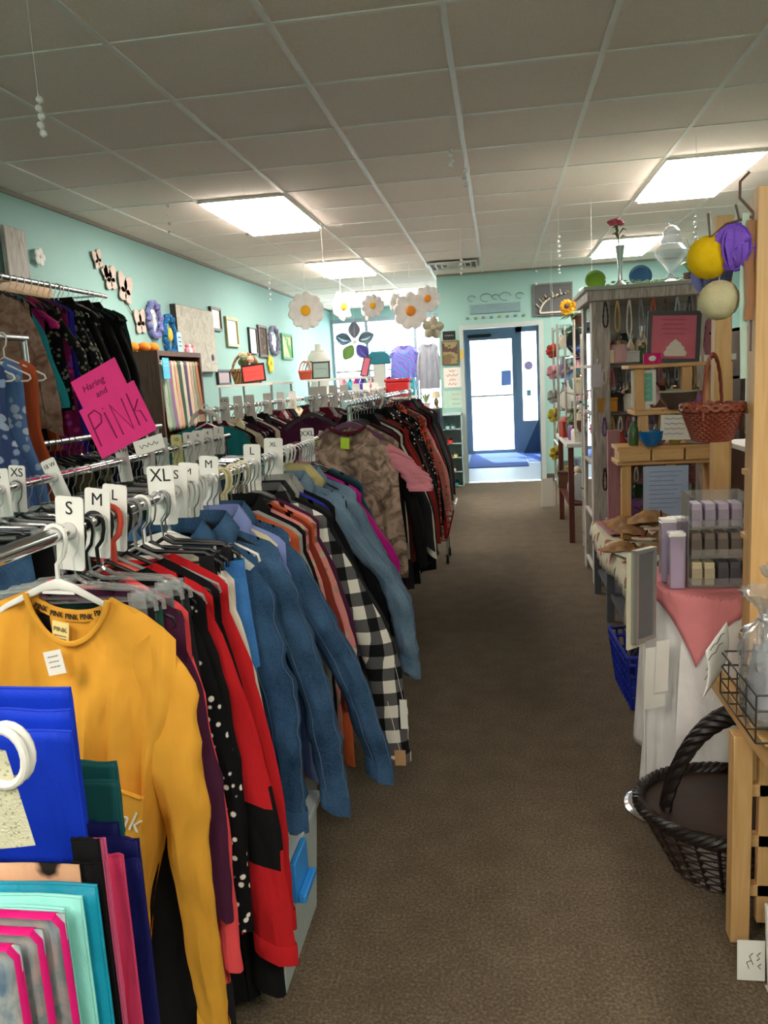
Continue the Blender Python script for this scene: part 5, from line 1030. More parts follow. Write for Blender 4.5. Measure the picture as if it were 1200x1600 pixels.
for sx in (-.1, .12):
    for sy in (-.13, .13): w = MB(); w.cyl((sx - .008, sy, .035), (sx + .012, sy, .035), .035, 18); w.build('wheel', BLACKP, t); MB().bar((sx, sy, .035), (sx, sy * .9, .19), .012).build('fork', STEEL, t)
# ================================================================ right side: shelving and goods
USED = {}
def uq(label, group):
    """things which look alike share a label and then share a group"""
    if label in USED:
        for o in USED[label]: o['group'] = group
        return group
    USED[label] = []; return None
def goods(kind, pos, c, cn, where, s=1.0, rz=0):
    label = 'small %s %s on %s' % (cn, kind, where); g = uq(label, '%s %ss on %s' % (cn, kind, where))
    m = plain('goods ' + cn, c, .35); t = thing(kind.replace(' ', '_'), label, kind, pos, rz, g); USED[label].append(t); b = MB()
    if kind == 'vase': b.lathe([(.02 * s, 0), (.035 * s, .03 * s), (.04 * s, .06 * s), (.02 * s, .1 * s), (.016 * s, .12 * s), (.022 * s, .13 * s), (.017 * s, .128 * s)], n=16); b.build('body', m, t)
    elif kind == 'bottle': b.lathe([(.022 * s, 0), (.024 * s, .01 * s), (.024 * s, .08 * s), (.009 * s, .105 * s), (.009 * s, .12 * s)], n=14); b.build('body', m, t); MB().cyl((0, 0, .119 * s), (0, 0, .14 * s), .012 * s, 12).build('cap', STEEL, t)
    elif kind == 'mug': b.lathe([(.03 * s, 0), (.033 * s, .005), (.035 * s, .08 * s), (.031 * s, .08 * s), (.029 * s, .008)], n=18); b.build('body', m, t); MB().tube([(.034 * s, 0, .065 * s), (.06 * s, 0, .062 * s), (.063 * s, 0, .035 * s), (.033 * s, 0, .018 * s)], .005 * s, 6).build('handle', m, t)
    elif kind == 'jar': b.lathe([(.03 * s, 0), (.035 * s, .012 * s), (.035 * s, .06 * s), (.025 * s, .075 * s)], n=16); b.build('body', m, t); MB().lathe([(.028 * s, .074 * s), (.029 * s, .088 * s), (.008 * s, .093 * s), (.01 * s, .105 * s), (0, .11 * s)], n=14).build('lid', BRASS, t)
    elif kind == 'box': b.box((-.05 * s, -.035 * s, 0), (.05 * s, .035 * s, .06 * s)); b.build('body', m, t, bevel=.002); MB().box((-.052 * s, -.037 * s, .06 * s), (.052 * s, .037 * s, .072 * s)).build('lid', m, t, bevel=.002)
    elif kind == 'bird figurine': b.sphere((0, 0, .035 * s), .03 * s, 14, (1.3, .85, .9)); b.sphere((.03 * s, 0, .068 * s), .017 * s, 10); b.lathe([(.02 * s, 0), (.012 * s, .012 * s)], n=10); b.bar((-.03 * s, 0, .035 * s), (-.075 * s, 0, .055 * s), .014 * s, .006 * s); b.build('body', m, t); MB().lathe([(.006 * s, 0), (0, .02 * s)], n=8, M=Matrix.Translation((.044 * s, 0, .068 * s)) @ Matrix.Rotation(PI / 2, 4, 'Y')).build('beak', BRASS, t)
    elif kind == 'candle': b.lathe([(.02 * s, 0), (.02 * s, .09 * s), (0, .088 * s)], n=14); b.build('wax', m, t); MB().cyl((0, 0, .088 * s), (0, 0, .1 * s), .0015, 5).build('wick', INK, t)
    elif kind == 'plate': M = Matrix.Translation((0, 0, .06 * s)) @ Matrix.Rotation(PI / 2 - .25, 4, 'X'); b.lathe([(0, .004), (.035 * s, .004), (.058 * s, -.006), (.06 * s, -.003), (.035 * s, .01), (0, .01)], n=24, M=M); b.build('dish', m, t); MB().box((-.03 * s, -.02, 0), (.03 * s, .03, .006)).build('stand', DKWOOD, t)
    elif kind == 'figurine': b.lathe([(.024 * s, 0), (.027 * s, .02 * s), (.016 * s, .055 * s), (.02 * s, .07 * s), (.009 * s, .085 * s)], n=14); b.build('body', m, t); MB().sphere((0, 0, .098 * s), .016 * s, 12).build('head', m, t)
    elif kind == 'glass': b.lathe([(.024 * s, 0), (.004 * s, .006), (.004 * s, .05 * s), (.028 * s, .075 * s), (.03 * s, .12 * s), (.028 * s, .12 * s), (.002, .062 * s)], n=16); b.build('bowl', GLASS, t)
    return t
PALX = [('#efece4', 'white'), ('#2f4f9a', 'blue'), ('#c4483a', 'red'), ('#d8c9a8', 'cream'), ('#5a3b2b', 'brown'), ('#7d9a86', 'sage'), ('#9a6ab0', 'purple'), ('#c9923a', 'amber'), ('#3d7f83', 'teal'), ('#8d8a86', 'grey'), ('#d99aa8', 'pink'), ('#26272a', 'black'), ('#a7762f', 'bronze'), ('#e0d36a', 'yellow'), ('#4a6b3c', 'green'), ('#f2efe8', 'white'), ('#cfd3d6', 'silver'), ('#e9dcc0', 'cream'), ('#cfd3d6', 'silver'), ('#e3b7bd', 'pale pink')]
KN = ['vase', 'bottle', 'mug', 'jar', 'box', 'bird figurine', 'candle', 'plate', 'figurine', 'glass', 'figurine', 'jar']
RR = random.Random(21)
def clutter(x0, x1, y0, y1, z, n, where, s=(.7, 1.2), kinds=KN, pal=PALX):
    nx = max(1, int(round(math.sqrt(n * (x1 - x0) / max(.05, (y1 - y0)))))); ny = max(1, int(math.ceil(n / nx))); k = 0
    for j in range(ny):
        for i in range(nx):
            if k >= n: return
            k += 1; cx = x0 + (x1 - x0) * (i + .5) / nx + RR.uniform(-.008, .008); cy = y0 + (y1 - y0) * (j + .5) / ny + RR.uniform(-.008, .008); c, cn = RR.choice(pal)
            goods(RR.choice(kinds), (cx, cy, z + .0005), c, cn, where, RR.uniform(*s), RR.uniform(-.6, .6))

# ---- A: pine table and pine shelf unit nearest the viewer
t = thing('pine_table', 'low pine bench table nearest the viewer at the right edge', 'table', (.54, 1.85, 0))
MB().box((-.022, -.022, 0), (.022, .022, .535)).build('leg', PINE, t, bevel=.002)
for p in ((.5, 0), (.0, -.85), (.5, -.85)): MB().box((p[0] - .022, p[1] - .022, 0), (p[0] + .022, p[1] + .022, .535)).build('leg', PINE, t, bevel=.002)
MB().box((.0, -.95, .536), (.03, .3, .585)).build('side_rail', PINEY, t, bevel=.002); MB().box((.5, -.95, .536), (.53, .3, .585)).build('side_rail', PINEY, t, bevel=.002)
for k in range(6): MB().box((.001, -.8 + .19 * k, .545), (.499, -.66 + .19 * k, .56)).build('slat', PINEX, t, bevel=.001)
for z in (.12, .25, .38): MB().box((.023, -.012, z), (.477, .012, z + .03)).build('rung', PINEX, t, bevel=.001)
MB().box((.04, -.012, .05), (.075, .012, .5)).build('brace', PINE, t, bevel=.001)
t = thing('price_card', 'small white handwritten card on the carpet end of the pine bench', 'card', (.528, 1.70, .004), rot=(-.05, 0, .0)); MB().box((-.03, 0, 0), (.03, .0012, .098)).build('card', PAPER, t, smooth=False)
BRI = plain('brown ink', '#5e4a3e', .8); strokes([[(-.005, -.001, .03), (-.01, -.001, .045), (.0, -.001, .05), (.004, -.001, .04), (-.004, -.001, .06), (.003, -.001, .068)], [(.012, -.001, .05), (.018, -.001, .055), (.012, -.001, .062), (.02, -.001, .07)], [(.02, -.001, .03), (.014, -.001, .036), (.021, -.001, .042)]], .0009, BRI, t)
t = thing('white_board', 'white edged board leaning inside the pine bench', 'board', (.60, 1.66, 0), rot=(-.18, 0, 0)); MB().box((-.045, 0, 0), (-.03, .4, .006)).build('edge', WHITE, t); MB().box((-.045, 0, 0), (.3, .012, .2)).build('panel', WHITE, t, smooth=False)
t = thing('wrapped_parcel', 'pale green parcel on the floor inside the pine bench', 'parcel', (.68, 1.66, 0.006), rz=.2); MB().box((-.07, -.05, 0), (.1, .12, .2)).build('body', plain('pale green wrap', '#8fa58c', .5), t, bevel=.01)
t = thing('parcel', 'grey knitted bundle inside the pine bench, above the parcel', 'bundle', (.70, 1.68, .21)); MB().sphere((0, 0, .08), .1, 14, (1, 1, .8)).build('body', fab('grey knit bundle', '#8f9494', 'heather', '#b4b8b8', weave=1.5), t)
# wire basket, cellophane bags, papers on the bench
t = thing('wire_basket', 'dark wire basket on the pine bench holding cellophane bags', 'basket', (.62, 1.78, .6)); b = MB()
for k in range(4): z = .006 + .035 * k; b.tube([(-.11, -.13, z), (.16, -.13, z), (.16, .14, z), (-.11, .14, z)], .0025, 6, closed=True)
for k in range(7): x = -.11 + .045 * k; b.tube([(x, -.13, .11), (x, -.13, .006), (x, .14, .006), (x, .14, .11)], .002, 5)
for k in range(5): y = -.13 + .0675 * k; b.tube([(-.11, y, .11), (-.11, y, .006), (.16, y, .006), (.16, y, .11)], .002, 5)
b.build('wires', plain('dark wire', '#4a4a48', .4, .8), t)
CELLO = clear('cellophane', '#eef0f2', .08, .16)
def crumple(label, pos, rx, ry, h, m, inner=None, seed=1, ribbon=None):
    t = thing('gift_bag', label, 'gift bag', pos); b = MB()
    def fn(u, v):
        a = 2 * PI * u; r = 1 - .75 * sm((v - .62) / .2) + .9 * sm((v - .82) / .2); q = 1 + .4 * nz(math.cos(a) * 2.5, math.sin(a) * 2.5 + v * 6, seed) + .2 * nz(math.cos(a) * 6, math.sin(a) * 6 + v * 12, seed) + .08 * math.sin(a * 9) * v
        return (rx * r * q * math.cos(a), ry * r * q * math.sin(a), h * v)
    b.grid(fn, 40, 22, True); b.build('wrap', m, t)
    if inner: MB().lathe([(rx * .7, .004), (rx * .75, h * .3), (rx * .5, h * .55), (0, h * .6)], n=16, M=Matrix.Diagonal((1, ry / rx, 1, 1))).build('contents', inner, t)
    if ribbon: MB().tube([(rx * .27 * math.cos(a), ry * .27 * math.sin(a), h * .79) for a in [2 * PI * k / 14 for k in range(14)]], .006, 6, closed=True).build('ribbon', ribbon, t)
    return t
crumple('clear cellophane gift bag with grey filling in the wire basket', (.565, 1.77, .611), .05, .055, .29, CELLO, plain('grey filling', '#9a9aa2', .8), 3, plain('silver ribbon', '#c9c9cf', .3, .7))
crumple('silvery cellophane bag beside the grey filled one', (.665, 1.74, .611), .05, .05, .30, CELLO, plain('lilac grey filling', '#8d8797', .8), 5)
crumple('cellophane gift bag tied with purple ribbon at the right edge', (.63, 1.86, .611), .045, .045, .32, CELLO, plain('green grey filling', '#7f8a84', .8), 8, plain('purple ribbon', '#6a3278', .4))
t = thing('paper_sheet', 'curled handwritten white sheet taped to the end of the pine bench', 'paper', (.475, 1.86, .69)); b = MB()
b.grid(lambda u, v: (-.02 + .07 * u - .02 * v + .02 * math.sin(v * 2.4), -.02 + .09 * u + .01 * math.sin(3 * v), .12 * (.5 - v) + .035 * u * 1.2 - .01), 8, 10); b.build('sheet', PAPER, t, solid=.001)
for k in range(4): strokes([[(-.008 + .012 * j - .004 * k, -.012 + .016 * j + .0 - .003, .05 - .024 * k + .0055 * j + .004 * math.sin(j * 2.5)) for j in range(5)]], .0009, MATS['brown ink'], t)
t = thing('paper_sheet', 'cream sheet of paper curling over the pine bench rail', 'paper', (.615, 1.60, .592)); b = MB(); b.grid(lambda u, v: (-.055 + .09 * u, -.19 + .36 * v, .012 * math.sin(PI * u) + .03 * (1 - u) * v * v - 0), 8, 10); b.build('sheet', plain('cream paper', '#efe3c8', .8), t, solid=.001)
t = thing('magenta_card', 'dark purple and pink packet at the right edge of the bench', 'packet', (.69, 1.55, .60), rz=.3); MB().box((-.05, -.04, 0), (.06, .04, .05)).build('packet', plain('dark magenta', '#4a1038', .5), t, bevel=.004)
# tall pine unit with shelves going right
t = thing('pine_shelf', 'tall open pine shelf unit whose post rises at the right edge', 'shelf', (.69, 2.25, 0))
for p in ((0, 0), (.62, 0), (.02, .1), (.62, .1)): MB().box((p[0] - .024, p[1] - .02, 0), (p[0] + .024, p[1] + .02, 1.83)).build('post', PINE, t, bevel=.002)
for z in (.3, .62, .92, 1.1, 1.27, 1.55):
    MB().box((.025, -.018, z - .04), (.595, .0, z)).build('front_rail', PINEX, t, bevel=.001)
    MB().box((-.024, .021, z - .016), (.644, .079, z)).build('shelf_board', PINEX, t, bevel=.001)
for k, z in enumerate((.92, 1.1, 1.27, 1.55)): clutter(.76, 1.26, 2.285, 2.32, z, 8, ['the fourth', 'the fifth', 'the sixth', 'the top'][k] + ' board of the pine shelf at the right edge', (.9, 1.2), pal=[p for p in PALX if p[1] in ('red', 'brown', 'amber', 'black', 'blue', 'white')])
goods('bird figurine', (.765, 2.30, 1.1), '#b3141c', 'glossy crimson', 'the post side of the pine shelf', 1.0, PI)
# poufs on cords, branch hooks
def pouf(label, c, r, m, kind):
    t = thing(kind, label, 'bath pouf', c); b = MB(); n = 44; mm = 22
    def fn(u, v):
        a = 2 * PI * u; th = PI * v; x, y, z = math.sin(th) * math.cos(a), math.sin(th) * math.sin(a), math.cos(th)
        q = 1 + (.16 * math.sin(a * 7 + 3 * math.sin(th * 4)) * math.sin(th) + .1 * nz(x * 3, y * 3, z * 3) if kind == 'bath_pouf' else .05 * nz(x * 7, y * 7, z * 7) + .02 * nz(x * 18, y * 18, z * 18)); return (r * q * x, r * q * y, r * q * z)
    b.grid(fn, n, mm, True); b.build('ball', m, t)
    if kind == 'bath_pouf':
        for k in range(9):
            a = k * .7; f = MB(); f.tube([(r * 1.02 * math.cos(q) * math.cos(a), r * .8 * math.cos(q) * math.sin(a) - .01, r * 1.02 * math.sin(q)) for q in [PI * 2 * j / 16 for j in range(16)]], .007, 6, closed=True, ell=(1.6, .5)); f.build('ruffle', m, t)
    MB().tube([(0, 0, r * .9), (.003, 0, r * 1.6), (0, 0, r * 2.1)], .0015, 5).build('cord', WHITEP, t); return t
pouf('sunny yellow bath sponge ball hanging before the glass jar', (.566, 2.3, 1.673), .056, fab('yellow netting', '#f2c719', weave=1.5), 'sponge_ball')
pouf('purple ruffled bath pouf beside the tall pine post', (.625, 2.28, 1.69), .05, fab('purple netting', '#8a5fd8', weave=1.5, rough=.6), 'bath_pouf')
pouf('cream fluffy bath ball below the purple pouf', (.592, 2.3, 1.56), .052, fab('cream netting', '#d8cfa6', weave=2), 'sponge_ball')
pouf('periwinkle pouf partly hidden under the yellow ball', (.60, 2.42, 1.64), .045, fab('periwinkle netting', '#8f96d8', weave=1), 'bath_pouf')
t = thing('branch_hook', 'bare brown twig hanger fixed to the tall pine post above the poufs', 'hook', (.66, 2.25, 1.72)); b = MB()
b.tube([(0, 0, .05), (-.03, .01, .09), (-.03, .01, .13), (-.01, 0, .15)], .004, 6); b.tube([(0, 0, .04), (-.06, .02, .03), (-.1, .02, .0), (-.105, .02, .06)], .0035, 6); b.tube([(-.03, .01, .035), (-.04, .01, .075)], .003, 5); b.tube([(0, 0, .05), (.0, 0, -.3)], .003, 5); b.tube([(0, 0, .02), (-.06, .05, -.08)], .002, 5); b.build('twig', BRN, t)
t = thing('leather_strap', 'tan leather straps hanging between the pouf and the post', 'straps', (.655, 2.24, 1.60)); MB().tube([(0, 0, .15), (-.006, 0, .05), (.0, 0, -.05), (-.004, 0, -.1)], .012, 6, ell=(1, .3)).build('strap', plain('tan leather', '#9b6a45', .6), t); MB().tube([(-.012, .01, .17), (-.016, .01, .0), (-.01, .01, -.25)], .009, 6, ell=(1, .3)).build('ribbon', plain('mint ribbon', '#b9cfc0', .6), t)
for k in range(7): crystal('faceted bead string hanging by the tan straps', .675 - .012 * k, 2.3 + .01 * k, 1.74 - .02 * k, 1.84, 6, .006, 'bead strings by the straps') if k < 0 else None
# hanging basket and wooden paddle
hb = basket('small reddish brown wicker basket hanging from the tall pine post', (.587, 2.33, 1.18), .078, .08, .095, plain('reddish wicker', '#7d3b28', .5, bmp=.4), .17, .62, rz=.0, ha=1.0)
t = thing('cotton_ball', 'whitish soap ball inside the hanging wicker basket', 'soap', (.6, 2.32, 1.262)); MB().sphere((0, 0, .0), .022, 12).build('ball', WHITE, t)
t = thing('pine_post', 'square pine post rising behind the round table and hanging basket', 'post', (.835, 3.2, 0)); MB().box((-.03, -.03, .02), (.03, .03, 1.92)).build('post', PINE, t, bevel=.003); MB().box((-.12, -.1, 0), (.12, .1, .02)).build('base', PINEX, t)
# ---- big dark wicker basket on the floor
DWK = plain('dark brown wicker', '#3a2822', .45, bmp=.6); DWK2 = plain('black brown wicker', '#1f1614', .45, bmp=.6)
bk = basket('large dark wicker basket with arched handle on the carpet', (.605, 2.13, 0), .245, .2, .19, DWK, False, .62)
for k in range(26):
    a = 2 * PI * k / 26; s = MB(); s.tube([(.245 * .64 * math.cos(a), .2 * .64 * math.sin(a), .01), (.245 * .84 * math.cos(a), .2 * .84 * math.sin(a), .1), (.25 * math.cos(a), .205 * math.sin(a), .19)], .006, 6); s.build('stake', DWK2, bk)
g = MB()
for k in range(6): g.tube([(-.19 * math.cos(a) + .02 * math.sin(a), -.02 + .018 * math.cos(a * 8 + k * 1.05), .14 + .33 * math.sin(a) + .018 * math.sin(a * 8 + k * 1.05)) for a in [PI * j / 40 for j in range(41)]], .012, 7)
g.build('handle', DWK2, bk)
g = MB()
for k in range(5): g.tube([((.25 + .012 * math.cos(a * 14 + k * 1.25)) * math.cos(a), (.205 + .012 * math.cos(a * 14 + k * 1.25)) * math.sin(a), .195 + .012 * math.sin(a * 14 + k * 1.25)) for a in [2 * PI * j / 90 for j in range(90)]], .008, 6, closed=True)
g.build('braided_rim', DWK2, bk)
MB().lathe([(.001, .02), (.13, .03), (.19, .12), (.2, .12)], n=20, M=Matrix.Diagonal((1, .82, 1, 1))).build('liner', plain('black liner', '#161413', .5), bk)
t = thing('round_plate', 'shiny chrome round base plate on the carpet beside the wicker basket', 'plate', (.49, 2.44, 0)); MB().lathe([(.0, .0), (.125, 0), (.13, .012), (.118, .018), (.1, .012), (0, .012)], n=36).build('dish', CHROME, t)

# ---- round table with cloths
CLOTHW = fab('white tablecloth', '#e6e3e2', weave=.2); CLOTHP = fab('pink crepe cloth', '#e08a8f', weave=.6, rough=.7)
TX, TY, TZ, TR = .715, 2.69, .68, .225
t = thing('round_table', 'small round pedestal table hidden under white and pink cloths', 'table', (TX, TY, 0)); MB().lathe([(0, TZ - .03), (TR - .01, TZ - .03), (TR - .01, TZ - .006), (0, TZ - .006)], n=36).build('tabletop', PINE, t); MB().cyl((0, 0, .02), (0, 0, TZ - .03), .025, 12).build('pedestal', STEEL, t); MB().cyl((0, 0, 0), (0, 0, .02), .15, 24).build('base', STEEL, t)
b = MB(); N_ = 96
def cl(u, v):
    a = 2 * PI * u
    if v < .3: r = TR * v / .3; return (r * math.cos(a), r * math.sin(a), TZ)
    q = (v - .3) / .7; f = (.035 * math.sin(a * 7 + 1.2) + .02 * math.sin(a * 13)) * q; drop = .62 + .035 * math.sin(a * 4 - .5)
    r = TR + .006 + .015 * sm(q * 4) + f + .02 * q
    if -.75 * PI < math.atan2(math.sin(a), math.cos(a)) < -.2 * PI: r += .05 * q
    return (r * math.cos(a), r * math.sin(a), TZ - .004 - drop * q)
b.grid(cl, N_, 34, True); tag(b.build('tablecloth', CLOTHW, None, solid=.002, loc=(TX, TY, .002)), 'white tablecloth falling nearly to the carpet over the round table', 'tablecloth')
b = MB()
def pk(u, v):
    x, y = (u - .5) * .52, (v - .5) * .52; c, s = math.cos(.26), math.sin(.26); X, Y = x * c - y * s, x * s + y * c; r = math.hypot(X, Y); 
    if r <= TR + .016: return (X, Y, TZ + .006)
    e = r - TR - .016; k = (TR + .022 + .012 * sm(e * 10) + .08 * e) / r; return (X * k, Y * k, TZ + .006 - e * 1.75 - .0)
b.grid(pk, 44, 44); tag(b.build('table_overlay', CLOTHP, None, solid=.002, loc=(TX, TY, .0)), 'pink square overlay whose pointed corner hangs over the white tablecloth', 'cloth')
# soap stand
t = thing('acrylic_stand', 'clear three tier acrylic soap stand on the pink cloth', 'stand', (.668, 2.62, TZ + .01)); ST = t
for z, w in ((.0, .085), (.095, .08), (.19, .078)):
    MB().box((-w, -.05, z), (w, .05, z + .004)).build('tier', CLEARP, t, smooth=False); MB().box((-w, -.053, z), (w, -.05, z + .03)).build('lip', CLEARP, t, smooth=False)
for s in (-1, 1): MB().box((s * .088 - .002, -.05, 0), (s * .088 + .002, .05, .3)).build('side', CLEARP, t, smooth=False)
MB().box((-.086, .05, 0), (.086, .054, .3)).build('back', CLEARP, t, smooth=False)
tiers = [(.194, '#c9bcd4', 'lilac', 4), (.099, '#877a72', 'grey brown', 4), (.004, '#e4d6b2', 'cream', 2), (.004, '#5d5a60', 'charcoal', 2)]
for z, c, n, k in tiers:
    for j in range(k):
        x = (-.06 + .04 * j) if k == 4 else ((-.058 + .038 * j) if n == 'cream' else (.022 + .036 * j)); o = thing('soap_bar', '%s soap bar standing on the clear soap stand' % n, 'soap', (.668 + x, 2.615, TZ + .0105 + z), group='%s soap bars' % n)
        MB().box((-.015, -.035, 0), (.015, .035, .075)).build('bar', plain('soap ' + n, c, .5), o, bevel=.003); MB().box((-.0155, -.036, .02), (.0155, .036, .055)).build('band', plain('soap band ' + n, tuple(min(1, v * 1.0) for v in [int(c[i:i+2], 16) / 255 * .85 for i in (1, 3, 5)]), .6), o, smooth=False)
LIL = clear('lilac plastic', '#e2d6ea', .12, .35)
for k, (x, y, h) in enumerate(((.545, 2.58, .17), (.535, 2.66, .2), (.575, 2.73, .19))):
    t = thing('plastic_box', ['translucent lilac box of bath salts, front one', 'translucent lilac box of bath salts, left rear one', 'translucent lilac box of bath salts, right rear one'][k], 'box', (x, y, TZ + .01)); MB().box((-.024, -.024, 0), (.024, .024, h)).build('body', LIL, t, bevel=.003); MB().box((-.018, -.018, .004), (.018, .018, h * .75)).build('contents', plain('lilac salts', '#d3c6d6', .7), t); MB().box((-.025, -.025, h), (.025, .025, h + .012)).build('lid', WHITEP, t, bevel=.002)
crumple('cellophane wrapped soap bundle on the pink cloth behind the boxes', (.60, 2.80, TZ + .01), .04, .04, .13, CELLO, plain('white filling', '#d8d6d2', .8), 2)
clutter(.66, .84, 2.74, 2.84, TZ + .011, 5, 'the pink cloth behind the soap stand', (.8, 1.0))
# silver picture sign clipped on the table front
t = thing('picture_sign', 'grey board in a silver and cream frame standing edge on before the round table', 'sign', (.43, 2.45, .555), rot=(-.02, .05, math.radians(48))); fw = .012; w, h = .11, .29; b = MB()
b.box((-w / 2, 0, 0), (w / 2, .02, fw)); b.box((-w / 2, 0, h - fw), (w / 2, .02, h)); b.box((-w / 2, 0, fw), (-w / 2 + fw, .02, h - fw)); b.box((w / 2 - fw, 0, fw), (w / 2, .02, h - fw)); b.build('frame', plain('silver frame', '#a9aaa6', .35, .6), t, smooth=False)
MB().box((-w / 2 + fw, .006, fw), (w / 2 - fw, .012, h - fw)).build('board', plain('grey board', '#676a6d', .5), t, smooth=False); MB().box((-w / 2 - .012, .02, -.02), (w / 2 - .03, .028, h - .01)).build('backing', plain('cream backing', '#d6cfb4', .7), t, smooth=False)
MB().bar((.03, .028, -.0), (.06, .034, -.555), .006).build('support_leg', WHITE, t)
t = thing('paper_sheet', 'plain white sheets hanging under the grey framed board', 'paper', (.452, 2.46, .33), rot=(0, .04, .5)); MB().box((-.035, 0, 0), (.045, .003, .2)).build('sheet', PAPER, t, smooth=False); MB().box((.0, -.006, .05), (.05, -.004, .22)).build('sheet', PAPER, t, smooth=False)

# ---- low table with flowered cloth
FLC = fab('rose print tablecloth', '#d9d3bd', 'floral', '#c4574f', '#5f8a5a', p=.085, weave=.3)
t = thing('coffee_table', 'low grey table with a lower shelf under the rose print cloth', 'table', (.88, 4.3, 0)); GL = plain('slate paint', '#5c6068', .5)
MB().box((-.32, -.72, .42), (.32, .72, .45)).build('tabletop', GL, t, bevel=.003); MB().box((-.3, -.68, .14), (.3, .68, .16)).build('lower_shelf', plain('silver shelf', '#8d9399', .35, .5), t, smooth=False)
for sx in (-.3, .3):
    for sy in (-.68, .1, .68): MB().box((sx - .02, sy - .02, 0), (sx + .02, sy + .02, .419)).build('leg', GL, t, bevel=.002)
b = MB()
def fc(u, v):
    x = -.36 + .72 * u; y = -.78 + 1.5 * v; ex = max(0, -.325 - x) ; ey = max(0, -.725 - y); z = .456
    f = .01 * math.sin(y * 26) * min(1, ex * 30) + .012 * math.sin(x * 24) * min(1, ey * 30)
    X = max(x, -.325) - .012 * min(1, ex * 40) - abs(f) * (ex > 0); Y = max(y, -.725) - .012 * min(1, ey * 40) - abs(f) * (ey > 0); d = max(ex * 3.2 * (1 + .35 * math.sin(y * 5 + 1)), ey * 4.2); return (X, Y, z - d + .002 * nz(x * 9, y * 9, 1))
b.grid(fc, 50, 70); tag(b.build('tablecloth', FLC, None, solid=.002, loc=(.88, 4.3, 0)), 'cream tablecloth printed with roses over the low grey table', 'tablecloth')
b = MB(); b.grid(lambda u, v: (-.13 + .26 * u, -.16 + .34 * v, .004 + .006 * nz(u * 4, v * 4, 2)), 12, 12); tag(b.build('napkin', fab('sheer white cloth', '#d6d8cc'), None, solid=.002, loc=(.70, 4.0, .468), rot=(0, 0, .3)), 'sheer whitish napkin spread on the rose cloth', 'napkin')
b = MB(); b.grid(lambda u, v: (-.1 + .2 * u, -.2 + .4 * v, .004 + .008 * nz(u * 4, v * 4, 5)), 12, 12); tag(b.build('napkin', fab('dusty pink cloth', '#a8787f'), None, solid=.002, loc=(.68, 4.7, .468), rot=(0, 0, .1)), 'dusty pink runner at the far end of the rose cloth', 'napkin')
KR = fab('kraft burlap', '#b1865a', 'floral', '#8f6a4a', '#c9a98a', p=.05, weave=1.2, rough=.7)
rk = random.Random(3)
for k, (x, y, z, rz) in enumerate(((.72, 4.12, .47, .2), (.86, 4.05, .472, -.5), (1.0, 4.1, .472, .8), (.78, 4.22, .505, -.3), (.93, 4.18, .51, .4), (.86, 4.26, .545, .9), (.76, 4.3, .53, .1), (.83, 4.14, .56, -.2))):
    t = thing('gift_pouch', 'tan burlap sachet pouch in the heap on the rose cloth', 'pouch', (.60 + (x - .72) * 1.25, y, .47 + (z - .47) * 1.7), rot=(rk.uniform(-.2, .2), rk.uniform(-.2, .2), rz), group='tan burlap sachets')
    b = MB(); b.grid(lambda u, v: (-.085 + .17 * u, (-.055 + .11 * v) * (1 - .45 * (u > .8)), .03 * math.sin(PI * u) * math.sin(PI * v) + .006 * nz(u * 8, v * 8, k)), 16, 12); b.grid(lambda u, v: (-.085 + .17 * u, (-.055 + .11 * v) * (1 - .45 * (u > .8)), -.002), 16, 12); b.build('body', KR, t, weld=True)
    MB().tube([(.052, -.03, .0), (.052, -.015, .02), (.052, .015, .02), (.052, .03, .0)], .003, 5).build('tie', WINE, t); t.scale = (1.25, 1.25, 1.5)
clutter(.98, 1.16, 3.68, 4.0, .465, 6, 'the rose cloth by the soap table', (.9, 1.1), kinds=['glass', 'bottle', 'jar'])
clutter(.62, 1.1, 3.75, 4.7, .161, 10, 'the lower shelf of the grey table', (.9, 1.4), kinds=['mug', 'jar', 'plate', 'box'])
t = thing('hand_basket', 'royal blue plastic shopping basket on the carpet before the low table', 'basket', (.60, 3.36, 0), rz=.05); BB = plain('blue basket plastic', '#1c2fa0', .4); b = MB()
def bkf(z): q = .8 + .2 * z / .24; return .13 * q, .2 * q
for z in (.0, .05, .1, .15, .2, .235): a, c = bkf(z); b.tube([(-a, -c, z + .005), (a, -c, z + .005), (a, c, z + .005), (-a, c, z + .005)], .006 if z < .2 else .009, 6, closed=True)
for k in range(9):
    f = -1 + k / 4; a0, c0 = bkf(0); a1, c1 = bkf(.235)
    for s in (-1, 1): b.bar((f * a0, s * c0, .005), (f * a1, s * c1, .24), .012, .004); b.bar((s * a0, f * c0, .005), (s * a1, f * c1, .24), .004, .014)
b.box((-.1, -.155, .0), (.1, .155, .006)); b.build('cage', BB, t, smooth=False); 
for s in (-1, 1): MB().tube([(s * .11, -.19, .24), (s * .06, -.12, .27), (s * .06, .12, .27), (s * .11, .19, .24)], .006, 6).build('handle', BLACKP, t)

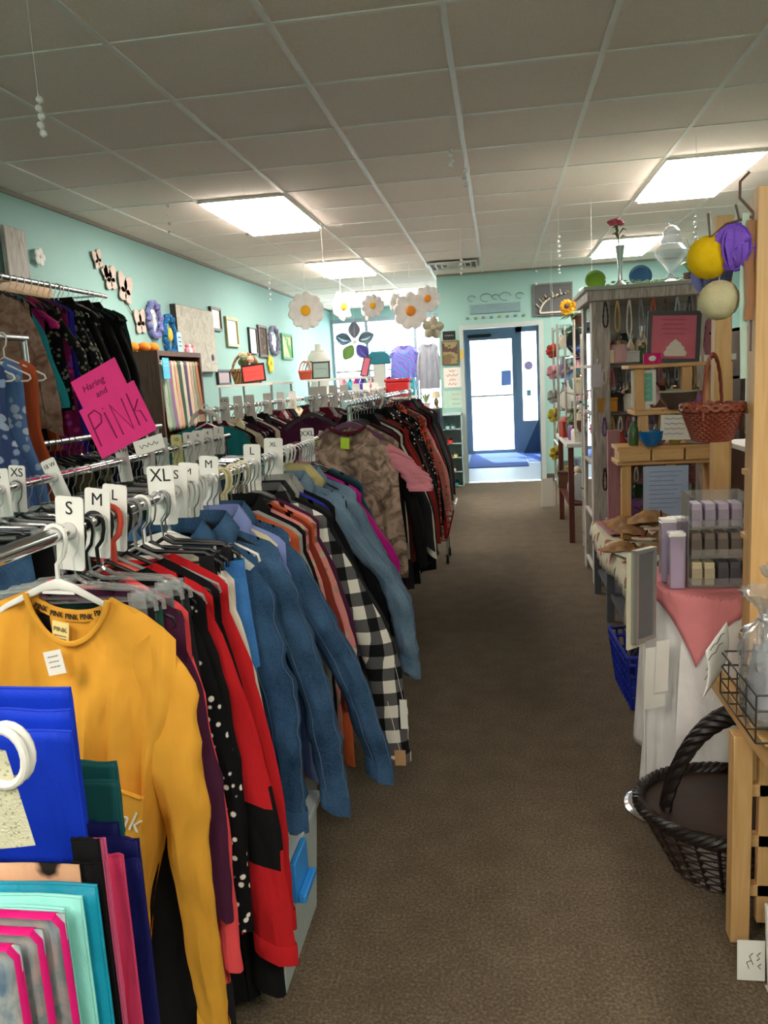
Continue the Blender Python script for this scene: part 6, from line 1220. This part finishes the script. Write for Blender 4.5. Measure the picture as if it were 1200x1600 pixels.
# ---- pine display stand B standing on the low table
t = thing('pine_display', 'stepped pine display shelves standing on the rose cloth', 'shelf', (.9, 4.5, .462))
def pb(a, b_, nm, m=PINEX): MB().box(a, b_).build(nm, m, t, bevel=.003)
pb((-.28, -.12, .41), (.26, .12, .435), 'shelf_board'); pb((-.28, -.12, .49), (.26, .12, .51), 'shelf_board'); pb((-.19, -.12, .675), (.12, .12, .70), 'shelf_board'); pb((-.22, -.12, .92), (.22, .12, .94), 'shelf_board')
for x, z0, z1 in ((-.23, 0, .41), (.0, 0, .41), (-.14, .51, .675), (.08, .70, .92), (-.16, .7, .92)): pb((x - .025, -.1, z0), (x + .025, -.05, z1), 'post', PINE)
pb((.21, -.13, 0), (.30, .1, .93), 'post', PINE)
for k in range(3): o = thing('wooden_crate', ['left pine crate tray under the stepped display', 'middle pine crate tray under the stepped display', 'right pine crate tray under the stepped display'][k], 'crate', (.705 + .17 * k, 4.45, .898)); b = MB(); b.box((-.08, -.1, 0), (.08, .08, .008)); b.box((-.08, -.1, .008), (.08, -.092, .06)); b.box((-.08, .072, .008), (.08, .08, .06)); b.box((-.08, -.092, .008), (-.072, .072, .06)); b.box((.072, -.092, .008), (.08, .072, .06)); b.build('tray', PINEX, o, smooth=False)
clutter(.66, 1.1, 4.4, 4.58, .975, 8, 'the middle shelf of the pine display', (.8, 1.1), kinds=['jar', 'bottle', 'glass', 'box']); clutter(.9, 1.1, 4.42, 4.6, 1.165, 3, 'the small raised shelf of the pine display', (.9, 1.2))
t = thing('glass_dish', 'dark brown glass dish with a pale rim on the pine display', 'dish', (.93, 4.38, 1.165)); MB().lathe([(.05, 0), (.09, .05), (.095, .09), (.088, .09), (.08, .05), (.0, .012)], n=28).build('bowl', plain('smoky glass', '#5a4a42', .15), t); MB().tube([(.092 * math.cos(a), .092 * math.sin(a), .09) for a in [2 * PI * k / 30 for k in range(30)]], .005, 6, closed=True).build('rim', plain('pale rim', '#b9b5a6', .3), t)
t = thing('bowl', 'glossy blue bowl under the small raised pine shelf', 'bowl', (.79, 4.36, .975)); MB().lathe([(.03, 0), (.06, .04), (.065, .08), (.06, .08), (.05, .04), (0, .01)], n=24).build('body', plain('glossy blue', '#1f6fb0', .2), t)
t = thing('price_note', 'white handwritten card hung before the pine display', 'note', (.92, 4.33, 1.005), rot=(0, .03, 0)); MB().box((-.09, 0, 0), (.09, .002, .13)).build('card', PAPER, t, smooth=False)
for k in range(4): strokes([[(-.07 + .012 * j, -.002, .11 - .026 * k + .004 * math.sin(j * 2.1 + k)) for j in range(12 - k)]], .0012, MATS['brown ink'], t)
t = thing('info_sheet', 'pale blue printed sheet hanging below the pine crates', 'sheet', (.86, 4.33, .60)); MB().box((-.115, 0, 0), (.115, .002, .27)).build('sheet', plain('pale blue paper', '#b4c6e6', .8), t, smooth=False)
for k in range(9): strokes([[(-.085, -.002, .24 - .024 * k), (.085 - .02 * (k % 3), -.002, .24 - .024 * k)]], .0014, plain('blue grey ink', '#8090c0', .8), t)
t = easel_sign('pink cupcake sign in a black frame on top of the pine display', (.915, 4.44, 1.403), .27, .27, BLACKP, plain('dusty rose card', '#cf6a7d', .7), fw=.022, tilt=.06, lean=.1)
MB().lathe([(.055, 0), (.06, .02), (.045, .035), (.048, .045), (.03, .06), (.03, .066), (.0, .09)], n=20, M=Matrix.Translation((.01, .002, .035)) @ Matrix.Diagonal((1, .08, 1, 1))).build('icing_emblem', plain('cream icing', '#e2d8cc', .7), t)
for k in range(4): scribble(t, 0, .003, .225 - .024 * k, .13 - .02 * (k % 2), .01, MATS['dark red ink'], name='lettering')
t = easel_sign('little magenta card with a white swirl before the cupcake sign', (.80, 4.37, 1.403), .09, .055, MGB, MGB, fw=.004, lean=.05); MB().sphere((.0, .0, .028), .018, 12, (1.1, .1, .8)).build('swirl_emblem', WHITE, t)
t = easel_sign('small white framed aqua sign on the raised pine shelf', (.765, 4.42, 1.19), .125, .185, WHITE, plain('aqua card', '#6fc0a8', .7), fw=.018, lean=.05)
for k in range(4): scribble(t, 0, .003, .14 - .032 * k, .065, .012, WHITE, name='lettering')
MB().box((-.03, 0, -.022), (.03, .03, -.001)).build('foot', WHITE, t, smooth=False)
t = thing('wrapped_bundle', 'pink beaded bundle in clear wrap beside the cupcake sign', 'gift', (1.14, 4.45, 1.403)); MB().lathe([(.05, 0), (.07, .08), (.06, .2), (.03, .24)], n=18).build('body', fab('beaded pink', '#a8707c', 'dots', '#2c2226', p=.03, rough=.4), t); MB().box((-.08, -.06, -.0), (.08, .06, .03)).build('base', WHITE, t)
# pink painted post leaning at the corner of the low table
t = thing('painted_post', 'dusty pink painted wooden post standing at the corner of the low table', 'post', (.665, 4.86, .47)); MB().box((-.035, -.02, 0), (.035, .02, .56)).build('post', wood('pink painted wood', '#b98a94', '#a3747f', .6, 'z', 1, False), t, bevel=.003); MB().box((-.045, -.03, -.0), (.045, .03, .03)).build('foot', MATS['pink painted wood'], t)

# ---- C: weathered display cabinet
t = thing('display_cabinet', 'tall weathered grey wood display cabinet with open front', 'cabinet', (.58, 5.15, 0)); cb = lambda a, b_, nm, m=GREYWOOD: MB().box(a, b_).build(nm, m, t, bevel=.004)
cb((0, 0, 0), (.11, .1, 1.8), 'post'); cb((0, .5, 0), (.1, .6, 1.8), 'post'); cb((.62, 0, 0), (.72, .1, 1.8), 'post'); cb((.62, .5, 0), (.72, .6, 1.8), 'post')
cb((-.03, -.05, 1.8), (.76, .65, 1.86), 'cornice'); cb((-.05, -.07, 1.86), (.79, .67, 1.885), 'cornice', plain('pale moulding', '#a7b0a8', .6)); cb((.1, .575, .1), (.62, .6, 1.8), 'back_panel', plain('greyed back', '#bdbab6', .7))
for z in (.1, .45, .8, 1.12, 1.42): cb((.0, .1, z - .022), (.72, .5, z), 'shelf_board', plain('grey shelf', '#b8b0a8', .6))
MB().box((.012, .1, .1), (.02, .5, 1.78)).build('side_glass', GLASS, t, smooth=False)
for k, z in enumerate((.1, .45, .8, 1.12, 1.42)): clutter(.63, 1.26, 5.17, 5.6, z, 44, ['the bottom', 'the second', 'the third', 'the fourth', 'the top'][k] + ' shelf of the weathered cabinet', (.9, 1.6))
def necklace(label, x, y, z, L, m, r=.05):
    t = thing('necklace', label, 'necklace', (x, y, z)); n = 26; b = MB()
    b.tube([(r * math.sin(2 * PI * k / n) * (1.2 - .5 * math.cos(2 * PI * k / n)), 0, -L / 2 + L / 2 * math.cos(2 * PI * k / n)) for k in range(n)], [.004 + .002 * (k % 2) for k in range(n)], 6, closed=True); b.build('beads', m, t); return t
for k, (c, n) in enumerate((('#2b2628', 'black'), ('#c9a86a', 'gold'), ('#e6e0d4', 'pearl'), ('#8a8d92', 'silver'), ('#c2503a', 'coral'), ('#5a4038', 'brown'), ('#9db0c4', 'pale blue'), ('#2b2f45', 'navy'))):
    necklace('long %s bead necklace hanging in the weathered cabinet front' % n, .66 + .07 * k, 5.12, 1.79, .15 + .03 * (k % 4), plain('beads ' + n, c, .3), .011)
t = thing('tag_hook', 'lilac and white paper tag hanging from the weathered cabinet post', 'tag', (.60, 5.1, 1.28)); MB().box((-.03, 0, -.0), (.03, .003, .14)).build('card', plain('lilac white card', '#cfccd8', .7), t, smooth=False); MB().tube([(0, 0, .14), (.01, 0, .17), (.02, .03, .17)], .003, 5).build('hook', STEEL, t)
CT = 1.885
t = thing('bud_vase', 'slim silver bud vase with a wilting red rose on the weathered cabinet', 'vase', (.76, 5.2, CT)); MB().lathe([(.045, 0), (.04, .008), (.014, .03), (.012, .1), (.022, .19), (.03, .24), (.026, .24), (.01, .1)], n=18).build('body', plain('mercury glass', '#c4c4c0', .12, .7), t)
MB().tube([(0, 0, .1), (-.01, 0, .3), (-.03, 0, .36)], .004, 6).build('stem', plain('stem green', '#4f6b3d', .7), t); ro = MB()
for k in range(9): a = k * 2.4; q = .012 + .004 * k; ro.sphere((-.03 + q * math.cos(a) * .9, q * math.sin(a), .39 - .0025 * k), .024, 8, (1, 1, .5))
ro.build('rose_bloom', plain('rose red', '#b3435a', .7), t)
for k in range(4): MB().tube([(-.01, 0, .26 + .02 * k), (.02 * (-1) ** k, .01, .3 + .02 * k), (.045 * (-1) ** k, .015, .29 + .02 * k)], [.003, .014, .002], 5, ell=(1, .3)).build('leaf', MATS['stem green'], t)
t = thing('apothecary_jar', 'clear glass apothecary jar with finial lid on the weathered cabinet', 'jar', (1.06, 5.2, CT)); JG = clear('jar glass', '#eef2f6', .02, .22)
MB().lathe([(.05, 0), (.052, .006), (.02, .02), (.03, .035), (.016, .055), (.03, .08), (.085, .14), (.1, .185), (.07, .215), (.06, .225)], n=28).build('body', JG, t); MB().lathe([(.062, .226), (.06, .25), (.045, .275), (.05, .3), (.03, .325), (.008, .335), (.014, .35), (.008, .365), (.01, .375), (0, .395)], n=24).build('lid', JG, t)
for x, c, n, r_ in ((.64, '#8fb04a', 'lime green', .055), (.92, '#4f7fae', 'blue', .06)):
    o = thing('glass_plate', '%s glass plate standing on the weathered cabinet' % n, 'plate', (x, 5.45, CT)); MB().lathe([(0, 0), (r_, .0), (r_ * 1.2, .014), (r_ * 1.2, .018), (r_, .006), (0, .006)], n=28, M=Matrix.Translation((0, 0, r_ * 1.2)) @ Matrix.Rotation(PI / 2 - .2, 4, 'X')).build('disc', clear('tinted ' + n, c, .05, .5), o)
t = thing('ivy_garland', 'green ivy garland laid along the weathered cabinet top', 'garland', (.72, 5.36, CT)); gl = MB()
MB().tube([(.06 * k, .02 * math.sin(k), .015 + .008 * math.sin(k * 2)) for k in range(10)], .004, 5).build('vine', MATS['stem green'], t)
for k in range(60): a = k * 2.4; x = .009 * k; lf = (x + .02 * math.cos(a), .02 * math.sin(k) + .03 * math.sin(a), .02 + .03 * ((k * 7) % 5) / 5); gl.sphere(lf, .016, 6, (1, .8, .35), Matrix.Identity(4))
gl.build('leaves', plain('ivy green', '#5f7d4a', .6), t)
t = thing('artificial_plant', 'leafy green plant behind the glass jar on the cabinet', 'plant', (1.2, 5.3, CT)); MB().lathe([(.04, 0), (.05, .06)], n=14).build('pot', DKWOOD, t)
for k in range(16): a = k * 2.4; MB().tube([(0, 0, .05), (.05 * math.cos(a), .05 * math.sin(a), .12), (.1 * math.cos(a), .1 * math.sin(a), .1 + .02 * (k % 4))], [.003, .014, .002], 5, ell=(1, .3)).build('leaf', MATS['ivy green'], t)
t = thing('twig_branches', 'bare brown twigs standing in the pot behind the jar', 'branches', (1.27, 5.42, CT)); tw = MB()
for k in range(6): a = k * 1.1; tw.tube([(0, 0, 0), (.03 * math.cos(a), .02 * math.sin(a), .12), (.1 * math.cos(a), .05 * math.sin(a), .22 + .03 * (k % 3)), (.12 * math.cos(a + .4), .06, .3)], [.004, .003, .002, .001], 5)
tw.build('twigs', BRN, t)

for r_ in range(3):
    for k in range(12):
        c, n = (('#d8d4cc', 'pearl white'), ('#b08a4a', 'brass'), ('#6a4a8a', 'violet'), ('#a7b4bc', 'silver'), ('#3a3436', 'jet black'), ('#b0586a', 'rose'))[(k * 5 + r_ * 2) % 6]
        o = necklace('short %s bead strand hanging from a shelf edge of the weathered cabinet' % n, .65 + .048 * k, 5.135, (1.39, 1.09, .77)[r_], .09 + .05 * ((k * 7 + r_) % 3) / 2, plain('beads ' + n, c, .25), .009); o['group'] = '%s bead strands in the weathered cabinet' % n
for k in range(9):
    t = thing('sachet_card', 'small cellophane earring card on the weathered cabinet side', 'card', (.572, 5.18 + .045 * k, 1.02 + .07 * (k % 5)), group='earring cards'); MB().box((-.004, -.018, -.03), (0, .018, .03)).build('card', plain(('rose card', 'aqua card', 'white card2')[k % 3], ('#d76a86', '#6fc0a8', '#e5e2dc')[k % 3], .6), t, smooth=False); MB().sphere((-.008, 0, 0), .007, 8).build('earring', CHROME, t)
# ---- F: glass etagere with chrome posts, next toward the door
def etagere(label, x0, x1, y0, y1, zs, top_, pm, r=.009, gl=GLASS, z0=0):
    t = thing('glass_etagere', label, 'shelf', (x0, y0, 0)); w, d = x1 - x0, y1 - y0; zb = z0
    for px in (0, w):
        for py in (0, d): MB().cyl((px, py, zb), (px, py, top_), r, 10).build('post', pm, t)
    for z in zs: MB().box((-.01, -.01, z - .008), (w + .01, d + .01, z)).build('glass_shelf', gl, t, smooth=False)
    return t
WMET = plain('white enamel', '#d8d0c4', .35)
etagere('white enamel and glass etagere just past the weathered cabinet', .64, 1.1, 5.92, 6.38, (.12, .4, .75, 1.05, 1.35, 1.62), 1.66, WMET, .009)
for k, z in enumerate((.12, .4, .75, 1.05, 1.35)): clutter(.67, 1.07, 5.95, 6.35, z + .0005, 16, ['the lowest', 'the second', 'the third', 'the fourth', 'the fifth'][k] + ' glass shelf past the weathered cabinet', (1.3, 2.1))
t = thing('twig_wreath', 'dark round twig wreath hanging on the white etagere', 'wreath', (.72, 5.84, .84), rz=-.4); b = MB()
for k in range(6): b.tube([((.085 + .012 * math.cos(a * 5 + k)) * math.cos(a), .012 * math.sin(a * 5 + k), (.105 + .012 * math.cos(a * 5 + k)) * math.sin(a)) for a in [2 * PI * j / 40 for j in range(40)]], .008, 6, closed=True)
b.build('ring', DWK2, t); MB().cyl((0, 0, .1), (0, .03, .2), .002, 5).build('cord', BRN, t)
t = thing('magazine_stack', 'shiny leaning magazines with white and navy covers on the lower glass shelf', 'magazines', (.70, 5.93, .401), rot=(-.3, .5, 0)); MB().box((0, -.02, 0), (.01, .2, .26)).build('magazine', WHITE, t, smooth=False); MB().box((.012, -.02, 0), (.02, .2, .24)).build('magazine', NAVY, t, smooth=False)
# red brown side shelf with white top (E) and the etagere behind it
t = thing('side_table', 'red brown wooden side table with a white top in the right hand row', 'table', (.54, 6.5, 0))
for px in (0.02, .38):
    for py in (.02, 1.08): MB().box((px - .022, py - .022, 0), (px + .022, py + .022, .78)).build('leg', REDWOOD, t, bevel=.003)
MB().box((-.015, -.02, .78), (.42, 1.12, .815)).build('tabletop', WHITE, t, bevel=.004); MB().box((.0, .02, .30), (.4, 1.08, .32)).build('lower_shelf', REDWOOD, t, smooth=False)
clutter(.57, .92, 6.55, 7.55, .8155, 18, 'the white topped side table', (1.2, 2.0)); clutter(.57, .92, 6.55, 7.55, .3205, 10, 'the lower board of the side table', (1.2, 2.2))
t = thing('peach_plush', 'peach pink plush shape on the white topped side table', 'plush', (.565, 7.2, .816)); MB().sphere((0, 0, .06), .055, 14, (1, 1, 1.1)).build('body', plain('peach plush', '#d99a8c', .9), t); MB().sphere((0, 0, .14), .04, 12).build('head', MATS['peach plush'], t)
etagere('tall pale metal etagere with glass shelves behind the side table', .56, .95, 7.75, 8.35, (.3, .7, 1.02, 1.32, 1.6, 1.78), 1.82, plain('pale metal', '#c9c4be', .3, .5), .012)
for k, z in enumerate((.3, .7, 1.02, 1.32, 1.6)): clutter(.59, .93, 7.78, 8.3, z + .0005, 15, ['the lowest', 'the second', 'the third', 'the fourth', 'the fifth'][k] + ' shelf of the tall pale etagere', (1.2, 2.0))
etagere('dark framed glass curio stand before the tall pale etagere', .60, .93, 6.53, 7.4, (.9, 1.2, 1.5, 1.74), 1.78, WMET, .01, z0=.816)
for k, z in enumerate((.9, 1.2, 1.5)): clutter(.63, .92, 6.55, 7.35, z + .0005, 21, ['the low', 'the middle', 'the high'][k] + ' shelf of the glass curio stand', (1.1, 2.0), pal=[p for p in PALX if p[1] in ('black', 'teal', 'grey', 'brown', 'blue', 'white', 'cream')])
t = thing('linen_box', 'beige linen covered box on the curio stand', 'box', (.72, 6.44, 1.35)); MB().box((-.07, -.03, 0), (.12, .02, .17)).build('body', plain('linen beige', '#b8a48e', .8), t, bevel=.004); MB().box((-.08, -.035, -.012), (.13, .025, .0)).build('ledge', PINEX, t)
t = thing('sunflower_arrangement', 'arrangement of yellow sunflowers on top of the curio stand', 'flowers', (.67, 6.7, 1.745)); MB().lathe([(.06, 0), (.08, .07), (.06, .09)], n=16).build('pot', DKWOOD, t); SUNY = plain('sunflower yellow', '#e8a81c', .7)
for k in range(7):
    a = k * .9; c = (.16 * math.cos(a) * (.4 + .1 * k), .12 * math.sin(a), .13 + .02 * (k % 3)); b = MB()
    for j in range(10): q = 2 * PI * j / 10; b.sphere((c[0] + .035 * math.cos(q), c[1] - .01, c[2] + .035 * math.sin(q)), .02, 8, (1, .4, 1))
    b.build('petals', SUNY, t); MB().sphere((c[0], c[1] - .012, c[2]), .02, 10, (1, .6, 1)).build('flower_centre', BRN, t)
for k in range(14): a = k * 2.4; MB().tube([(0, 0, .07), (.09 * math.cos(a), .07 * math.sin(a), .09), (.17 * math.cos(a), .1 * math.sin(a), .05)], [.004, .018, .003], 5, ell=(1, .3)).build('leaf', MATS['ivy green'], t)
daisy('large white butterfly daisy with yellow centre above the sunflowers', .73, 6.4, 1.93, .12, 5, .2, cm=plain('lemon centre', '#e6dc4a', .7))
for z, c, n in ((1.58, '#c0392b', 'red'), (1.38, '#e79bb0', 'pink'), (1.15, '#b8bcc0', 'silver'), (.97, '#d8c23c', 'yellow'), (.62, '#d8c23c', 'golden')):
    daisy('%s flower ornament on the aisle side of the tall pale etagere' % n, .52, 7.9 if z != .62 else 7.7, z, .07, 6, .4, plain('petals ' + n, c, .5), BRASS, cat='decoration')
t = thing('floor_card', 'white card standing on the carpet at the foot of the tall etagere', 'card', (.47, 8.3, 0), rz=.2); MB().box((-.06, 0, 0), (.06, .01, .3)).build('card', PAPER, t, smooth=False); MB().box((-.05, .01, 0), (.05, .07, .01)).build('foot', PAPER, t, smooth=False)
# farther shelves against the right wall, behind the front row
for k, (y0, y1) in enumerate(((5.3, 6.8), (7.0, 8.8))):
    t = thing('wall_shelf', ['brown shelf unit behind the weathered cabinet', 'brown shelf unit toward the far aqua wall'][k], 'shelf', (1.5, y0, 0)); b = MB(); b.box((0, 0, 0), (.03, .35, 1.6)); b.box((0, y1 - y0 - .03, 0), (.35, y1 - y0, 1.6)); 
    for z in (.1, .5, .9, 1.3, 1.6): b.box((.0, 0.03, z - .02), (.35, y1 - y0 - .03, z))
    b.build('case', DKWOOD, t, smooth=False); [clutter(1.53, 1.83, y0 + .05, y1 - .05, z + .0005, 9, 'the brown shelf unit %s' % ['behind the weathered cabinet', 'toward the far aqua wall'][k], (1.2, 2.2)) for z in (.9, 1.3)]
# counter behind the pine displays
t = thing('display_counter', 'long brown counter behind the pine displays', 'counter', (1.35, 2.7, 0)); MB().box((0, 0, 0), (.5, 2.3, .9)).build('case', DKWOOD, t, bevel=.005); MB().box((-.03, -.03, .9), (.53, 2.33, .93)).build('worktop', WHITE, t, bevel=.004)
clutter(1.38, 1.82, 2.8, 4.9, .9305, 34, 'the long counter behind the pine displays', (1.2, 2.6))
t = thing('hutch', 'dark hutch shelves standing on the long counter', 'shelf', (1.6, 2.9, .932)); b = MB()
for y in (0, .95, 1.95): b.box((0, y, 0), (.22, y + .03, .72))
for z in (.25, .5, .72): b.box((0, 0, z - .018), (.22, 1.98, z))
b.build('case', plain('grey brown wood', '#8c7a6a', .6), t, smooth=False); [clutter(1.62, 1.8, 2.95, 4.8, .932 + z + .0005, 16, 'the %s hutch shelf over the long counter' % n, (1.0, 1.7)) for z, n in ((.25, 'lower'), (.5, 'upper'))]
